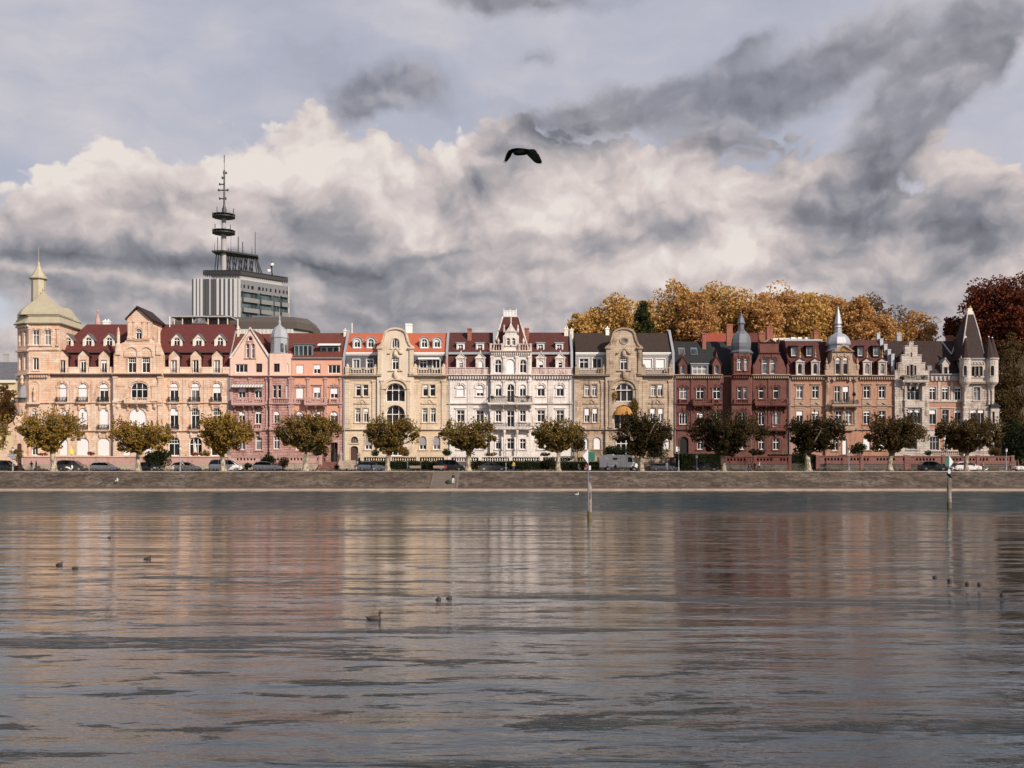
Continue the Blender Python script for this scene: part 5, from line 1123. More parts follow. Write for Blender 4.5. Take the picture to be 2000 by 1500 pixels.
        m = MB(); m.add([(PX(x-k, y0), y0-.13-.02, PZ(690.5, y0)), (PX(x+k, y0), y0-.15, PZ(690.5, y0)), (PX(x+k, y0), y1-.23, PZ(680.5, y1)), (PX(x-k, y0), y1-.23, PZ(680.5, y1))], [(0, 1, 2, 3)]); m.build('pane', mt, sk)
    for x in (1334, 1400):
        dormer(r, Y0-.02, x, 697, 731.5, 16, 'spire', st, M['redtrim'], W_(x, 713, 730.5, 9, 1, 'n', 0, 1, gm=M['glasscurt']), 3.2, 711, trim=T, tip=684)
    dormer(r, Y0+.5, 1366.5, 711, 733, 34, 'flat', M['zincdark'], M['zinc'], W_(1366.5, 714, 731, 28, 0, 'T', 0, 0, gm=M['glasscurt']), 3)
    chimney(r, Y0+4.5, 1372, 1379, 650, 672, M['brick'], 0); chimney(r, Y0+5, 1419.5, 1431, 633, 668, M['brick'], 0); chimney(r, Y0+4.5, 1482, 1494, 649, 670, M['brick'], 0); chimney(r, Y0+6, 1498, 1510, 637, 666, M['brick'], 1)
    downpipe(r, Y0, 1467, 737, 905); downpipe(r, Y0, 1541.5, 737, 905); downpipe(r, Y0, 1318, 737, 905)
    MB().box(PX(1320, Y0), PX(1324, Y0), Y0-.12, Y0-.02, PZ(882, Y0), PZ(872.5, Y0)).build('notice_board', M['frame'], r)
house_F()

# ================================================================== G: apricot brick house with a silver dome
def house_G():
    r = house_root('apricot_house', 1543, 1747, Y0, 'apricot brick house with a silver dome and spire over its middle gable')
    T = M['apricottrim']; st = M['apricot']; yc = Y0-.45
    ws = []
    for x, k in ((1562, .0), (1592.7, 0), (1693.3, 0), (1723, 0)):
        ws += [W_(x, 754, 778, 13.5, 0, 'c', 0, 2), W_(x, 802, 828.5, 13.5, 0, 'c', 0, 1), W_(x, 856, 879, 14, .4, 'v', 1 if x > 1600 else .5, 1)]
    for a, c, s_ in ((1543, 1612, 0), (1675, 1747, 1)):
        wall(r, Y0, [(a, 920), (c, 920), (c, 736), (a, 736)], [w for w in ws if (w[0] > 1640) == bool(s_)], st, trim=T)
    MB().box(PX(1543, Y0)+.05, PX(1747, Y0)-.05, Y0+.48, Y0+13, 2.6, PZ(736, Y0)).build('wall', st, r)
    wc = [W_(1635.5, 754, 786, 12, 0, 'c', 0, 1), W_(1652, 754, 786, 12, 0, 'c', 0, 1), W_(1638.3, 802, 828.5, 13.5, 0, 'c', 0, 1), W_(1657.7, 802, 828.5, 13.5, 0, 'c', 0, 1), W_(1650, 856, 888, 9, 1, 'n', 1, 1), W_(1632, 856, 880, 12, 1, 'c', 0, 1)]
    wall(r, yc, [(1612, 920), (1675, 920), (1675, 736), (1612, 736)], wc, st, trim=T, depth=1)
    gb = [(1612, 735), (1677, 735), (1677, 722), (1674, 720), (1672, 712), (1667, 708), (1665, 700), (1664.5, 687), (1646, 674.5), (1625.5, 687), (1625, 700), (1623, 708), (1617.5, 712), (1615.5, 720), (1612, 722)]
    wall(r, yc, gb, [W_(1636.8, 697, 731.5, 10.5, 1, 'd', .25, 4), W_(1651.5, 697, 731.5, 10.5, 1, 'd', .25, 4)], M['castletrim'] if False else T, trim=T, depth=1)
    band(r, yc, 1624, 1666, 685.8, 688.5, .35, T)
    for sg in (-1, 1):
        q = [(PX(1645.5, Y0), PZ(673, Y0)), (PX(1645.5+sg*21, Y0), PZ(687, Y0)), (PX(1645.5+sg*19.5, Y0), PZ(688, Y0)), (PX(1645.5, Y0), PZ(676, Y0))]
        MB().prism(q if sg < 0 else q[::-1], yc-.35, yc+.5).build('pediment', T, r)
    lathe_part(r, 'carved_relief', M['gold'], 1645.5, yc-.02, [(5, 686), (4, 682), (1, 679)], 7)
    for x in (1614.5, 1674.5): lathe_part(r, 'finial', T, x, yc+.2, [(3.4, 722), (3.6, 713), (1.5, 711), (2.4, 707), (1, 703), (0, 697)], 8)
    # silver dome behind the gable
    Yd = Y0+2.6; cx = 1637
    lathe_part(r, 'drum', T, cx, Yd, [(20, 735), (20, 686)], 8)
    lathe_part(r, 'dome', M['zinc'], cx, Yd, [(24, 687), (24.4, 684), (20, 682), (20, 676), (23, 674.5), (23.3, 672), (22.6, 667), (19.5, 660), (14, 654.5), (8, 651.5), (6.6, 650), (6.6, 641), (8, 639.5), (7.6, 638), (6, 636.5), (5, 634.5), (7.6, 633), (5.6, 622), (2.6, 608), (1.1, 603), (1.4, 602), (.4, 599), (0, 594)], 8)
    for a, c, Y in ((1543, 1612, Y0), (1675, 1747, Y0), (1612, 1675, yc)):
        band(r, Y, a, c, 733, 737.5, .7, M['zincdark'] if False else T, dent=.45); band(r, Y, a, c, 740.5, 742, .1, T, 'frieze', 1); band(r, Y, a, c, 792.5, 794.5, .25, T, 'string_course', 2); band(r, Y, a, c, 838, 841, .35, T, 'string_course', 2); band(r, Y, a, c, 841, 920, .12, T, 'plinth', 1) if False else band(r, Y, a, c, 896, 920, .3, T, 'plinth', 1)
    for x in (1616, 1671): pilaster(r, yc, x, 6, 743, 792, T, .18); pilaster(r, yc, x, 6, 795, 837, T, .18)
    for x in (1617, 1628, 1659, 1671):
        m = MB(); m.prism([(PX(x-1.6, yc), PZ(745, yc)), (PX(x+1.6, yc), PZ(745, yc)), (PX(x+1.8, yc), PZ(737, yc)), (PX(x-1.8, yc), PZ(737, yc))], yc-.5, yc); m.build('corbel', T, r)
    for x in (1562, 1592.7, 1693.3, 1723):              # triangular panels between the rows
        m = MB(); m.box(PX(x-10, Y0), PX(x+10, Y0), Y0-.08, Y0+.01, PZ(798, Y0), PZ(780.5, Y0)); z = PZ(792, Y0); m.prism([(PX(x-10, Y0), z), (PX(x+10, Y0), z), (PX(x+9, Y0), z+.15), (PX(x, Y0), PZ(783.5, Y0)), (PX(x-9, Y0), z+.15)], Y0-.28, Y0-.07, [[(PX(x-6, Y0), z+.1), (PX(x+6, Y0), z+.1), (PX(x, Y0), PZ(786.5, Y0))]])
        m.build('relief_panel', T, r)
    balcony(r, yc, 1622, 1673, 781.5, 790.5, T, False, 1.3, M['iron'], 3)
    MB().box(PX(1627, yc), PX(1667, yc), yc-.9, yc, PZ(797, yc), PZ(793, yc)).build('bay_cornice', T, r)
    MB().box(PX(1627, yc), PX(1667, yc), yc-.6, yc, PZ(841, yc), PZ(832, yc)).build('bay_base', T, r)
    for a, c in ((1543, 1608), (1660, 1746)):
        roof(r, [(735, Y0+.5), (666, Y0+4.2), (664, Y0+11), (735, Y0+12)], a, c, M['r_brownred'] if True else None)
    roof(r, [(735, Y0+3), (668, Y0+5), (668, Y0+11), (735, Y0+12)], 1600, 1670, M['r_brownred'])
    m = MB(); Yr = Y0+4.2; m.box(PX(1532, Yr), PX(1606, Yr), Yr-.1, Yr+.5, PZ(666, Yr), PZ(662.5, Yr)); m.build('roof_edge', M['zinc'], r)
    pr = [(735, Y0+.5), (666, Y0+4.2)]
    for x in (1551, 1581, 1681, 1711.5):
        Yd_ = slopeY(pr, 697)-.3
        dormer(r, Yd_, x, 676, 697.5, 13.5, 'flat', M['zincdark'] if False else M['r_black'], M['r_black'], W_(x, 679, 695, 11, 0, 'n', 0, 0, gm=M['glasscurt']), 2.4)
    for x in (1562.5, 1592.5, 1693.8, 1723.5):
        dormer(r, Y0-.02, x, 700, 733, 16.5, 'pediment', M['castletrim'], M['r_brownred'], W_(x, 710, 731, 9, 1, 'n', 0, 0, gm=M['glasscurt'] if x > 1600 else M['glass']), 2.2, 706, trim=M['castletrim'])
        lathe_part(r, 'finial', M['gold'], x, Y0+.3, [(1.4, 700), (1, 694), (1.9, 692), (.8, 688), (.5, 683), (0, 681)], 6)
    chimney(r, Y0+5, 1590, 1598, 648, 668, M['brick'], 2)
    # stepped white party wall on the right
    m = MB()
    for i, (x, t) in enumerate(((1716, 652), (1722, 663), (1730, 674), (1737, 684), (1744, 693))):
        Yw = Y0+4.6-i*.95; X = PX(x, Yw); m.box(X-.3, X+.3, Yw, Yw+.97, PZ(735, Yw), PZ(t, Yw)); m.box(X-.36, X+.36, Yw-.05, Yw+.98, PZ(t, Yw), PZ(t-2, Yw))
    m.build('party_wall', M['zinc'], r)
    for x in (1543.6, 1613, 1746, 1748.5): downpipe(r, Y0, x, 739, 905)
house_G()

# ================================================================== H: castle-like corner house
def house_H():
    r = house_root('castle_house', 1748, 1950, Y0, 'whitish stone house with stepped gable and steep-roofed corner tower with turrets')
    T = M['castletrim']; st = M['castle']; yg = Y0-.5
    # stepped gable bay
    ol = [(1748, 920), (1815, 920), (1815, 724), (1807, 724), (1807, 709), (1800, 709), (1800, 693.5), (1792, 693.5), (1792, 676), (1784.5, 676), (1784.5, 667.6), (1775.6, 667.6), (1775.6, 676), (1768, 676), (1768, 693.5), (1761, 693.5), (1761, 709), (1754, 709), (1754, 724), (1748, 724)]
    ws = [W_(1773, 714, 733, 4.2, 0, 'n', 0, 1, fm=M['darkwood']), W_(1780.3, 712, 735, 5.5, 0, 'n', 0, 1, fm=M['darkwood']), W_(1787.6, 714, 733, 4.2, 0, 'n', 0, 1, fm=M['darkwood']), W_(1780, 688, 697, 2.6, 0, 'n', 0, 0, fm=M['darkwood'], gm=M['dark']),
          W_(1785, 754.5, 781, 26, 0, 'T', 0, 0, dep=.7, fm=M['lead']), W_(1777.8, 800, 827.5, 12.5, 0, 'v', .2, 1, fm=M['lead']), W_(1792.2, 800, 827.5, 12.5, 0, 'v', .2, 1, fm=M['lead']), W_(1781.5, 851, 877.6, 19, 0, 'c', 0, 1, fm=M['lead'])]
    wall(r, yg, ol, ws, st, trim=T, depth=.9)
    for x0, x1, t in ((1774.8, 1785.3, 667.6), (1767.4, 1775.4, 676), (1784.7, 1792.6, 676), (1760.4, 1767.8, 693.5), (1792.2, 1800.6, 693.5), (1753.4, 1760.8, 709), (1800.2, 1807.6, 709), (1747.5, 1753.8, 724), (1807.2, 1815.5, 724)):
        MB().box(PX(x0, yg), PX(x1, yg), yg-.12, yg+1.0, PZ(t, yg), PZ(t-1.2, yg)).build('gable_coping', T, r)
    MB().prism([(PX(1757, yg), PZ(735, yg)), (PX(1805, yg), PZ(735, yg)), (PX(1780, yg), PZ(680, yg))], yg+.9, Y0+6).build('gable_roof', M['r_umber'], r)
    MB().box(PX(1748, Y0)+.1, PX(1942, Y0)-.1, Y0+.42, Y0+13, 2.6, PZ(732, Y0)).build('wall', st, r)
    balcony(r, yg, 1759.5, 1808, 733.5, 743.5, T, False, 1.1, M['iron'], 4)
    band(r, yg, 1766, 1804, 746.5, 750, .35, T, 'cornice'); band(r, yg, 1766, 1804, 783.5, 796, .4, T, 'bay_panel', 1); band(r, yg, 1748, 1815, 838, 841, .3, T, 'string_course', 2); band(r, yg, 1748, 1815, 903, 920, .3, T, 'plinth', 1)
    for x in (1768, 1802): pilaster(r, yg, x, 4, 750, 783, T, .3); pilaster(r, yg, x, 4, 797, 838, T, .3)
    # middle part
    mw = [W_(x, 755, 781.5, 13, .2, 'c', .16, 1, fm=M['frame']) for x in (1821.7, 1846.5, 1871)]+[W_(1821.7, 800, 828.5, 13, 0, 'v', .3, 1, fm=M['lead']), W_(1846.5, 800, 828.5, 13, 0, 'c', 0, 2, fm=M['lead']), W_(1871, 800, 828.5, 13, 0, 'v', .2, 1, fm=M['lead']), W_(1825, 853, 879, 18, 0, 'T', 0, 1, fm=M['lead']), W_(1851, 853, 879, 13, 0, 'v', 0, 1, fm=M['lead']), W_(1872, 853, 879, 10, 0, 'v', 0, 1, fm=M['lead'])]
    wall(r, Y0, [(1815, 920), (1884, 920), (1884, 743), (1815, 743)], mw, M['apricot'], trim=T, depth=.45)
    band(r, Y0, 1815, 1881, 730.5, 733.5, .6, M['lead'], 'gutter', 2); band(r, Y0, 1815, 1881, 733, 744, .2, T, 'frieze', 1)
    m = MB(); x = PX(1817, Y0)
    while x < PX(1880, Y0): m.prism([(x, PZ(742, Y0)), (x+.22, PZ(743, Y0)), (x+.3, PZ(735, Y0)), (x-.05, PZ(735, Y0))], Y0-.5, Y0-.15); x += .8
    m.build('corbel', T, r)
    band(r, Y0, 1815, 1881, 783.5, 785.5, .15, T, 'string_course', 1); band(r, Y0, 1815, 1881, 796, 797.5, .12, T, 'string_course', 1); band(r, Y0, 1815, 1881, 838, 841, .3, T, 'string_course', 2); band(r, Y0, 1815, 1881, 841.2, 852, .1, T, 'wall_panel', 1); band(r, Y0, 1815, 1881, 903, 920, .3, T, 'plinth', 1)
    for x in (1834, 1859): pilaster(r, Y0, x, 5, 746, 783, T, .1, False)
    rail(r, Y0-.1, 1816, 1880, 880, 891, T, d=.3)
    roof(r, [(733, Y0+.3), (666, Y0+5.0), (733, Y0+12)], 1747, 1885, M['r_umber'])
    dormer(r, Y0+.2, 1847, 701, 731, 13, 'gable', T, M['lead'], W_(1847, 717, 730, 7, 0, 'n', 0, 1, fm=M['darkwood']), 3, 710, tip=698)
    m = MB(); ya, yb_ = Y0+1.4, Y0+5.0
    for p, q in (((1858, 692, Y0+3), (1839, 667, yb_)), ((1858, 692, Y0+3), (1868, 666, yb_))): m.tube((PX(p[0], p[2]), p[2]-.1, PZ(p[1], p[2])), (PX(q[0], q[2]), q[2]-.1, PZ(q[1], q[2])), .14)
    m.build('valley_flashing', M['zinc'], r)
    y0 = slopeY([(733, Y0+.3), (666, Y0+5)], 716); y1 = slopeY([(733, Y0+.3), (666, Y0+5)], 715-1)
    m = MB(); ya = slopeY([(733, Y0+.3), (666, Y0+5)], 724); yb_ = slopeY([(733, Y0+.3), (666, Y0+5)], 715); m.rings([[(PX(1812, ya), ya-.15, PZ(724, ya)), (PX(1821, ya), ya-.15, PZ(724, ya)), (PX(1821, ya), ya, PZ(725, ya)), (PX(1812, ya), ya, PZ(725, ya))], [(PX(1812, ya), yb_-.15, PZ(714, yb_)), (PX(1821, ya), yb_-.15, PZ(714, yb_)), (PX(1821, ya), yb_, PZ(715, yb_)), (PX(1812, ya), yb_, PZ(715, yb_))]]); m.build('skylight', M['glasscurt'], r)
    chimney(r, Y0+6, 1752, 1761, 651, 668, M['concrete'], 2); chimney(r, Y0+6, 1850, 1862, 655, 668, M['brick'], 0)
    # corner tower
    yt = Y0-.9
    tw = [W_(1908, 756, 782, 13, 0, 'c', 0, 1, fm=M['lead'], gm=M['glasscurt']), W_(1901.5, 800, 829, 12.5, 0, 'v', .22, 1, fm=M['lead']), W_(1916, 800, 829, 12.5, 0, 'v', .22, 1, fm=M['lead']), W_(1907, 853, 880, 16, .3, 'c', 0, 1, fm=M['lead'])]
    wall(r, yt, [(1882, 920), (1942, 920), (1942, 745), (1882, 745)], tw, st, trim=T, depth=.5)
    MB().box(PX(1882, yt)+.02, PX(1942, yt)-.02, yt+.48, yt+8, 2.6, PZ(701, yt)).build('tower_wall', st, r)
    yu = yt-.55
    wall(r, yu, [(1880, 747), (1945, 747), (1945, 701), (1880, 701)], [W_(x, 715, 734.5, 6.5, 1, 'n', 0, 1, fm=M['darkwood']) for x in (1900.6, 1908.4, 1916)], T, trim=T, depth=.6)
    band(r, yu, 1880, 1945, 699.5, 703, .3, M['lead'], 'gutter', 2); band(r, yu, 1880, 1945, 736.5, 738.5, .2, T, 'string_course', 2)
    band(r, yu, 1880, 1945, 746, 749.5, .2, M['tantrim'], 'corbel_band', 3)
    m = MB(); x = PX(1897, yu)
    while x < PX(1921, yu): m.prism(arch_poly(x, x+.6, PZ(712, yu), PZ(706, yu), .29, 6), yu-.14, yu, [arch_poly(x+.12, x+.48, PZ(712, yu)+.01, PZ(707.5, yu), .17, 6)], back=False); x += .62
    m.build('arch_frieze', T, r)
    for cx, w, wx in ((1885.2, 10.8, 1885), (1936, 13, 1938)):
        yk = yu+.35
        lathe_part(r, 'corner_turret', T, cx, yk, [(2, 764), (4, 759), (w*.6, 753), (w*.9, 749), (w, 746.5), (w, 738), (w*.98, 737.5), (w*.97, 704), (w*1.1, 702), (w*1.1, 700)], 16)
        fy = yk-w*yk/F-.03
        x0, x1, z0, z1, ri = wdims(fy, wx, 714, 734, 6.5, 1)
        o = MB(); o.prism(arch_poly(x0-.12, x1+.12, z0-.1, z1+.12, ri+.12), fy-.05, fy+.25, [arch_poly(x0, x1, z0, z1, ri)], back=False); o = o.build('turret_window', T, r); g_ = MB(); g_.prism(arch_poly(x0, x1, z0, z1, ri), fy+.03, fy+.06); g_.build('pane', M['glass'], o)
    lathe_part(r, 'turret_roof', M['r_umber'], 1886, yu+.4, [(12.4, 701), (11.2, 697), (5, 672), (1, 658), (0, 656)], 10)
    for cx, tp, Yk in ((1931, 657, yu+.4), (1938, 659, yu+2.4)):
        lathe_part(r, 'turret_roof', M['r_umber'], cx, Yk, [(13.5, 701), (12, 697), (6, 675), (1.2, tp+1), (0, tp)], 10); lathe_part(r, 'finial', M['whitep'], cx, Yk, [(1.8, tp+5), (1.2, tp), (0, tp-1)], 6)
    lathe_part(r, 'finial', M['whitep'], 1886, yu+.4, [(1.8, 661), (1.2, 657), (0, 655)], 6)
    # steep main roof with tiled hips
    q = lambda x0, x1, row, a, b_: [(PX(x0, yt), a, PZ(row, a)), (PX(x1, yt), a, PZ(row, a)), (PX(x1, yt), b_, PZ(row, a)), (PX(x0, yt), b_, PZ(row, a))]
    qq = lambda x0, x1, row, a, b_: [(PX(x0, a), a, PZ(row, a)), (PX(x1, a), a, PZ(row, a)), (PX(x1, a), b_, PZ(row, a)), (PX(x0, a), b_, PZ(row, a))]
    rr = [qq(1877, 1926, 702, yu-.1, yt+8.2), qq(1879, 1922, 690, yu+.3, yt+7.6), qq(1885, 1911, 645, yt+2.0, yt+5.4), qq(1890, 1900, 609, yt+3.4, yt+4.2)]
    MB().rings([qq(1920, 1946, 702, yt+.4, yt+8), qq(1924, 1930, 672, yt+3, yt+5)]).build('tower_roof', M['r_umber'], r)
    MB().rings(rr).build('tower_roof', M['r_umber'], r)
    m = MB()
    for k in (0, 1):
        for i in range(3):
            p0, p1 = Vector(rr[i][k]), Vector(rr[i+1][k]); m.tube(p0, p1, .13, n=6)
    m.build('hip_tile', M['castletrim'], r)
    m = MB(); z = PZ(608, yt+3.4); m.box(PX(1889.5, yt+3.2), PX(1900.5, yt+3.2), yt+3.2, yt+4.4, z-.9, z+.05); m.box(PX(1891, yt+3.2), PX(1899.5, yt+3.2), yt+3.3, yt+4.3, z+.05, z+.6); m.build('roof_cap', M['creamp'], r)
    lathe_part(r, 'cap_crest', M['gold'], 1895, yt+3.8, [(2, 602), (2.6, 600), (1.4, 598), (0, 596)], 8)
    for cx in (1884, 1931, 1938): lathe_part(r, 'column', T, cx, yt-.15, [(3, 790), (2, 786), (2.2, 782), (1.7, 780), (1.7, 760), (2.6, 757), (2.8, 753)], 10)
    m = MB(); m.prism([(PX(1933, yt), PZ(829, yt)), (PX(1949, yt), PZ(829, yt)), (PX(1949, yt), PZ(795, yt)), (PX(1933, yt), PZ(795, yt))], yt-.5, yt+1.5, [[(PX(1936, yt), PZ(827, yt)), (PX(1940.5, yt), PZ(827, yt)), (PX(1940.5, yt), PZ(804, yt)), (PX(1936, yt), PZ(804, yt))]]); m.box(PX(1932, yt), PX(1951, yt), yt-.8, yt+1.7, PZ(831, yt), PZ(829, yt)); o = m.build('oriel', T, r)
    MB().rings([[(PX(1931, yt), yt-.9, PZ(795, yt)), (PX(1952, yt), yt-.9, PZ(795, yt)), (PX(1952, yt), yt+1.8, PZ(795, yt)), (PX(1931, yt), yt+1.8, PZ(795, yt))], [(PX(1935, yt), yt-.1, PZ(786, yt)), (PX(1944, yt), yt-.1, PZ(786, yt)), (PX(1944, yt), yt+1.4, PZ(786, yt)), (PX(1935, yt), yt+1.4, PZ(786, yt))]]).build('oriel_roof', M['r_black'], o)
    MB().box(PX(1935.5, yt), PX(1941, yt), yt-.2, yt-.15, PZ(828, yt), PZ(803, yt)).build('pane', M['glass'], o)
    band(r, yt, 1882, 1942, 838, 841, .3, T, 'string_course', 2); band(r, yt, 1882, 1942, 903, 920, .3, T, 'plinth', 1)
house_H()

# ================================================================== buildings behind and beside the row
def office():
    YA = 380.
    r = thing('office_tower', (PX(464, YA), YA, 3), 'grey and white high-rise office slab with antenna deck behind the roofs', 'office tower')
    A, B_ = Vector((PX(374, YA), YA+.5, 0)), Vector((PX(464.5, YA), YA, 0)); Cc = Vector((PX(564.5, YA*1.042), YA*1.042, 0)); D = Cc+(A-B_)
    zt = PZ(545, YA); m = MB()
    m.rings([[(p.x, p.y, z) for p in (A, B_, Cc, D)] for z in (3, zt)]); m.build('wall', simple('grey_cladding', (.15, .15, .16), .6, var=.06), r)
    wm = simple('white_rib', (.50, .49, .49), .55, var=.03); gm_ = simple('dark_grey_rib', (.08, .08, .085), .5, var=.06)
    def on(a, b, u, z, o=0.): 
        d = (b-a); nrm = Vector((d.y, -d.x, 0)).normalized(); p = a+d*u+nrm*o; return (p.x, p.y, z)
    def quadbox(mb, a, b, u0, u1, z0, z1, o): mb.rings([[on(a, b, u0, z0, o), on(a, b, u1, z0, o), on(a, b, u1, z0, -.1), on(a, b, u0, z0, -.1)], [on(a, b, u0, z1, o), on(a, b, u1, z1, o), on(a, b, u1, z1, -.1), on(a, b, u0, z1, -.1)]])
    for c, w in ((.068, .055), (.143, .052), (.217, .055), (.40, .02), (.57, .055), (.667, .052), (.76, .055), (.86, .05), (.955, .08)):
        b = MB(); quadbox(b, A, B_, c-w*.42, c+w*.42, 20, zt+.15, .55); b.build('white_rib', wm, r)
    for c in (.03, .105, .18, .27, .32, .36, .44, .49, .53, .62, .713, .81, .905):
        b = MB(); quadbox(b, A, B_, c-.017, c+.017, 20, zt+.05, .3); b.build('dark_rib', gm_, r)
    z = lambda row: PZ(row, YA*1.02)
    pm = simple('balcony_panel', (.17, .17, .165), .5, var=.15)
    bL = MB(); quadbox(bL, B_, Cc, 0, .045, 20, zt+.1, .3); quadbox(bL, B_, Cc, .97, 1., 20, zt+.1, .3); bL.build('edge_pier', M['concrete'], r)
    for c in (.05, .12, .20, .27, .40, .48, .55, .63, .73, .81, .89, .96):
        b = MB(); quadbox(b, B_, Cc, c-.015, c+.015 if c not in (.27, .40) else c+.03, z(568), z(561.5), .06); b.build('window', M['glass'], r)
    for lv in range(5):
        t0 = 575+lv*19.5
        b = MB(); quadbox(b, B_, Cc, .05, .97, z(t0+11), z(t0), .05); f = b.build('window_band', M['glassgreen'], r)
        for u0, u1, o in ((.08, .37, 1.1), (.42, .64, 1.1), (.69, .80, .7), (.82, .96, 1.3)):
            b = MB(); quadbox(b, B_, Cc, u0, u1, z(t0+20), z(t0+11.5), o); quadbox(b, B_, Cc, u0, u1, z(t0+.5), z(t0-1.5), o*.8); b.build('balcony', pm, f)
        for u in (.05, .14, .22, .30, .38, .46, .52, .58, .66, .74, .81, .88, .95): b = MB(); quadbox(b, B_, Cc, u-.006, u+.006, z(t0+11), z(t0), .14); b.build('mullion', gm_, f)
    # roof plant level and deck
    ax = (B_-A); bx = (Cc-B_)
    def pt(u, v, zz): p = A+ax*u+bx*v; return (p.x, p.y, zz)
    def slab(mb, u0, u1, v0, v1, z0, z1): mb.rings([[pt(u0, v0, z0), pt(u1, v0, z0), pt(u1, v1, z0), pt(u0, v1, z0)], [pt(u0, v0, z1), pt(u1, v0, z1), pt(u1, v1, z1), pt(u0, v1, z1)]])
    m = MB(); slab(m, .32, .95, .1, .9, zt-.2, zt+2.4); m.build('plant_room', M['concrete'], r)
    m = MB(); slab(m, .18, 1.0, .05, .98, zt+1.8, zt+2.9); slab(m, .18, 1.0, .05, .98, zt+3.3, zt+3.45); slab(m, .18, 1.0, .05, .98, zt+2.9, zt+3.05)
    for i in range(24):
        for v in (.05, .975): slab(m, .18+.82*i/23.5, .185+.82*i/23.5, v, v+.01, zt+1.2, zt+3.6)
        for u in (.18, .99): slab(m, u, u+.008, .05+.92*i/23.5, .055+.92*i/23.5, zt+1.2, zt+3.6)
    m.build('roof_deck', M['iron'], r)
    zd = zt+3
    ym = YA+4; cx = PX(437, ym)
    Zr = lambda row: PZ(row, ym)
    lathe_part(r, 'mast', M['concrete'], 437, ym, [(5, 545), (5, 455), (4.4, 452), (4.2, 424), (3.6, 421)], 14)
    for row, w in ((424.5, 22), (456, 22)):
        lathe_part(r, 'antenna_platform', M['iron'], 437, ym, [(w-7, row+2.2), (w, row+.7), (w, row-1.0), (w-1, row-1.4)], 24)
        m = MB()
        for i in range(16):
            q = 2*math.pi*i/16; rr_ = (w-.6)*ym/F; m.tube((cx+rr_*math.cos(q), ym+rr_*math.sin(q), Zr(row-1)), (cx+rr_*math.cos(q), ym+rr_*math.sin(q), Zr(row-5-(i*7 % 4))), .11, n=4)
        m.lathe(cx, ym, [((w-.8)*ym/F, Zr(row-4.6)), ((w-.3)*ym/F, Zr(row-4.6)), ((w-.3)*ym/F, Zr(row-5.2)), ((w-.8)*ym/F, Zr(row-5.2))], 20); m.build('platform_railing', M['iron'], r)
    # third deck: long, tapered to the right, on raking struts
    m = MB(); d0, d1 = (416.5, ym-1), (507, ym+13)
    m.rings([[(PX(417, ym), ym-2, Zr(494.5)), (PX(440, ym), ym-3, Zr(494.5)), (PX(507, ym+12), ym+10, PZ(503.5, ym+12)), (PX(505, ym+16), ym+16, PZ(503.5, ym+12)), (PX(417, ym), ym+3, Zr(494.5))],
             [(PX(416, ym), ym-2, Zr(491.5)), (PX(440, ym), ym-3, Zr(491.5)), (PX(507, ym+12), ym+10, PZ(500.5, ym+12)), (PX(505, ym+16), ym+16, PZ(500.5, ym+12)), (PX(417, ym), ym+3, Zr(491.5))]])
    m.build('antenna_deck', M['iron'], r)
    m = MB(); 
    for i, (a, b) in enumerate(((423, 419), (431, 433), (441, 447), (447, 442), (452, 458), (460, 452), (465, 470), (470, 464), (476, 480), (480, 473), (487, 491), (492, 484), (498, 512), (497, 503))):
        k = max(0, (a-440)/67); yy = ym+k*12; zz = PZ(495+8*k, yy); kb = max(0, (b-440)/67)
        for dy in (0, 2.5): m.tube((PX(a, yy), yy+dy, zz), (PX(b, yy), yy+dy*1.4, zd), .22, n=4)
    m.build('strut', M['iron'], r)
    def ant(x, t, b, w=.5, yo=0, dip=True):
        lathe_part(r, 'antenna', M['iron'], x, ym+yo, [(w*1.9, b), (w*1.8, b-2.5), (w*1.3, b-3), (w*1.05, (t+b)/2), (w*.9, t+.5), (0, t)], 6)
    for a in ((424, 403, 424, .8), (456, 407, 424, .9), (420, 437, 456, .8), (450, 438, 456, .8), (426, 445, 456, .6), (425, 463, 492, .7), (419, 474, 492, .4), (451, 461, 493, .35), (465.5, 462, 495, 1.1, 4), (474, 472, 497, 1., 6), (492, 482, 500, .5, 9), (498.5, 452, 501, .7, 10), (452, 487, 493, 1.), (446, 485, 493, .8)): ant(*a)
    lathe_part(r, 'mast_top', M['iron'], 438, ym, [(4.6, 424), (4.4, 408), (3.0, 404), (2.0, 400), (1.7, 370), (1.6, 333), (.5, 331), (.5, 318), (.9, 316), (.9, 303), (0, 302)], 6)
    m = MB()
    for row, a, b in ((388, 429, 441), (371.5, 427, 445), (360, 429, 438), (347.5, 434, 438), (338, 437, 442)):
        m.box(PX(a, ym), PX(b, ym), ym-.16, ym+.16, Zr(row)-.2, Zr(row)+.2)
        for x in (a, b): m.box(PX(x, ym)-.16, PX(x, ym)+.16, ym-.4, ym+.4, Zr(row+1.8), Zr(row-2.2))
    m.build('cross_arm', M['iron'], r)
    m = MB(); yy = YA*1.035; m.tube((PX(531, yy), yy, zd), (PX(531, yy), yy, PZ(511, yy)), .25).tube((PX(534, yy), yy, zd), (PX(529, yy), yy, PZ(519, yy)), .15); m.build('antenna', M['iron'], r)
    for x, row in ((526.5, 529), (533, 517)):
        m = MB(); c = Vector((PX(x, yy), yy-.6, PZ(row, yy))); m.rings([[(c.x+q*math.cos(t), c.y-dy, c.z+q*math.sin(t)) for t in [2*math.pi*i/14 for i in range(14)]] for q, dy in ((.55, .4), (.6, .1), (.3, -.2), (.05, -.3))]); m.build('dish', M['whitep'], r)
    # podium with brown sheet roof
    p = thing('office_podium', (PX(520, 350), 350, 3), 'low wide office podium with chamfered brown sheet-metal roof behind the turret', 'office building')
    Yp = 350.; Z = lambda row: PZ(row, Yp)
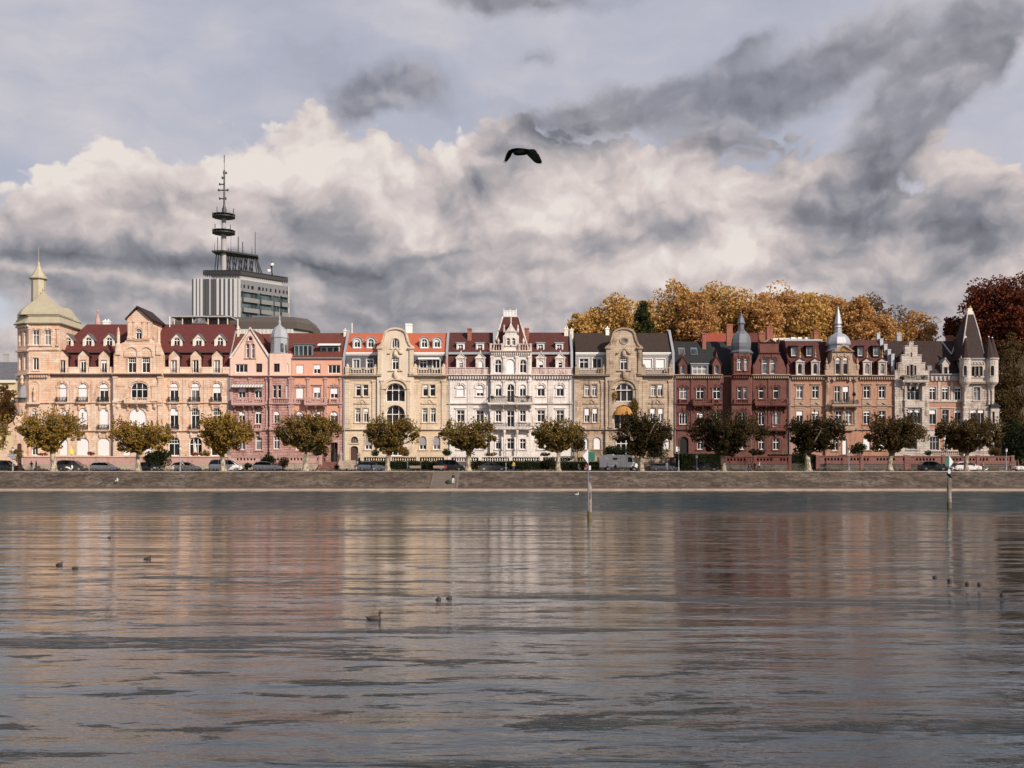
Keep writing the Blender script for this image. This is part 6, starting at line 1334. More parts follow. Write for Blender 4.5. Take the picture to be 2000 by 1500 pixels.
    f = lambda x0, x1, z, k=0: [(PX(x0, Yp), Yp+k, z), (PX(x1-22, Yp), Yp+k, z), (PX(x1, Yp), Yp+6, z), (PX(x1, Yp), Yp+22, z), (PX(x0, Yp), Yp+22, z)]
    MB().rings([f(340, 596, 3), f(340, 596, Z(640.5))]).build('wall', M['concrete'], p)
    MB().rings([f(338, 602, Z(642), -.8), f(338, 602, Z(629), -.8), f(350, 594, Z(618), 1.5)]).build('roof', simple('brown_roof_sheet', (.085, .068, .055), .6, var=.1), p)
    for i in range(40):
        x = PX(470+104*i/40, Yp); MB().box(x, x+.22, Yp-.6, Yp+.1, Z(660), Z(641)).build('louvre', M['whitep'], p)
    MB().box(PX(486, Yp), PX(548, Yp), Yp+4, Yp+14, Z(618), Z(613)).build('roof_plant', M['zincdark'], p)
    MB().box(PX(400, 340), PX(438, 340), 340, 346, PZ(625, 340), PZ(615.5, 340)).build('roof_plant', M['r_umber'], p)
office()

def small_buildings():
    Y = 250.
    r = thing('yellow_villa', (PX(-10, Y), Y, 3), 'pale yellow villa with grey hipped roof at the left edge behind trees', 'house')
    MB().box(PX(-80, Y), PX(30, Y), Y, Y+14, 3, PZ(743, Y)).build('wall', simple('yellow_render', (.62, .48, .28), .8), r)
    MB().rings([[(PX(-84, Y), Y-.6, PZ(741, Y)), (PX(33, Y), Y-.6, PZ(741, Y)), (PX(33, Y), Y+14, PZ(741, Y)), (PX(-84, Y), Y+14, PZ(741, Y))], [(PX(-70, Y), Y+5, PZ(703, Y)), (PX(17, Y), Y+5, PZ(703, Y)), (PX(17, Y), Y+8, PZ(703, Y)), (PX(-70, Y), Y+8, PZ(703, Y))]]).build('roof', M['slate'], r)
    m = MB(); m.box(PX(-82, Y), PX(31.5, Y), Y-.5, Y, PZ(748, Y), PZ(742, Y)); m.box(PX(-80, Y), PX(30.5, Y), Y-.2, Y, PZ(764, Y), PZ(761, Y)); m.build('cornice', M['creamp'], r)
    for x in (-20, 3): window(r, Y, x, 768, 788, 9, 0, 'c', 0, 1)
    for x in (-20, 3): window(r, Y, x, 808, 830, 9, 0, 'c', 0, 1)
    chimney(r, Y+5, 6, 14, 690, 705, M['concrete'], 0)
    Y = 214.
    r = thing('red_roofed_house', (PX(1400, Y), Y, 3), 'house behind with bright red tiled roof and flat green roof garden', 'house')
    MB().box(PX(1370, Y), PX(1500, Y), Y, Y+9, 3, PZ(668, Y)).build('wall', M['brick'], r)
    MB().rings([[(PX(1368, Y), Y-.2, PZ(669, Y)), (PX(1448, Y), Y-.2, PZ(669, Y)), (PX(1448, Y), Y+9, PZ(669, Y)), (PX(1368, Y), Y+9, PZ(669, Y))], [(PX(1378, Y), Y+3, PZ(651, Y+3)), (PX(1446, Y), Y+3, PZ(651, Y+3)), (PX(1446, Y), Y+4, PZ(651, Y+3)), (PX(1378, Y), Y+4, PZ(651, Y+3))]]).build('roof', tiles('bright_red_roof', (.36, .08, .05), (.30, .065, .04), moss=.1), r)
    MB().box(PX(1448, Y), PX(1500, Y), Y+1, Y+8, PZ(672, Y), PZ(650, Y)).build('roof', M['r_red'], r)
    MB().box(PX(1508, Y), PX(1560, Y), Y, Y+8, 3, PZ(660, Y)).build('wall', M['creamp'], r)
    for x0, x1 in ((1545, 1553), (1559, 1566), (1573, 1582)):
        MB().box(PX(x0, Y0+6), PX(x1, Y0+6), Y0+6, Y0+7, PZ(665, Y0+6), PZ(658.5, Y0+6)).build('skylight', M['whitep'], r)
small_buildings()
# ================================================================== garden walls, hedges, steps in front of the houses
YG = 192.8
def gwall(x0, x1, top, kind, label, mats, Y=YG, split=905):
    o = thing('garden_wall', (PX((x0+x1)/2, Y), Y, 3.17), label, 'garden wall')
    a, c = PX(x0, Y), PX(x1, Y); zt, zm, zb = PZ(top, Y), PZ(split, Y), 3.0; up, lo = mats
    if kind == 'solid':
        MB().box(a, c, Y, Y+.5, zm, zt-.18).build('wall', up, o); MB().box(a-.1, c+.1, Y-.12, Y+.6, zt-.18, zt).build('coping', M['sand_trim'] if up is M['pinktrim'] else lo, o)
        MB().box(a-.03, c+.03, Y-.1, Y+.6, zb, zm-.003).build('base', lo, o)
    elif kind == 'pierced':
        m = MB(); out = [(a, zm), (c, zm), (c, zt-.15), (a, zt-.15)]; hs = []; n = int((c-a)/.62); h0, h1 = zm+(zt-zm)*.36, zm+(zt-zm)*.70
        for i in range(n):
            if i % 8 in (0, 1): continue
            x = a+.3+i*(c-a-.5)/n; hs.append([(x, h0), (x+.36, h0), (x+.36, h1), (x, h1)])
        # build as courses so that every opening is real
        m.box(a, c, Y, Y+.35, zm, h0); m.box(a, c, Y, Y+.35, h1, zt-.15); last = a
        for h in hs: m.box(last, h[0][0], Y+.004, Y+.346, h0-.01, h1+.01); last = h[1][0]
        m.box(last, c, Y+.004, Y+.346, h0-.01, h1+.01)
        m.build('pierced_wall', up, o); MB().box(a-.1, c+.1, Y-.12, Y+.48, zt-.15, zt).build('coping', up, o)
        MB().box(a-.1, c+.1, Y-.1, Y+.45, zm-.14, zm-.003).build('string_course', up, o); MB().box(a-.03, c+.03, Y-.04, Y+.5, zb, zm-.145).build('base', lo, o)
        k = max(1, int((c-a)/6.2))
        for i in range(k+1): x = a+.25+(c-a-.5)*i/k; MB().box(x-.3, x+.3, Y-.16, Y+.5, zb, zt+.12).build('pier', up, o)
    elif kind == 'balustrade':
        MB().box(a-.03, c+.03, Y-.04, Y+.5, zb, zm-.003).build('base', lo, o)
        n = int((c-a)/.44); zc, zf = zt-.17, zm+.12
        MB().box(a, c, Y-.06, Y+.42, zc, zt).build('coping', up, o); MB().box(a, c, Y-.04, Y+.4, zm, zf).build('string_course', up, o)
        k = max(1, int((c-a)/5.0)); px = [a+.3+(c-a-.6)*i/k for i in range(k+1)]
        for x in px: MB().box(x-.32, x+.32, Y-.12, Y+.48, zm+.01, zt+.06).build('pier', up, o)
        bal = None
        for i in range(n):
            x = a+(i+.5)*(c-a)/n
            if min(abs(x-q) for q in px) < .42: continue
            if bal is None:
                bal = MB().lathe(x, Y+.18, [(.10, zf), (.06, zf+.1), (.14, zf+(zc-zf)*.32), (.05, zc-.25), (.11, zc)], 8).build('baluster', up, o)
            else:
                b2 = bal.copy(); C.objects.link(b2); b2.location.x = x-wloc[o.name].x
    return o
M['basestone'] = masonry('dark_rubble_base', (.14, .115, .10), (.09, .075, .065), bw=.7, bh=.35, stain=.5, bump=.05)
M['basepale'] = masonry('pale_base_stone', (.42, .34, .27), (.36, .29, .23), bw=1.2, bh=.5, stain=.4)
gwall(44, 318, 891, 'solid', 'pinkish stone garden wall in front of the left half of the cream palace', (M['pinktrim'], M['basepale']), split=906)
gwall(319, 446, 891, 'solid', 'pinkish stone garden wall in front of the right half of the cream palace', (M['pinktrim'], M['basepale']), split=906)
gwall(446, 628, 890.5, 'pierced', 'pink pierced stone garden wall before the pink turret house', (M['pinktrim'], M['basepale']), split=904)
gwall(704, 874, 891, 'balustrade', 'cream stone balustrade in front of the orange-roofed house', (M['bufftrim'], M['basestone']), split=901.5)
gwall(875, 1120, 891, 'balustrade', 'white stone balustrade in front of the white house', (M['whitetrim'], M['basestone']), split=901.5)
gwall(1121, 1166, 891, 'balustrade', 'short tan stone balustrade behind the white camper van', (M['tantrim'], M['basestone']), split=901.5)
gwall(1255, 1318, 893, 'solid', 'dark stone garden wall right of the camper van', (M['tantrim'], M['basestone']), split=903)
gwall(1404, 1545, 891, 'pierced', 'dark red pierced garden wall before the red brick house', (M['redtrim'], M['basestone']), split=905)
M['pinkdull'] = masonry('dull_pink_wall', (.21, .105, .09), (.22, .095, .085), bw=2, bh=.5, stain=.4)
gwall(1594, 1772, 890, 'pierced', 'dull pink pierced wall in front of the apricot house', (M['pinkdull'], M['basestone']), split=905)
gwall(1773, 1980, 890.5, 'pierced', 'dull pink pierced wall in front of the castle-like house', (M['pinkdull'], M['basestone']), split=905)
def stairs(x0, x1, top, label, mat):
    o = thing('entrance_steps', (PX((x0+x1)/2, YG), YG-1, 3.1), label, 'steps'); a, c = PX(x0, YG), PX(x1, YG); zt = PZ(top, YG); n = 9
    for i in range(n): MB().box(a, c, YG-1.6+i*.34, YG+5, 3.05+i*(zt-3.05)/n, 3.05+(i+1)*(zt-3.05)/n-.003).build('step', mat, o)
    for x in (a-.35, c): MB().rings([[(x, YG-1.8, 3.0), (x+.35, YG-1.8, 3.0), (x+.35, YG+5, 3.0), (x, YG+5, 3.0)], [(x, YG-1.8, 3.5), (x+.35, YG-1.8, 3.5), (x+.35, YG+1.6, zt+.5), (x, YG+1.6, zt+.5)]]).build('side_wall', mat, o); MB().lathe(x+.17, YG+1.4, [(.3, zt), (.3, zt+1.0), (.4, zt+1.05), (.35, zt+1.2), (.15, zt+1.5), (0, zt+1.6)], 8).build('gate_post', mat, o)
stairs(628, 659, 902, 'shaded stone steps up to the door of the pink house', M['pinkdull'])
stairs(665, 697, 899, 'sunlit cream stone steps up to the orange-roofed house', M['basepale'])

M['terrace'] = simple('garden_terrace_soil', (.05, .048, .03), .95, var=.4, scale=1.5, bump=.1)
for a, c in ((52, 626), (700, 1164), (1166, 1318), (1404, 1592), (1594, 1948)):
    tag(MB().box(PX(a, YG), PX(c, YG), YG+.45, Y0-.05, 3.0, PZ(893.5, YG)).build('terrace', M['terrace']), kind='structure')
# ================================================================== foliage
def leaf_mat(name, cols):
    m, g, p = base_mat(name)
    oi = g.new('ShaderNodeNewGeometry'); rp = oi.outputs['Random Per Island']
    c = g.ramp(rp, [(i/(len(cols)-1), q) for i, q in enumerate(cols)])
    g.put(p, 'Base Color', c); p.inputs['Roughness'].default_value = .7; p.inputs['Specular IOR Level'].default_value = .15
    tr = g.new('ShaderNodeBsdfTranslucent'); g.put(tr, 0, c); mx = g.new('ShaderNodeMixShader'); mx.inputs[0].default_value = .34
    g.l.new(p.outputs[0], mx.inputs[1]); g.l.new(tr.outputs[0], mx.inputs[2]); g.l.new(mx.outputs[0], m.node_tree.nodes['Material Output'].inputs[0])
    return m
L = {'olive': leaf_mat('olive_brown_leaves', [(.05, .05, .016), (.15, .12, .03), (.26, .18, .045), (.30, .155, .045), (.12, .11, .032)]),
     'gold': leaf_mat('golden_leaves', [(.36, .22, .06), (.60, .37, .11), (.70, .48, .18), (.54, .30, .09), (.46, .34, .12)]),
     'amber': leaf_mat('amber_leaves', [(.32, .17, .06), (.54, .29, .10), (.62, .37, .14), (.44, .23, .09), (.50, .33, .13)]),
     'street_gold': leaf_mat('turning_plane_leaves', [(.07, .065, .018), (.26, .18, .035), (.44, .28, .055), (.36, .18, .04), (.14, .12, .03)]),
     'shaded_olive': leaf_mat('shaded_brown_green_leaves', [(.015, .018, .007), (.035, .032, .012), (.060, .042, .014), (.085, .042, .015), (.028, .03, .01)]),  # shadow over the right-hand planes, put into darker leaf colours
     'brown': leaf_mat('brown_leaves', [(.04, .03, .013), (.10, .065, .024), (.16, .095, .034), (.075, .05, .018), (.11, .085, .03)]),
     'greybrown': leaf_mat('grey_brown_leaves', [(.10, .065, .045), (.22, .14, .09), (.30, .19, .115), (.16, .10, .065), (.24, .17, .10)]),
     'red': leaf_mat('copper_red_leaves', [(.06, .014, .011), (.15, .03, .018), (.22, .05, .025), (.09, .03, .015), (.22, .09, .03)]),
     'green': leaf_mat('dark_green_leaves', [(.012, .018, .008), (.025, .035, .012), (.04, .052, .018), (.03, .03, .012)]),
     'greeny': leaf_mat('conifer_green', [(.02, .03, .01), (.05, .06, .018), (.08, .08, .025), (.03, .04, .014)]),
     'flower': leaf_mat('red_flowers', [(.04, .05, .015), (.35, .05, .04), (.45, .10, .07), (.06, .07, .02)])}
def bark_mat(name, a, b):
    m, g, p = base_mat(name)
    pos = g.new('ShaderNodeNewGeometry').outputs['Position']
    n = g.noise(g.vm('MULTIPLY', pos, (1, 1, .5)), 3.2, 4, .6)
    g.put(p, 'Base Color', g.mix(g.smooth(n, .42, .58), c4(a), c4(b))); p.inputs['Roughness'].default_value = .85
    bm = g.new('ShaderNodeBump'); bm.inputs['Distance'].default_value = .08; g.put(bm, 'Height', n); g.put(p, 'Normal', bm.outputs[0])
    return m
M['bark'] = bark_mat('plane_bark', (.16, .125, .085), (.42, .36, .27))
M['barkdark'] = bark_mat('dark_bark', (.05, .04, .03), (.12, .095, .07))
M['twig'] = bark_mat('bare_twigs', (.10, .065, .045), (.22, .15, .10))

def leaves(mb, rng, centres, n, size, sq=(1, 1, 1)):
    """many small bent leaf quads gathered in clumps"""
    for k in range(n):
        cx, cy, cz, r = centres[rng.randrange(len(centres))]
        while True:
            x, y, z = rng.uniform(-1, 1), rng.uniform(-1, 1), rng.uniform(-1, 1); d = x*x+y*y+z*z
            if d <= 1: break
        f = (d**.5)**-.45 if d > .02 else 1
        p = Vector((cx+x*f*r*sq[0], cy+y*f*r*sq[1], cz+z*f*r*sq[2]))
        s = size*rng.uniform(.6, 1.3); u = Vector((rng.gauss(0, 1), rng.gauss(0, 1), rng.gauss(0, .7))).normalized()
        w = u.cross(Vector((rng.gauss(0, 1), rng.gauss(0, 1), rng.gauss(0, 1)))).normalized()
        b = len(mb.v); mb.v += [tuple(p-u*s*.5), tuple(p+w*s*.42), tuple(p+u*s*.5), tuple(p-w*s*.42)]; mb.f.append((b, b+1, b+2, b+3)); mb.mi.append(0)

def limb(mb, rng, p, d, length, r, segs=4, wander=.25, lift=0.):
    pts = [Vector(p)]; rs = [r]; d = Vector(d).normalized()
    for i in range(segs):
        d = (d+Vector((rng.uniform(-1, 1), rng.uniform(-1, 1), rng.uniform(-.6, 1)*.8+lift))*wander).normalized()
        pts.append(pts[-1]+d*length/segs); rs.append(r*(1-.75*(i+1)/segs))
    mb.path(pts, rs, 6); return pts[-1], d

M['limbbark'] = bark_mat('plane_limb_bark', (.07, .055, .04), (.17, .14, .10))
def pollard(seed, x, w, x0, x1, t, b, leaf, label, n=7000, Y=178.5, trunk_top=None, bark='bark', ls=.30):
    """old plane on the promenade: short thick trunk, knuckled limbs, broad crown"""
    rng = random.Random(seed); z0 = 3.03; X = PX(x, Y); s = Y/F
    o = thing('plane_tree', (X, Y, z0), label, 'tree', 'plane trees along the promenade')
    cx = PX((x0+x1)/2, Y); hw = (x1-x0)/2*s; zt, zb = PZ(t, Y), PZ(b, Y); zc = (zt+zb)/2; hh = (zt-zb)/2
    tr = MB(); lb = MB(); r0 = w/2*s; zk = zb+hh*.25
    fork = Vector((X+rng.uniform(-.3, .3), Y, z0+(zk-z0)*.85))
    tr.path([(X, Y, z0-.1), (X+.02, Y, z0+.35), (X-.03, Y, z0+1.2), (fork.x, fork.y, fork.z)], [r0*1.25, r0*.85, r0*.62, r0*.6], 10)
    cs = []
    nl = 10
    for i in range(nl):
        a = 2*math.pi*(i+rng.random()*.5)/nl; rr = rng.uniform(.55, .82)
        tgt = Vector((cx+hw*rr*math.cos(a), Y+hw*.75*rr*math.sin(a), zc+hh*rng.uniform(-.45, .5)))
        mid = fork.lerp(tgt, .45)+Vector((rng.uniform(-.3, .3), rng.uniform(-.3, .3), -.25+rng.uniform(-.2, .3)))
        lb.path([fork-Vector((0, 0, .25)), mid, tgt], [r0*.34, r0*.22, r0*.12], 6)
        for k in range(5):
            e, _ = limb(lb, rng, tgt, (rng.uniform(-1, 1)+math.cos(a)*.5, rng.uniform(-1, 1), rng.uniform(-.2, 1.2)), hh*rng.uniform(.35, .75), r0*.08, 3, .25)
            cs.append((e.x, e.y, e.z, hh*rng.uniform(.22, .4)))
        cs.append((tgt.x, tgt.y, tgt.z, hh*rng.uniform(.35, .5)))
    # the crown is built of uneven lobes, each a cluster of leaf clumps, leaving gaps between them
    lobes = []; nlb = rng.randint(11, 14)
    for k in range(nlb):
        a = 2*math.pi*(k+rng.uniform(-.3, .3))/nlb*2; q = rng.uniform(.35, .80); up = rng.uniform(-.25, .62)
        lobes.append((cx+hw*q*math.cos(a), Y+hw*.7*q*math.sin(a), zc+hh*(up*(1-.35*q)), hh*rng.uniform(.34, .56)))
    for k in range(6): q = rng.uniform(.1, .6); a = rng.uniform(0, 6.28); lobes.append((cx+(X-cx)*.6+hw*.5*q*math.cos(a), Y-hw*.3*q, zc-hh*rng.uniform(.45, .85), hh*rng.uniform(.24, .36)))
    for k in range(8): a = rng.uniform(0, 6.28); q = rng.uniform(.3, .66); lobes.append((cx+(X-cx)*.3+hw*q*math.cos(a), Y+hw*.6*q*math.sin(a), zc-hh*rng.uniform(.25, .62), hh*rng.uniform(.26, .40)))
    lobes.append((cx-hw*.78, Y, zc+hh*rng.uniform(-.3, .1), hh*rng.uniform(.26, .36))); lobes.append((cx+hw*.78, Y, zc+hh*rng.uniform(-.3, .1), hh*rng.uniform(.26, .36)))
    for k in range(26): q = rng.uniform(0, .5); a = rng.uniform(0, 6.28); lobes.append((cx+(X-cx)*.4+hw*q*math.cos(a), Y-hw*.25+hw*q*math.sin(a)*.6, zc+hh*rng.uniform(-.5, .3), hh*.22))
    cs2 = [(c[0], c[1], c[2], c[3]*.7) for c in cs if ((c[0]-cx)/hw)**2+((c[2]-zc)/hh)**2 < .8]
    for (lx, ly, lz, lr) in lobes:
        for j in range(13):
            u = rng.uniform(-1, 1); t_ = rng.uniform(0, 6.28); sl = math.sqrt(1-u*u); f = rng.uniform(.45, .95)
            z_ = lz+lr*u*f*.9; z_ = min(z_, zt-.15)
            cs2.append((lx+lr*sl*f*math.cos(t_)*1.15, ly+lr*sl*f*math.sin(t_), z_, lr*rng.uniform(.2, .34)))
    tr.build('trunk', M[bark], o, smooth=True); lb.build('limbs', M['limbbark'], o, smooth=True)
    m = MB(); leaves(m, rng, cs2, n, ls, (1.25, 1.2, 1.0)); 
    for c in cs2:                                         # upright shoots on the crown's rim
        if c[2] > zc+hh*.25 and rng.random() < .5: 
            p = Vector((c[0], c[1], c[2])); q = p+Vector((rng.uniform(-.3, .3), 0, hh*.42)); 
            for j in range(14): t_ = rng.random(); e = p.lerp(q, t_); leaves(m, rng, [(e.x, e.y, e.z, .12)], 2, ls*.8)
    m.build('crown', L[leaf], o)
    return o
PL = [(105, 17, 38, 162, 800, 884, 'street_gold', 'leftmost promenade plane with olive-gold crown before the corner tower'),
      (270, 14, 214, 338, 815, 884, 'street_gold', 'plane with orange-gold crown before the middle of the cream palace'),
      (436, 15, 388, 498, 807, 886, 'street_gold', 'plane with golden-olive crown in front of the silver minivan'),
      (597, 16, 532, 667, 799, 884, 'olive', 'broad plane with brown crown in front of the pink turret house'),
      (757, 14, 712, 822, 812, 885, 'olive', 'plane tree in front of the orange-roofed house'),
      (914, 16, 858, 972, 815, 884, 'olive', 'plane tree before the left half of the white house'),
      (1090, 13, 1034, 1144, 818, 884, 'olive', 'plane tree before the right half of the white house'),
      (1253, 13, 1196, 1316, 806, 890, 'shaded_olive', 'dark plane tree right of the white camper van'),
      (1414, 11, 1338, 1504, 796, 890, 'shaded_olive', 'widest and darkest plane, before the red brick house'),
      (1578, 17, 1540, 1652, 810, 886, 'shaded_olive', 'plane with a very thick short trunk left of the pink pierced wall'),
      (1738, 14, 1688, 1812, 806, 886, 'brown', 'leaning thin-crowned plane between the apricot house and the castle-like house'),
      (1887, 12, 1820, 1963, 812, 886, 'brown', 'rightmost plane, in front of the white parked hatchback')]
for i, a in enumerate(PL): pollard(100+i, *a[:8], n=34000 if a[3]-a[2] > 125 else 26000)
pollard(140, -30, 14, -85, 22, 808, 884, 'street_gold', 'plane cut by the left edge of the picture', n=5000)

def tree(name, seed, x, Y, t, b, w, leaf, label, n, ls=.55, base=3.0, bark='barkdark', group=None, clumps=60, lower=.15, conic=False, sparse=.0, depth=.8):
    rng = random.Random(seed); X = PX(x, Y); o = thing(name, (X, Y, base), label, 'tree', group)
    zt, zb = PZ(t, Y), PZ(b, Y); hh = (zt-zb)/2; zc = (zt+zb)/2; hw = w/2*Y/F
    tr = MB(); r0 = max(.18, hh*.05); tr.path([(X, Y, base-.2), (X, Y, zb), (X+rng.uniform(-.4, .4), Y, zc), (X, Y, zt-hh*.3)], [r0*1.3, r0, r0*.6, r0*.15], 8)
    cs = []
    for k in range(clumps):
        if conic: q = rng.random()**.7; z = zb+(zt-zb)*(1-q); rr = hw*min(1, q*1.5+.1)*rng.uniform(.2, .8); a = rng.uniform(0, 6.28); p = (X+rr*math.cos(a), Y+rr*math.sin(a), z); cr = max(.3, hw*.24)
        else:
            a = rng.uniform(0, 6.28); u = rng.uniform(-1, 1); rr = rng.random()**.4*.82; sl = math.sqrt(1-u*u)
            p = (X+hw*rr*sl*math.cos(a), Y+hw*depth*rr*sl*math.sin(a), zc+hh*rr*u); cr = min(hw, hh)*rng.uniform(.17, .33)
            if rng.random() < .5: tr.path([(X, Y, zc-hh*rng.uniform(.1, .6)), (X*.4+p[0]*.6, Y*.4+p[1]*.6, (p[2]+zc)/2), p], [r0*.3, r0*.18, r0*.06], 5)
        cs.append((*p, cr))
    m = MB(); leaves(m, rng, cs, n, ls, (1.1, 1.1, .85)); m.build('crown', L[leaf], o); tr.build('trunk', M[bark], o, smooth=True)
    return o
BT = [(1134, 612, 46, 'gold', 228), (1166, 601, 60, 'gold', 232), (1205, 578, 84, 'gold', 230), (1262, 584, 50, 'gold', 240), (1316, 551, 86, 'gold', 232), (1368, 574, 80, 'amber', 226),
      (1393, 551, 92, 'gold', 240), (1450, 560, 80, 'gold', 234), (1490, 574, 70, 'amber', 228), (1528, 556, 96, 'amber', 240), (1580, 568, 76, 'gold', 230), (1626, 572, 86, 'amber', 236), (1672, 580, 70, 'amber', 228)]
PZL = ['low golden tree at the left end of the treeline over the tan house', 'small golden tree second from the left end of the treeline', 'golden tree just left of the dark green conifer', 'low golden tree behind the dark green conifer',
       'tall golden tree right of the dark green conifer', 'lower amber tree right of the tall golden one', 'tall round golden tree above the red-roofed chimneys', 'golden tree behind the grey onion dome', 'amber tree low behind the brick chimneys', 'broad tall amber tree left of the silver dome spire',
       'golden tree directly behind the silver spire', 'amber tree just right of the silver spire', 'low amber tree between the spire and the brown trees']
for i, (x, t, w, lf, Y) in enumerate(BT):
    tree('plane_tree', 200+i, x, Y, t-15, 735, w*1.3, lf, PZL[i], 12000 if w > 60 else 8000, ls=.56, group='golden autumn trees behind the houses', clumps=150)
tree('maple_tree', 230, 1700, 240, 562, 720, 84, 'greybrown', 'thin brown-leaved tree top right of the golden row', 6000, .5, clumps=90)
tree('maple_tree', 231, 1748, 246, 584, 720, 84, 'greybrown', 'half bare greyish brown tree behind the stepped gable', 1700, .5, clumps=50)
tree('maple_tree', 232, 1792, 236, 598, 720, 84, 'amber', 'rust coloured tree right of the stepped gable', 6000, .5, clumps=90)
tree('maple_tree', 233, 1724, 228, 606, 720, 90, 'amber', 'low rust tree above the apricot house', 6000, .5, clumps=80)
tree('conifer', 234, 1256, 222, 592, 700, 62, 'greeny', 'dark green conifer standing among the golden trees', 8000, .4, conic=True, clumps=130)
tree('beech_tree', 240, 1946, 226, 526, 730, 152, 'red', 'great copper-red beech behind the castle-like corner tower', 19000, .52, clumps=220)
tree('beech_tree', 241, 1996, 222, 510, 780, 116, 'red', 'copper-red beech cut by the right edge', 12000, .52, clumps=150)
tree('beech_tree', 242, 1908, 232, 548, 640, 58, 'brown', 'brown-tinged tree at the left shoulder of the red beech', 3000, .5, clumps=50)
tree('beech_tree', 243, 1862, 230, 614, 668, 48, 'red', 'small reddish tree left of the tower spire', 2600, .48, clumps=50)
tree('beech_tree', 244, 1975, 214, 640, 800, 80, 'brown', 'brown undergrowth tree right of the corner tower', 6500, .42, clumps=120, lower=0)
tree('maple_tree', 245, 2030, 206, 650, 860, 120, 'brown', 'brown tree at the right edge below the beech', 7000, .42, clumps=120)
tree('maple_tree', 246, 8, 216, 742, 860, 64, 'amber', 'rust tree behind the porch of the corner palace', 5200, .42, clumps=70)
tree('maple_tree', 247, -30, 225, 730, 880, 70, 'brown', 'brown tree at the left edge below the yellow villa', 4200, .42, clumps=60)
tree('maple_tree', 248, 1995, 196, 818, 905, 78, 'green', 'dark green bushy tree at the right edge', 7000, .34, clumps=100)
# bare upright shrubs right of the castle-like house
r_ = random.Random(77)
for j, (x, w, t) in enumerate(((1962, 16, 700), (1980, 18, 690), (1998, 16, 700))):
    o = thing('bare_shrub', (PX(x, 203), 203, 3), ('bare twiggy shrub nearest the corner tower', 'middle one of three bare twiggy shrubs right of the tower', 'bare twiggy shrub at the right edge')[j], 'shrub'); m = MB()
    for k in range(60):
        a = PX(x+r_.uniform(-7, 7), 203); z1 = PZ(t+r_.uniform(0, 70), 203); m.path([(a, 203+r_.uniform(-1, 1), 3), (a+r_.uniform(-.8, .8), 203, (3+z1)/2), (a+r_.uniform(-1, 1)*w*.12, 203+r_.uniform(-1, 1), z1)], [.07, .045, .015], 4)
    m.build('stem', M['twig'], o)
def bush(x0, x1, t, b, Y, leaf, label, n=1500, ls=.2, name='bush', cat='bush', d=1.0):
    rng = random.Random(int(x0*7+t)); X0, X1, zt, zb = PX(x0, Y), PX(x1, Y), PZ(t, Y), PZ(b, Y); hw, hh = (X1-X0)/2, (zt-zb)/2; cs = []
    for k in range(34):
        a, u, q = rng.uniform(0, 6.28), rng.uniform(-1, 1), rng.random()**.4*.75; s = math.sqrt(1-u*u); cs.append(((X0+X1)/2+hw*q*s*math.cos(a), Y+d*q*s*math.sin(a), (zt+zb)/2+hh*q*u, min(hw, hh)*rng.uniform(.25, .42)))
    o = thing(name, ((X0+X1)/2, Y, zb), label, cat); m = MB(); leaves(m, rng, cs, n, ls, (1.2, 1, 1)); m.build('foliage', L[leaf], o)
    MB().path([((X0+X1)/2, Y, zb-.3), ((X0+X1)/2+.05, Y, (zt+zb)/2)], [.08, .04], 5).build('stem', M['barkdark'], o)
    return o
def hedge(x0, x1, t, b, Y, leaf, label, n, d=.55):
    rng = random.Random(int(x0+t)); X0, X1, zt, zb = PX(x0, Y), PX(x1, Y), PZ(t, Y), PZ(b, Y)
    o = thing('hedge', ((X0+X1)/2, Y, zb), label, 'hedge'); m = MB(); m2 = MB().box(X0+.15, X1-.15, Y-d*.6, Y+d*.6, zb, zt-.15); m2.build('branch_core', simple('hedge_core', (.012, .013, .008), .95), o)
    for k in range(n):
        x, z = rng.uniform(X0, X1), rng.uniform(zb, zt); y = Y-d+rng.uniform(0, .3) if rng.random() < .7 else Y+rng.uniform(-d, d)
        if y > Y-d+.3: z = zt+rng.uniform(-.1, .12)
        leaves(m, rng, [(x, y, z, .12)], 1, .2)
    m.build('foliage', L[leaf], o)
hedge(700, 868, 902, 918, 191.6, 'green', 'dark clipped hedge below the cream balustrade', 7000)
hedge(922, 1086, 902, 918, 191.6, 'green', 'dark clipped hedge below the white balustrade', 7000)
hedge(1096, 1172, 903, 918, 191.6, 'green', 'dark hedge left of the camper van', 3500)
hedge(1318, 1408, 888, 918, 192, 'green', 'tall dark hedge in front of the red brick house entrance', 7000)
hedge(1500, 1592, 889, 903, 193.6, 'green', 'dark hedge growing over the red garden wall', 4000)
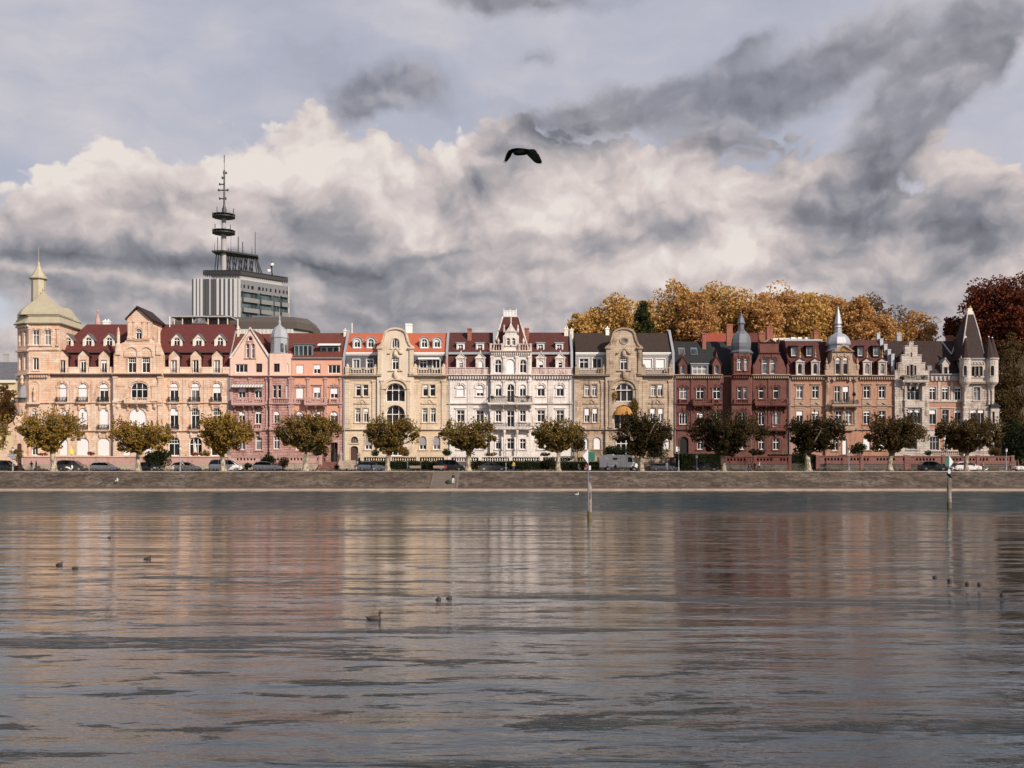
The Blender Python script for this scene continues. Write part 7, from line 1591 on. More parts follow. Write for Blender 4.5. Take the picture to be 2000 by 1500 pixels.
for a in ((277, 340, 868, 918, 188.5, 'green', 'large dark green bush right of the second plane', 6500, .24), (14, 50, 876, 900, 191, 'olive', 'rounded yellow-green bush by the palace porch', 1800, .2), (388, 414, 878, 893, 194, 'olive', 'small yellowish bush on the terrace left of the third plane', 900, .16),
          (506, 545, 884, 912, 191.5, 'green', 'dark shrub before the pink pierced wall', 2200, .2), (545, 566, 888, 914, 191.5, 'brown', 'reddish shrub before the pink pierced wall', 1000, .2), (470, 496, 903, 918, 189, 'green', 'low shrub between the silver minivan and the silver SUV', 800, .18),
          (608, 640, 858, 905, 195, 'green', 'dark cypress-like shrub beside the pink house door', 2600, .22), (650, 664, 905, 918, 187, 'green', 'small shrub left of the cream steps', 300, .16), (722, 744, 878, 893, 194, 'green', 'round shrub behind the balustrade under the fifth plane', 900, .18),
          (776, 802, 872, 893, 194, 'olive', 'spiky yellow-green shrub behind the cream balustrade', 1400, .2), (862, 884, 876, 893, 194, 'green', 'round shrub at the corner of the white house', 1000, .18), (940, 975, 882, 893, 194, 'olive', 'low olive shrub on the terrace of the white house', 900, .18),
          (1050, 1078, 882, 893, 194, 'brown', 'low brownish shrub right on the white house terrace', 800, .18), (1062, 1086, 890, 916, 190.5, 'green', 'dark shrub left of the seventh plane', 1400, .2), (1110, 1146, 824, 893, 190.8, 'shaded_olive', 'dark young tree beside the tan house corner', 3800, .26),
          (1166, 1250, 866, 900, 194.5, 'green', 'dark mass of shrubs behind the camper van', 4200, .24), (1254, 1312, 868, 918, 194, 'green', 'dark shrubs under the dark plane by the tan house', 3800, .24), (1655, 1696, 862, 890, 194.5, 'green', 'dark round shrub above the pink pierced wall', 2800, .2),
          (1802, 1822, 878, 891, 194, 'green', 'small shrub on the castle-like house wall', 700, .16), (1925, 1960, 872, 892, 194, 'brown', 'brown shrub at the foot of the corner tower', 1600, .2), (1543, 1594, 870, 916, 194, 'green', 'dark shrubs behind the thick-trunked plane', 3600, .24),
          (320, 336, 882, 892, 194, 'olive', 'small potted shrub left on the palace terrace', 400, .14), (1455, 1500, 876, 891, 194.5, 'green', 'low dark shrubs over the red wall', 1800, .2)):
    bush(*a)
bush(68, 98, 883, 891, 194, 'flower', 'red flowering plants behind the first plane on the palace wall', 900, .14, 'flower_bed', 'flowers')
bush(168, 188, 881, 891, 194, 'flower', 'pinkish red flowers on the palace terrace wall', 700, .14, 'flower_bed', 'flowers')
bush(370, 392, 882, 892, 194, 'flower', 'red flowers in front of the wide arched palace window', 600, .14, 'flower_bed', 'flowers')
bush(1231, 1248, 770, 815, Y0-1.0, 'olive', 'green and yellow climbing plant on the tan house gable wall', 1800, .22, 'climbing_plant', 'plant', d=.5)
bush(1197.5, 1206, 760, 782, Y0-1.0, 'gold', 'small yellow-orange climber left of the tan house loggia', 420, .2, 'climbing_plant', 'plant', d=.4)
for x, lab in ((961, 'left'), (1030, 'right')): bush(x-5, x+5, 771, 781, Y0-1.7, 'olive', f'potted plant at the {lab} end of the white house balcony', 260, .14, 'potted_plant', 'plant', d=.3)
bush(1664, 1672, 765, 775, Y0-1.5, 'green', 'dark round potted tree on the apricot house balcony', 300, .14, 'potted_plant', 'plant', d=.35)
bush(1756, 1768, 733, 743, Y0-1.4, 'green', 'dark trailing plant at the left end of the castle balcony', 350, .14, 'potted_plant', 'plant', d=.35)
bush(1797, 1808, 731, 743, Y0-1.4, 'brown', 'reddish plant at the right end of the castle balcony', 350, .14, 'potted_plant', 'plant', d=.35)
bush(785, 792, 762, 780, Y0+.1, 'green', 'green plant inside the upper loggia of the orange-roofed house', 300, .16, 'potted_plant', 'plant', d=.3)

# grass verge tufts and autumn leaves on the promenade edge
rg = random.Random(5); m = MB()
for k in range(9000): leaves(m, rg, [(rg.uniform(-100, 98), 190.0+rg.uniform(-.5, .5), 3.2, .15)], 1, .2)
tag(m.build('grass_verge', L['olive']), kind='stuff')
m = MB()
for k in range(1300):
    y = rg.uniform(168, 183); x = rg.uniform(-100, 100)
    if SX0 < x < SX1 and y < 175: continue
    z = emb_z(x, y)+.04 if y < 174.6 else 3.09
    s = rg.uniform(.05, .13); m.add([(x-s, y, z), (x, y-s, z+.05), (x+s, y, z), (x, y+s, z+.05)], [(0, 1, 2, 3)])
tag(m.build('fallen_leaves', L['brown']), kind='stuff')
m = MB()
for k in range(120):
    x = rg.uniform(-100, 100); y = rg.uniform(166.5, 174.4); s = rg.uniform(.05, .2)
    if SX0 < x < SX1: continue
    z = (emb_z(x, y) if y > 167.6 else .335)
    m.lathe(x, y, [(s, z-.05), (s*.8, z+s*.5), (s*.2, z+s*.8)], 5, rg.random()*3)
tag(m.build('loose_stones', M['basestone']), kind='stuff')

bush(1938, 2004, 650, 890, 201.5, 'brown', 'loose brown leaves among the bare shrubs at the right', 15000, .32, 'autumn_shrub', 'shrub', d=1.2)
bush(1956, 2004, 800, 916, 200, 'green', 'dark evergreen shrub low at the right of the tower', 5000, .28, 'evergreen_shrub', 'shrub', d=1.2)
# ================================================================== vehicles
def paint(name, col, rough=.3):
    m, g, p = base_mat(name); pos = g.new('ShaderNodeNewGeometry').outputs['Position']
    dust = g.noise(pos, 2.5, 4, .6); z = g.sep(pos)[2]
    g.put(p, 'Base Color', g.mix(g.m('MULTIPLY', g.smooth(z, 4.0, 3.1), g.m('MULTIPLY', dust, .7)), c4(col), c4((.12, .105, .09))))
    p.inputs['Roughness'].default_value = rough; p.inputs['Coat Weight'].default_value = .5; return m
M['tyre'] = simple('tyre_rubber', (.02, .02, .02), .8); M['rim'] = simple('alloy_rim', (.45, .45, .46), .35, .7)
M['carglass'] = glass_mat('car_glass', (.01, .012, .014), (.03, .035, .04)); M['headlight'] = simple('headlight_lens', (.6, .6, .58), .15); M['taillight'] = simple('red_taillight', (.35, .02, .015), .25); M['plastic'] = simple('black_plastic', (.025, .025, .026), .6)
ZS = 3.05
# profiles: (x along the car from rear, beltline z, roof z or None), body from rear to front
KIND = {
 'hatch': dict(L=4.3, W=1.78, belt=[(0, .55), (.06, .92), (.5, .98), (2.6, .93), (3.3, .90), (4.1, .74), (4.3, .5)], roof=[(.12, 1.0), (.55, 1.42), (1.3, 1.5), (2.2, 1.46), (3.25, .92)], wh=(.75, 3.5), r=.32, clear=.2),
 'suv': dict(L=4.5, W=1.86, belt=[(0, .6), (.06, 1.02), (.5, 1.06), (2.8, 1.02), (3.5, .99), (4.35, .84), (4.5, .55)], roof=[(.1, 1.08), (.6, 1.56), (1.4, 1.64), (2.4, 1.6), (3.35, 1.02)], wh=(.82, 3.62), r=.36, clear=.24),
 'minivan': dict(L=4.9, W=1.92, belt=[(0, .6), (.05, 1.08), (.5, 1.1), (3.4, 1.04), (4.1, .98), (4.75, .8), (4.9, .5)], roof=[(.05, 1.12), (.35, 1.78), (1.2, 1.88), (3.0, 1.82), (4.1, 1.0)], wh=(.95, 3.95), r=.34, clear=.2),
 'van': dict(L=5.0, W=1.95, belt=[(0, .6), (.04, 1.12), (.5, 1.15), (3.5, 1.1), (4.3, 1.05), (4.85, .85), (5.0, .5)], roof=[(.04, 1.16), (.2, 1.9), (1.0, 1.97), (3.2, 1.93), (4.2, 1.08)], wh=(.95, 4.0), r=.35, clear=.22),
 'sedan': dict(L=4.85, W=1.84, belt=[(0, .5), (.08, .9), (.9, .96), (3.0, .92), (3.7, .88), (4.7, .7), (4.85, .45)], roof=[(.55, .97), (1.3, 1.36), (2.0, 1.44), (2.6, 1.42), (3.6, .92)], wh=(.95, 3.85), r=.33, clear=.17)}
def car(kind, x0, x1, Y, col, label, cat='car', name='parked_car', face=1):
    """face 1: nose towards the right of the street"""
    K = KIND[kind]; cx = PX((x0+x1)/2, Y); sc = (PX(x1, Y)-PX(x0, Y))/K['L']; Ln = K['L']; hw = K['W']/2
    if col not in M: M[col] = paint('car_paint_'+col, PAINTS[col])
    o = thing(name, (cx, Y, ZS), label, cat, 'vehicles parked along the street')
    def P(x, y, z): return (cx+face*(x-Ln/2)*sc, Y+y, ZS+z*(.5+.5*sc))
    def sect(x, z0, z1, w0, w1): return [P(x, -w0, z0), P(x, -w0*1.02, (z0+z1)/2), P(x, -w1, z1), P(x, w1, z1), P(x, w0*1.02, (z0+z1)/2), P(x, w0, z0)]
    b = MB(); xs = sorted({q[0] for q in K['belt']}|{Ln*i/16 for i in range(17)}); rg = []
    def interp(t, x):
        for (a, za), (c, zc) in zip(t, t[1:]):
            if a <= x <= c: return za+(zc-za)*(x-a)/(c-a)
        return t[0][1] if x < t[0][0] else t[-1][1]
    for x in xs:
        e = min(x, Ln-x); n = hw*(1-.14*max(0, 1-e/.35)**2); z0 = K['clear']+.12*max(0, 1-e/.3)
        rg.append(sect(x, z0, interp(K['belt'], x), n, n-.05))
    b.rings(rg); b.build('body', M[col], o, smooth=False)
    # glasshouse and roof skin
    g_ = MB(); rg = []; rt = K['roof']; xr = [rt[0][0]+(rt[-1][0]-rt[0][0])*i/12 for i in range(13)]
    for x in xr:
        zt = interp(rt, x); zb = interp(K['belt'], x)-.02; zt = max(zt, zb+.02); k = (zt-zb)
        rg.append([P(x, -hw+.05, zb), P(x, -hw+.06+.30*k, zt), P(x, hw-.06-.30*k, zt), P(x, hw-.05, zb)])
    g_.rings(rg); g_.build('windows', M['carglass'], o)
    r = MB(); rg = []
    for x in [rt[1][0]-.12+(rt[-2][0]+.2-rt[1][0])*i/6 for i in range(7)]:
        zt = interp(rt, x); k = zt-interp(K['belt'], x)+.02; w = hw-.06-.30*k+.02; rg.append([P(x, -w-.02, zt-.07), P(x, -w+.02, zt+.02), P(x, w-.02, zt+.02), P(x, w+.02, zt-.07)])
    r.rings(rg); r.build('roof', M[col], o)
    pm = MB()
    for xa in ((rt[0][0], rt[1][0]), (rt[-1][0], rt[-2][0])):
        for s in (-1, 1):
            za = interp(K['belt'], xa[0]); zt = interp(rt, xa[1]); k = zt-interp(K['belt'], xa[1])
            pm.tube(P(xa[0], s*(hw-.06), za), P(xa[1], s*(hw-.05-.3*k), zt), .055, n=4)
    for f in (.34, .64):
        x = rt[0][0]+(rt[-1][0]-rt[0][0])*f
        for s in (-1, 1): zt = interp(rt, x); zb = interp(K['belt'], x); pm.tube(P(x+.05, s*(hw-.045), zb-.02), P(x, s*(hw-.05-.3*(zt-zb)), zt), .04, n=4)
    pm.build('pillars', M[col] if kind in ('van', 'minivan') else M['plastic'], o)
    for wx in K['wh']:
        for s in (-1, 1):
            c = Vector(P(wx, s*(hw-.1), K['r'])); R_ = K['r']*(.5+.5*sc); w = MB(); n = 18
            ring = lambda r_, y_: [(c.x+r_*math.cos(2*math.pi*i/n), y_, ZS+K['r']+ (R_-K['r']) + r_*math.sin(2*math.pi*i/n)) for i in range(n)]
            w.rings([ring(R_, c.y-.11), ring(R_, c.y+.11)]); wh = w.build('wheel', M['tyre'], o)
            h = MB(); yo = c.y+s*.115; h.rings([ring(R_*.66, c.y+s*.05), ring(R_*.64, yo), ring(R_*.1, yo+s*.01)]); h.build('rim', M['rim'], wh)
            a = MB(); a.rings([ring(R_*1.2, c.y-s*.14*0-.1*s), ring(R_*1.2, c.y+s*.085)]); a.build('wheel_arch', M['plastic'], o)
    for s in (-1, 1):
        zf = K['belt'][-2][1]; f = MB(); p = P(Ln-.16, s*(hw-.3), zf-.12); f.box(p[0]-.12, p[0]+.12, p[1]-.2, p[1]+.2, p[2]-.08, p[2]+.06); f.build('headlight', M['headlight'], o)
        f = MB(); p = P(.05, s*(hw-.2), K['belt'][1][1]-.12); f.box(p[0]-.07, p[0]+.07, p[1]-.12, p[1]+.12, p[2]-.12, p[2]+.12); f.build('taillight', M['taillight'], o)
        f = MB(); p = P(rt[-1][0]-.25, s*(hw+.08), K['belt'][3][1]+.06); f.box(p[0]-.08, p[0]+.08, p[1]-.1, p[1]+.1, p[2]-.06, p[2]+.08); f.build('mirror', M[col], o)
    m = MB(); zz = .62
    for f in (.36, .62): x = Ln*f; p, q = P(x, -hw-.005, .3), P(x+.015, -hw+.05, interp(K['belt'], x)-.05); m.box(min(p[0], q[0]), max(p[0], q[0]), p[1]-.012, q[1], p[2], q[2])
    m.build('door_gap', M['plastic'], o)
    b = MB(); p, q = P(.02, -hw+.05, K['clear']), P(Ln-.02, hw-.05, K['clear']+.14); b.box(min(p[0], q[0]), max(p[0], q[0]), p[1], q[1], p[2]-.03, q[2]-.02); b.build('sill', M['plastic'], o)
    return o
PAINTS = {'black': (.012, .012, .013), 'brownblack': (.045, .035, .028), 'silver': (.76, .76, .75), 'white': (.80, .80, .78), 'paleblue': (.50, .57, .62), 'greymid': (.30, .31, .32), 'graphite': (.03, .034, .038), 'silverwarm': (.64, .64, .62)}
YC = 186.2
car('van', -18, 34, YC, 'black', 'black van cut by the left edge of the picture', 'van', 'parked_van')
car('minivan', 113, 169, YC, 'brownblack', 'dark brown minivan parked right of the first plane')
car('hatch', 179, 232, YC, 'silver', 'silver hatchback parked left of the second plane')
car('van', 274, 306, YC, 'black', 'black car parked behind the second plane')
car('hatch', 337, 391, YC, 'white', 'white coupe-like car with a cyclist in front of it')
car('minivan', 410, 476, YC, 'silver', 'silver minivan parked behind the third plane', 'minivan')
car('suv', 496, 549, YC, 'silverwarm', 'silver-grey estate car parked between the third and fourth planes')
car('suv', 699, 753, YC, 'paleblue', 'pale blue SUV parked left of the fifth plane', 'car')
car('van', 852, 908, YC, 'black', 'black van parked left of the sixth plane', 'van', 'parked_van')
car('sedan', 934, 992, YC, 'graphite', 'dark grey saloon with bright rims parked right of the sixth plane')
car('sedan', 1270, 1322, YC, 'greymid', 'grey car in the shade right of the camper van')
car('hatch', 1352, 1402, YC, 'black', 'black car in deep shade left of the widest plane')
car('suv', 1795, 1849, YC, 'black', 'black car in the shade left of the second channel marker')
car('hatch', 1862, 1917, YC, 'white', 'white hatchback parked behind the rightmost plane')
car('hatch', 1981, 2030, YC, 'white', 'white car cut by the right edge of the picture', face=-1)
car('hatch', 1828, 1862, YC+.2, 'graphite', 'dark car half hidden behind the channel marker sign')
def camper():
    Y = YC; o = thing('camper_van', (PX(1207, Y), Y, ZS), 'old white box camper van with small side window parked by the dark plane', 'camper van', 'vehicles parked along the street')
    M['camper'] = paint('camper_white', (.82, .80, .77), .5); c = M['camper']; m = MB()
    Z = lambda r: PZ(r, Y-1)
    q = [(1171, 914), (1171, 893), (1173.5, 889.5), (1180, 888.5), (1228, 888.5), (1233, 890.5), (1236, 897), (1238, 903), (1243, 905.5), (1244, 914)]
    rg = [[(PX(a, Y), y, Z(b)+(.0 if abs(y-Y) < 1.1 else -.06 if b < 900 else 0)) for a, b in q] for y in (Y-1.1, Y-1.04, Y+1.04, Y+1.1)]
    m.rings([[(p[0], y, p[2]) for p in rg[0]] for y in (Y-1.1, Y+1.1)]); m.build('body', c, o)
    m = MB(); m.box(PX(1196, Y), PX(1204.5, Y), Y-1.14, Y-1.09, Z(898), Z(894)); f = m.build('window', M['plastic'], o); MB().box(PX(1197, Y), PX(1203.5, Y), Y-1.15, Y-1.13, Z(897.3), Z(894.7)).build('pane', M['carglass'], f)
    m = MB(); m.prism([(PX(1225, Y), Z(902.5)), (PX(1234.5, Y), Z(902.5)), (PX(1232, Y), Z(893)), (PX(1225, Y), Z(893))], Y-1.13, Y-1.09); m.build('cab_window', M['carglass'], o)
    m = MB(); m.rings([[(PX(1234.6, Y), y, Z(897)), (PX(1236.6, Y), y, Z(902)), (PX(1237.4, Y), y, Z(902)), (PX(1235, Y), y, Z(896.5))] for y in (Y-1, Y+1)]); m.build('windscreen', M['carglass'], o)
    m = MB()
    for x in (1211, 1222.5, 1236): m.box(PX(x, Y)-.015, PX(x, Y)+.015, Y-1.11, Y-1.09, Z(913), Z(891 if x < 1230 else 905))
    m.build('door_gap', M['plastic'], o)
    for x in (1186, 1236.5):
        for s in (-1, 1):
            n = 16; r0 = .37; ring = lambda r_, y_: [(PX(x, Y)+r_*math.cos(2*math.pi*i/n), y_, ZS+.37+r_*math.sin(2*math.pi*i/n)) for i in range(n)]
            w = MB().rings([ring(.37, Y+s*1.0-.12), ring(.37, Y+s*1.0+.12)]).build('wheel', M['tyre'], o); MB().rings([ring(.22, Y+s*1.12-.02), ring(.2, Y+s*1.125), ring(.05, Y+s*1.13)]).build('rim', M['rim'], w)
            MB().rings([ring(.47, Y+s*1.0), ring(.47, Y+s*1.105)]).build('wheel_arch', M['plastic'], o)
    MB().box(PX(1171, Y)-.02, PX(1244, Y)+.08, Y-1.12, Y+1.12, Z(914.8), Z(913)).build('bumper', M['plastic'], o)
    MB().box(PX(1240, Y), PX(1244.2, Y)+.03, Y-.95, Y-.65, Z(910), Z(907.5)).build('headlight', M['headlight'], o)
    MB().box(PX(1171, Y)-.04, PX(1171, Y)+.03, Y-1.05, Y-.85, Z(910), Z(905)).build('taillight', M['taillight'], o)
    MB().box(PX(1186, Y), PX(1198, Y), Y-.5, Y+.4, Z(888.5), Z(887.3)).build('roof_vent', c, o)
camper()

# ================================================================== people
M['skin'] = simple('skin', (.46, .27, .19), .6); M['hair'] = simple('dark_hair', (.03, .02, .015), .7)
def cloth(n, c): 
    if 'c_'+n not in M: M['c_'+n] = simple('cloth_'+n, c, .85, var=.15, scale=6, bump=.01)
    return M['c_'+n]
CL = {'navy': (.02, .025, .05), 'black': (.015, .015, .016), 'white': (.7, .7, .68), 'pale': (.42, .48, .47), 'red': (.30, .02, .03), 'pink': (.35, .03, .07), 'yellow': (.62, .42, .04), 'green': (.02, .09, .07), 'jeans': (.05, .08, .15), 'grey': (.18, .18, .18), 'lightjeans': (.30, .38, .45), 'orange': (.5, .14, .03), 'beige': (.4, .33, .25)}
def person(X, Y, z, pose, top, bot, label, yaw=0., h=1.72, extra=None):
    """one skinned body per figure, clothes by height; pose: stand, walk, sit, ride"""
    s = h/1.72
    P = {'pelvis': (0, 0, .92), 'waist': (0, 0, 1.08), 'chest': (0, 0, 1.32), 'neck': (0, 0, 1.47), 'head': (0, .01, 1.56), 'crown': (0, .0, 1.68),
         'shL': (-.17, 0, 1.39), 'elL': (-.23, .02, 1.13), 'wrL': (-.24, -.06, .90), 'haL': (-.24, -.09, .82), 'shR': (.17, 0, 1.39), 'elR': (.23, .02, 1.13), 'wrR': (.24, -.06, .90), 'haR': (.24, -.09, .82),
         'hiL': (-.09, 0, .88), 'knL': (-.10, -.02, .48), 'anL': (-.10, .02, .09), 'toL': (-.11, -.14, .04), 'hiR': (.09, 0, .88), 'knR': (.10, -.02, .48), 'anR': (.10, .02, .09), 'toR': (.11, -.14, .04)}
    if pose == 'walk':
        P.update(knL=(-.10, -.20, .52), anL=(-.10, -.30, .12), toL=(-.10, -.46, .10), knR=(.10, .06, .50), anR=(.10, .34, .14), toR=(.10, .24, .04), elL=(-.22, .12, 1.14), wrL=(-.22, .08, .93), haL=(-.22, .05, .86), elR=(.22, -.06, 1.13), wrR=(.21, -.26, 1.02), haR=(.21, -.33, 1.0))
    if pose in ('sit', 'ride'):
        d = -.46 if pose == 'sit' else 0
        up = {k: (v[0], v[1], v[2]+d) for k, v in P.items() if k not in ('knL', 'anL', 'toL', 'knR', 'anR', 'toR')}
        P.update(up)
        if pose == 'sit': P.update(knL=(-.11, -.42, .50), anL=(-.11, -.44, .10), toL=(-.11, -.60, .04), knR=(.11, -.42, .50), anR=(.11, -.40, .10), toR=(.11, -.56, .04), wrL=(-.18, -.30, .55), haL=(-.16, -.36, .55), wrR=(.18, -.30, .55), haR=(.16, -.36, .55))
        else:
            for k in ('waist', 'chest', 'neck', 'head', 'crown', 'shL', 'shR'): v = P[k]; P[k] = (v[0], v[1]-(v[2]-.92)*.45, v[2]-.04)
            P.update(elL=(-.22, -.42, 1.12), wrL=(-.22, -.56, 1.02), haL=(-.22, -.63, 1.0), elR=(.22, -.42, 1.12), wrR=(.22, -.56, 1.02), haR=(.22, -.63, 1.0), knL=(-.10, -.34, .70), anL=(-.10, -.22, .30), toL=(-.10, -.36, .24), knR=(.10, -.26, .52), anR=(.10, -.12, .12), toR=(.10, -.26, .08))
    E = [('pelvis', 'waist'), ('waist', 'chest'), ('chest', 'neck'), ('neck', 'head'), ('head', 'crown'), ('chest', 'shL'), ('shL', 'elL'), ('elL', 'wrL'), ('wrL', 'haL'), ('chest', 'shR'), ('shR', 'elR'), ('elR', 'wrR'), ('wrR', 'haR'), ('pelvis', 'hiL'), ('hiL', 'knL'), ('knL', 'anL'), ('anL', 'toL'), ('pelvis', 'hiR'), ('hiR', 'knR'), ('knR', 'anR'), ('anR', 'toR')]
    RD = dict(pelvis=.14, waist=.125, chest=.145, neck=.05, head=.085, crown=.07, shL=.065, elL=.045, wrL=.033, haL=.036, shR=.065, elR=.045, wrR=.033, haR=.036, hiL=.095, knL=.06, anL=.042, toL=.035, hiR=.095, knR=.06, anR=.042, toR=.035)
    names = list(P); me = bpy.data.meshes.new('person'); me.from_pydata([tuple(c*s for c in P[k]) for k in names], [(names.index(a), names.index(b)) for a, b in E], [])
    t = bpy.data.objects.new('tmp', me); C.objects.link(t); md = t.modifiers.new('s', 'SKIN')
    for i, k in enumerate(names): me.skin_vertices[0].data[i].radius = (RD[k]*s, RD[k]*s*(.8 if k in ('pelvis', 'waist', 'chest') else 1)); me.skin_vertices[0].data[i].use_root = (k == 'pelvis')
    t.modifiers.new('u', 'SUBSURF').levels = 1
    dg = bpy.context.evaluated_depsgraph_get(); ev = t.evaluated_get(dg); m2 = bpy.data.meshes.new_from_object(ev); bpy.data.objects.remove(t)
    m2.name = 'body'
    for mt in (M['skin'], cloth(top, CL[top]), cloth(bot, CL[bot]), M['plastic']): m2.materials.append(mt)
    hipz, nz = P['pelvis'][2]*s, P['neck'][2]*s; hands = [Vector(P['haL'])*s, Vector(P['haR'])*s]; feet = [Vector(P['toL'])*s, Vector(P['toR'])*s, Vector(P['anL'])*s, Vector(P['anR'])*s]; legs = [Vector(P['knL'])*s, Vector(P['knR'])*s]
    for f in m2.polygons:
        c = f.center
        if c.z > nz: i = 0
        elif min((c-q).length for q in hands) < .08*s: i = 0
        elif min((c-q).length for q in feet) < .1*s: i = 3
        elif c.z < hipz+.02 and (pose != 'sit' or c.y < .1) and abs(c.x) < .19*s: i = 2
        else: i = 1
        f.material_index = i; f.use_smooth = True
    o = thing('person', (X, Y, z), label, 'person'); b = bpy.data.objects.new('body', m2); C.objects.link(b); b.parent = o; o.rotation_euler = (0, 0, yaw)
    hm = MB(); hz = P['crown'][2]*s; hy = P['crown'][1]*s
    hm.lathe(0, hy+.012, [(.07*s, hz-.10*s), (.102*s, hz-.05*s), (.092*s, hz+.02*s), (.05*s, hz+.065*s), (0, hz+.08*s)], 10)
    me = bpy.data.meshes.new('hair'); me.from_pydata(hm.v, [], hm.f); me.materials.append(M['hair']); ho = bpy.data.objects.new('hair', me); C.objects.link(ho); ho.parent = o
    return o
def bicycle(X, Y, z, label, face=1, col='black'):
    o = thing('bicycle', (X, Y, z), label, 'bicycle')
    for dx in (-.52, .52):
        w = MB(); n = 20
        for i in range(n): a, b = 2*math.pi*i/n, 2*math.pi*(i+1)/n; w.tube((X+dx+.33*math.cos(a), Y, z+.35+.33*math.sin(a)), (X+dx+.33*math.cos(b), Y, z+.35+.33*math.sin(b)), .02, n=5)
        for i in range(8): a = math.pi*i/4; w.tube((X+dx, Y, z+.35), (X+dx+.33*math.cos(a), Y, z+.35+.33*math.sin(a)), .005, n=3)
        w.build('wheel', M['tyre'], o)
    f = face; m = MB(); bb, st, hd, ra, fa = (X-f*.08, Y, z+.3), (X-f*.25, Y, z+.82), (X+f*.33, Y, z+.86), (X-f*.52, Y, z+.35), (X+f*.52, Y, z+.35)
    for a, b in ((bb, st), (st, hd), (bb, hd), (bb, ra), (st, ra), (hd, fa)): m.tube(a, b, .022, n=5)
    m.build('frame', M['iron'], o); MB().tube((hd[0], Y-.28, z+1.02), (hd[0], Y+.28, z+1.02), .015).tube(hd, (hd[0], Y, z+1.02), .015).build('handlebar', M['iron'], o); MB().box(st[0]-.13, st[0]+.13, Y-.06, Y+.06, z+.9, z+.95).tube(st, (st[0], Y, z+.92), .015).build('saddle', M['plastic'], o)
    return o
YP = 180.5; ZP = 3.055
p = lambda x: PX(x, YP)
pi = math.pi
person(p(61.5), YP, ZP, 'stand', 'navy', 'jeans', 'left one of two people in dark coats standing near the corner palace', .6)
person(p(69.5), YP+.2, ZP, 'stand', 'black', 'jeans', 'right one of two people in dark coats standing near the corner palace', -.8, 1.78)
person(p(40), YP, ZP, 'walk', 'green', 'black', 'person in dark green coat near the left motorbike', pi/2)
person(p(353), YP, ZP+.1, 'ride', 'beige', 'grey', 'cyclist in pale clothes riding past the white car', pi/2); bicycle(p(353)+.35, YP, ZP, 'bicycle ridden past the white car')
person(p(724.5), YP+.5, ZP, 'walk', 'black', 'black', 'dark figure walking past the pale blue SUV', pi/2)
person(p(796), YP, ZP, 'stand', 'green', 'jeans', 'person holding a bicycle left of the bench', 1.2); bicycle(p(803), YP, ZP, 'bicycle standing left of the wooden bench')
person(p(822), YP-.3, ZP, 'walk', 'black', 'black', 'person in black walking right of the first bench', -pi/2)
person(p(870), YP, ZP, 'sit', 'red', 'black', 'person in dark red sitting right of the second bench', 0)
person(p(1003), YP, ZP, 'stand', 'yellow', 'jeans', 'person in yellow jacket standing right of the dark saloon', 0)
person(p(1130), YP, ZP, 'sit', 'black', 'jeans', 'left person sitting on the promenade edge left of the channel sign', .4)
person(p(1145), YP, ZP, 'sit', 'pink', 'beige', 'person in pink jacket sitting just left of the channel sign', -.4)
person(p(1186), YP, ZP+.05, 'sit', 'black', 'grey', 'dark hooded person sitting before the rear of the camper van', pi/2)
person(p(1202), YP, ZP, 'sit', 'black', 'jeans', 'person in black sitting before the middle of the camper van', 2.8)
person(p(1303), YP+.3, ZP, 'stand', 'grey', 'grey', 'grey figure standing beside the grey car in the shade', 0, 1.6)
person(p(1463), YP+.2, ZP, 'walk', 'black', 'black', 'left one of three people in dark clothes by the red wall', -pi/2, 1.6)
person(p(1469.5), YP+.6, ZP, 'walk', 'navy', 'black', 'middle one of three people in dark clothes by the red wall', -pi/2)
person(p(1475), YP+.2, ZP, 'stand', 'black', 'black', 'right one of three people in dark clothes by the red wall', -1.2, 1.65)
person(p(1482), YP-.4, ZP, 'walk', 'pale', 'black', 'woman in pale mint coat walking past the red wall', -pi/2, 1.75)
person(p(1918.5), YP-.2, ZP, 'stand', 'beige', 'black', 'person in beige top with small white dog right of the rightmost plane', -pi/2)
person(p(1972), YP, ZP, 'walk', 'grey', 'black', 'person walking beside the right edge street lamp', -pi/2)
xa = PX(885.5, 169.6); person(xa, 169.0, .2+4*.187-.002, 'stand', 'black', 'white', 'person in black top and white trousers standing on the embankment steps', pi+.3, 1.78)
o = thing('backpack', (xa-.75, 169.3, .95), 'dark green bag lying on the steps beside the standing person', 'bag'); MB().lathe(xa-.75, 169.3, [(.18, .95), (.34, 1.0), (.38, 1.3), (.25, 1.6), (.06, 1.7)], 9).build('bag_body', cloth('green2', (.02, .035, .02)), o)
xa = PX(229, 169.3); person(xa, 169.3, emb_z(xa, 169.3)-.03, 'sit', 'white', 'black', 'person in white sitting low on the embankment', -.6, 1.6)
def dog(X, Y, z, label):
    o = thing('dog', (X, Y, z), label, 'dog'); m = MB()
    m.path([(X-.22, Y, z+.26), (X-.1, Y, z+.28), (X+.12, Y, z+.29), (X+.2, Y, z+.34), (X+.27, Y, z+.42)], [.07, .09, .10, .07, .05], 8); m.path([(X+.25, Y, z+.43), (X+.31, Y, z+.44), (X+.40, Y, z+.41)], [.06, .06, .025], 8)
    for dx in (-.17, .14):
        for dy in (-.05, .05): m.path([(X+dx, Y+dy, z+.26), (X+dx-.02, Y+dy, z+.14), (X+dx, Y+dy, z)], [.035, .022, .02], 6)
    m.path([(X-.24, Y, z+.29), (X-.34, Y, z+.42)], [.025, .012], 6)
    for dy in (-.04, .04): m.path([(X+.28, Y+dy, z+.47), (X+.26, Y+dy*1.3, z+.54)], [.02, .006], 4)
    m.build('dog_body', cloth('white', CL['white']), o, smooth=True)
dog(p(1920)+.1, YP-.9, ZP, 'small white dog on the promenade right of the rightmost plane')
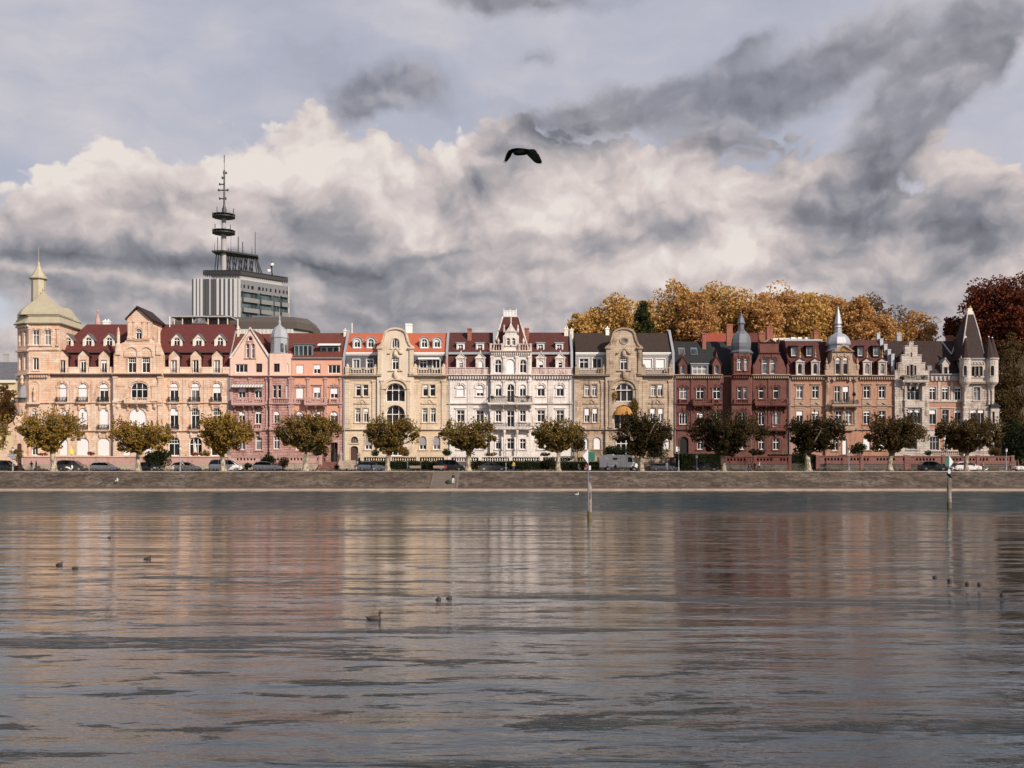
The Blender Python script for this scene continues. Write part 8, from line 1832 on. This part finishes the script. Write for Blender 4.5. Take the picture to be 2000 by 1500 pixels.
def scooter(X, Y, z, col, label, rider=None):
    o = thing('motor_scooter', (X, Y, z), label, 'scooter'); pc = paint('scooter_'+col, {'white': (.75, .75, .74), 'black': (.02, .02, .02), 'red': (.3, .02, .03)}[col])
    for dx in (-.55, .62):
        n = 14; ring = lambda r_, y_: [(X+dx+r_*math.cos(2*math.pi*i/n), y_, z+.25+r_*math.sin(2*math.pi*i/n)) for i in range(n)]
        MB().rings([ring(.25, Y-.06), ring(.25, Y+.06)]).build('wheel', M['tyre'], o)
    m = MB(); m.path([(X-.8, Y, z+.62), (X-.5, Y, z+.66), (X-.05, Y, z+.5), (X+.05, Y, z+.32), (X+.35, Y, z+.32), (X+.45, Y, z+.6), (X+.38, Y, z+.98)], [.10, .19, .17, .13, .13, .16, .12], 8); m.build('body', pc, o, smooth=True)
    MB().path([(X-.75, Y, z+.80), (X-.4, Y, z+.82), (X-.02, Y, z+.76)], [.08, .12, .08], 8).build('seat', M['plastic'], o)
    MB().tube((X+.36, Y-.33, z+1.06), (X+.36, Y+.33, z+1.06), .02).tube((X+.62, Y, z+.25), (X+.36, Y, z+1.06), .03).build('handlebar', M['iron'], o); MB().lathe(X+.47, Y, [(0, z+.86), (.07, z+.9), (.07, z+.98), (0, z+1.0)], 8).build('headlight', M['headlight'], o)
scooter(p(127.5), YP+1.8, ZP, 'white', 'white motor scooter parked before the dark brown minivan')
scooter(p(17), YP+1.2, ZP, 'black', 'dark motorbike parked at the left edge of the promenade'); scooter(p(29), YP+1.6, ZP, 'red', 'red motorbike parked beside the dark one at the left')
bicycle(p(313), YP+.8, ZP, 'bicycle leaning right of the second plane'); bicycle(p(306), YP+1.2, ZP, 'bicycle behind the other one right of the second plane', -1)
def bench(x, label, Y=YP-.9):
    X = PX(x, Y); o = thing('park_bench', (X, Y, ZP), label, 'bench'); wd = simple('weathered_bench_wood', (.34, .25, .18), .8, var=.2, scale=4)
    for k in range(4): MB().box(X-.95, X+.95, Y+.0+k*.12, Y+.1+k*.12, ZP+.43, ZP+.46).build('seat_slat', wd, o)
    for k in range(3): MB().box(X-.95, X+.95, Y-.10, Y-.07, ZP+.55+k*.13, ZP+.65+k*.13).build('back_slat', wd, o)
    for s in (-.8, .8): MB().tube((X+s, Y-.05, ZP+.9), (X+s, Y-.02, ZP+.42), .03).tube((X+s, Y+.0, ZP+.42), (X+s, Y+.45, ZP+.42), .03).tube((X+s, Y+.42, ZP+.42), (X+s, Y+.45, ZP), .03).tube((X+s, Y, ZP+.42), (X+s, Y-.05, ZP), .03).build('leg', M['iron'], o)
bench(811, 'left wooden bench facing the street below the cream house'); bench(857, 'right wooden bench in front of the black van')

# ================================================================== lamps, posts, signs
def lamp(x, top, Y, label):
    X = PX(x, Y); z1 = PZ(top, Y); o = thing('street_lamp', (X, Y, ZP), label, 'street lamp', 'street lamps on the promenade')
    MB().lathe(X, Y, [(.12, ZP), (.12, ZP+.6), (.07, ZP+.7), (.05, z1-.6)], 8).build('pole', M['lead'], o); MB().lathe(X, Y, [(.06, z1-.62), (.16, z1-.55), (.19, z1-.15)], 8).build('lantern_glass', M['awnw'], o); MB().lathe(X, Y, [(.24, z1-.14), (.2, z1-.05), (.05, z1+.05), (0, z1+.1)], 8).build('lantern_cap', M['zincdark'], o)
for a in ((25, 874, 179.5, 'street lamp with a sign board at the far left'), (352, 872, 179.5, 'street lamp behind the cyclist'), (988, 868, 182.6, 'pale street lamp pole left of the yellow-jacketed person'), (1325.5, 874, 180, 'street lamp in front of the tan and red houses'), (1361, 888, 181, 'low street lamp left of the darkest plane'), (1658, 878, 179.5, 'street lamp before the pink pierced wall'), (1965.5, 876, 179.5, 'street lamp near the right edge')): lamp(*a)
X = PX(26, 179.3); o = thing('street_sign', (X, 179.3, ZP), 'grey street sign boards on the far left lamp', 'sign')
for t, b, a, c in ((887, 891, 18, 33), (891.5, 896, 19, 31)): MB().box(PX(a, 179.3), PX(c, 179.3), 179.2, 179.24, PZ(b, 179.3), PZ(t, 179.3)).build('sign_board', M['zinc'], o)
M['postw'] = bark_mat('weathered_timber', (.10, .075, .06), (.30, .25, .215)); M['signw'] = simple('white_sign_paint', (.66, .68, .67), .5, var=.06); M['signg'] = simple('green_sign_paint', (.015, .13, .085), .45, var=.08)
def wood_pile(name_lbl, x, base_row, top_row, w):
    Y = F*H/(base_row-HOR); X = PX(x, Y); r = w/2*Y/F; o = thing('mooring_post', (X, Y, 0), name_lbl, 'post'); z1 = PZ(top_row, Y)
    MB().lathe(X, Y, [(r*1.05, -2), (r*1.03, .2), (r, z1-.1), (r*.9, z1), (0, z1+.02)], 14).build('timber', M['postw'], o, smooth=False)
    MB().lathe(X, Y, [(r*1.1, .0), (r*1.12, .35), (r*1.06, .55)], 14).build('algae_band', simple('algae_and_lichen', (.12, .10, .045), .9, var=.6, scale=5, bump=.02), o)
    return o, X, Y, z1, r
o, X, Y, z1, r = wood_pile('tall grey timber post standing in the water right of centre', 1151.5, 1015, 931, 8)
MB().tube((X-r*.75, Y-r*.9, .6), (X-r*.75, Y-r*.9, PZ(908, Y)), .045, n=8).tube((X-.10, Y-r*.95, 1.0), (X-.10, Y-r*.95, PZ(876, Y)), .03, n=8).build('metal_pole', M['zincdark'], o)
MB().box(X-r*1.15, X+r*1.15, Y-r*1.15, Y+r*1.15, PZ(934, Y), PZ(932, Y)).build('pole_band', M['zincdark'], o)
def marker(cx, t, b, l, rr, white_left, Y, yoff, label, plate):
    o = thing('channel_sign', (PX(cx, Y), Y-yoff, PZ(b, Y)), label, 'sign'); ys = Y-yoff; m = (t+b)/2
    A = [(PX(cx, ys)-.012, PZ(b, ys)), (PX(cx, ys)-.012, PZ(t, ys)), (PX(l, ys), PZ(m, ys))]; A.reverse()
    MB().prism(A, ys-.02, ys).build('left_panel', M['signw'] if white_left else M['signg'], o)
    if white_left: Bq = [(PX(cx, ys)+.012, PZ(b-6.5, ys)), (PX(rr, ys), PZ(b-7.5, ys)), (PX(rr, ys), PZ(t+7.5, ys)), (PX(cx, ys)+.012, PZ(t+6, ys))]
    else: Bq = [(PX(cx, ys)+.012, PZ(b, ys)), (PX(rr, ys), PZ(m, ys)), (PX(cx, ys)+.012, PZ(t, ys))]
    MB().prism(Bq, ys-.02, ys).build('right_panel', M['signg'] if white_left else M['signw'], o)
    MB().box(PX(cx-.3, ys), PX(cx+.3, ys), ys+.01, ys+.06, PZ(b+10, ys), PZ(t-.3, ys)).build('pole', M['zinc'], o)
    MB().box(PX(plate[0], ys), PX(plate[1], ys), ys-.03, ys-.01, PZ(plate[3], ys), PZ(plate[2], ys)).build('number_plate', M['signw'], o)
    return o
marker(1149.5, 876, 906, 1138, 1162, True, Y, r*1.0, 'white and green channel marker sign on the tall post right of centre', (1150.5, 1154, 909.5, 918))
o, X, Y, z1, r = wood_pile('shorter timber post with a perched cormorant near the right edge', 1854, 993, 934, 8)
# sign of the second post: square green panel left, white triangle right
ys = Y+1.2; o = thing('channel_sign', (PX(1853.5, ys), ys, 0), 'green and white channel marker sign behind the right post', 'sign')
MB().prism([(PX(1846, ys), PZ(909, ys)), (PX(1853.3, ys), PZ(911, ys)), (PX(1853.3, ys), PZ(894, ys)), (PX(1846, ys), PZ(896, ys))], ys-.02, ys).build('left_panel', M['signg'], o)
MB().prism([(PX(1853.9, ys), PZ(914, ys)), (PX(1862, ys), PZ(902, ys)), (PX(1853.9, ys), PZ(890, ys))], ys-.02, ys).build('right_panel', M['signw'], o)
MB().tube((PX(1853.5, ys), ys+.05, -2), (PX(1853.5, ys), ys+.05, PZ(889, ys)), .04, n=8).build('pole', M['zinc'], o)
MB().box(PX(1851.5, ys), PX(1856, ys), ys-.04, ys-.01, PZ(924.5, ys), PZ(917, ys)).build('number_plate', M['signw'], o)
MB().box(PX(1853.1, ys), PX(1853.9, ys), ys-.046, ys-.041, PZ(922.5, ys), PZ(919, ys)).build('number_one', M['plastic'], o)

# ================================================================== yellow parasol, birds
X = PX(139, 195); zb = PZ(893, 195); o = thing('folded_parasol', (X, 195, zb), 'folded yellow parasol standing on the palace terrace', 'parasol')
MB().tube((X, 195, zb), (X, 195, PZ(869, 195)), .03).build('pole', M['iron'], o); MB().lathe(X, 195, [(.45, PZ(886, 195)), (.40, PZ(884, 195)), (.22, PZ(877, 195)), (.06, PZ(871, 195)), (0, PZ(870, 195))], 8).build('canopy', simple('yellow_canvas', (.72, .58, .08), .8, var=.1), o)
X = PX(381, 195); o = thing('folded_parasol', (X, 195, zb), 'folded pale parasol before the wide arched palace window', 'parasol')
MB().tube((X, 195, zb), (X, 195, PZ(861, 195)), .03).build('pole', M['iron'], o); MB().lathe(X, 195, [(.32, PZ(884, 195)), (.3, PZ(880, 195)), (.14, PZ(868, 195)), (0, PZ(862, 195))], 8).build('canopy', M['creamp'], o)
FE = simple('black_feathers', (.004, .004, .004), .9, spec=.1, var=.3, scale=8)
def flying_bird():
    Y = 27.; s = Y/F; Q = lambda px, py, dy=0.: Vector((PX(px, Y+dy), Y+dy, PZ(py, Y+dy)))
    o = thing('flying_bird', tuple(Q(1022, 297)), 'black bird flying with drooping broad wings above the white house', 'bird')
    m = MB(); m.path([Q(1003.5, 299.5, .04), Q(1006, 299.4), Q(1012, 298.6), Q(1022, 297.5), Q(1032, 296.3), Q(1038, 295), Q(1042, 295.2), Q(1046, 296.8), Q(1049, 298.8)], [.02, .05, .068, .075, .062, .048, .052, .036, .008], 12)
    m.build('body', FE, o, smooth=True)
    def wing(rows, name):
        """rows: (leading, trailing, depth offset)"""
        w = MB(); rg = []
        for (a, b, d) in rows:
            A, B_ = Q(*a, d), Q(*b, d+.05); t = Vector((0, .008, .012)); k = A.lerp(B_, .3)+Vector((0, -.012, .012))
            rg.append([A, k, B_, B_+Vector((0, .006, 0)), k+t*1.6])
        w.rings(rg); return w.build(name, FE, o, smooth=False)
    wl = wing([((1022, 289.5), (1024, 299), .0), ((1009, 289), (1012, 297), .30), ((1000, 290.5), (1005, 297.5), .42), ((993, 294), (1000.5, 299), .50), ((988.5, 302), (996.5, 307.5), .55), ((986, 309.5), (992.5, 312.5), .58), ((985, 314.5), (990, 315.5), .6)], 'wing')
    wr2 = wing([((1021, 289.5), (1021, 299.5), .0), ((1034, 291.5), (1029, 302), -.22), ((1044, 296), (1033, 306), -.34), ((1052, 301), (1038, 311), -.42), ((1055, 307), (1043, 316), -.47), ((1058, 314), (1048, 319), -.5), ((1058.6, 318), (1055, 319.6), -.5)], 'wing')
    for i, (a, b) in enumerate((((985.6, 313), (982.8, 317)), ((987.2, 313.5), (985.6, 319)), ((988.6, 314), (988, 318.5)))): MB().tube(Q(*a, .6), Q(*b, .6), .012, .004, 5).build('wing_feather', FE, wl)
    for a, b in (((1056, 317), (1058.6, 319.4)), ((1053, 317.5), (1056, 320.4))): MB().tube(Q(*a, -.5), Q(*b, -.5), .014, .004, 5).build('wing_feather', FE, wr2)
    MB().tube(Q(1048, 298), Q(1049.6, 299.3), .012, .003, 5).build('beak', M['plastic'], o)
flying_bird()
def duck(x, row, wpx, label, face=1, col=(.035, .026, .02), pose='swim', head=None):
    Y = F*H/(row-HOR); X = PX(x, Y); Ln = wpx*Y/F; f = face; k = Ln/.38
    o = thing('duck', (X, Y, 0), label, 'water bird', 'water birds on the lake'); dm = simple('duck_plumage', col, .7, var=.35, scale=9)
    m = MB(); P_ = lambda a, z, dy=0: (X+f*a*k, Y+dy, z*k)
    m.path([P_(-.19, .045), P_(-.15, .035), P_(-.07, .03), P_(.03, .03), P_(.11, .03), P_(.16, .04)], [.012, .035, .062, .072, .06, .02], 12)
    if pose == 'swim': m.path([P_(.10, .04), P_(.125, .10), P_(.13, .15), P_(.145, .175)], [.04, .026, .026, .02], 10)
    m.build('body', dm, o, smooth=True)
    if pose == 'swim':
        h = MB(); h.lathe(*P_(.145, 0)[:2], [(0, .13*k), (.028*k, .14*k), (.036*k, .17*k), (.028*k, .198*k), (0, .21*k)], 10); ho = h.build('head', head or dm, o, smooth=True); MB().tube(P_(.17, .168), P_(.225, .158), .011*k, .004*k, 6).build('beak', M['plastic'], ho)
    MB().path([P_(-.17, .05), P_(-.23, .075)], [.02*k, .004*k], 5).build('tail', dm, o)
    return o
RH = simple('rusty_head', (.07, .02, .012), .7)
duck(731, 1210, 31, 'largest water bird, brown with a rusty head, low in the centre left', head=RH, col=(.055, .04, .03))
duck(116, 1104, 14, 'small dark water bird left of a diving one at the left'); duck(147, 1111, 13, 'dark rounded bird with its head under water at the left', pose='dive')
duck(288, 1093, 15, 'dark water bird alone right of the left pair'); duck(213, 1051, 7, 'tiny bird far out above the left pair')
duck(856, 1172, 10, 'left one of a close pair of small dark birds in mid water'); duck(877, 1170, 11, 'right one of a close pair of small dark birds in mid water')
for i, (x, r_, lb) in enumerate(((1826, 1128, 'first and farthest of a string of small birds on the right'), (1855, 1135, 'second of the string of small birds on the right'), (1889, 1141, 'third of the string of small birds on the right'), (1913, 1142, 'fourth of the string of small birds on the right'), (1957, 1163, 'last and nearest of the string of small birds at the right edge'))): duck(x, r_, 9, lb, -1 if i % 2 else 1, pose='dive' if i in (2, 3) else 'swim')
duck(1127, 966, 8, 'small white gull on the water by the far embankment', col=(.7, .7, .68))
def cormorant(x, Y, z, label):
    X = PX(x, Y); o = thing('perched_cormorant', (X, Y, z), label, 'bird'); m = MB()
    m.path([(X+.30, Y, z-.02), (X+.18, Y, z+.08), (X+.06, Y, z+.18), (X-.06, Y, z+.27), (X-.14, Y, z+.33), (X-.18, Y, z+.36)], [.015, .05, .095, .10, .06, .035], 10); m.build('body', FE, o, smooth=True)
    MB().path([(X-.16, Y, z+.34), (X-.20, Y, z+.37), (X-.24, Y, z+.37)], [.04, .042, .02], 8).build('head', FE, o, smooth=True); MB().tube((X-.24, Y, z+.37), (X-.32, Y, z+.36), .012, .004, 5).build('beak', M['headlight'], o)
    for d in (-.04, .04): MB().tube((X, Y+d, z-.03), (X+.01, Y+d, z+.14), .015, n=5).build('leg', FE, o)
cormorant(1853.5, F*H/(993-HOR), PZ(934, F*H/(993-HOR))+.03, 'dark bird perched on top of the right timber post')
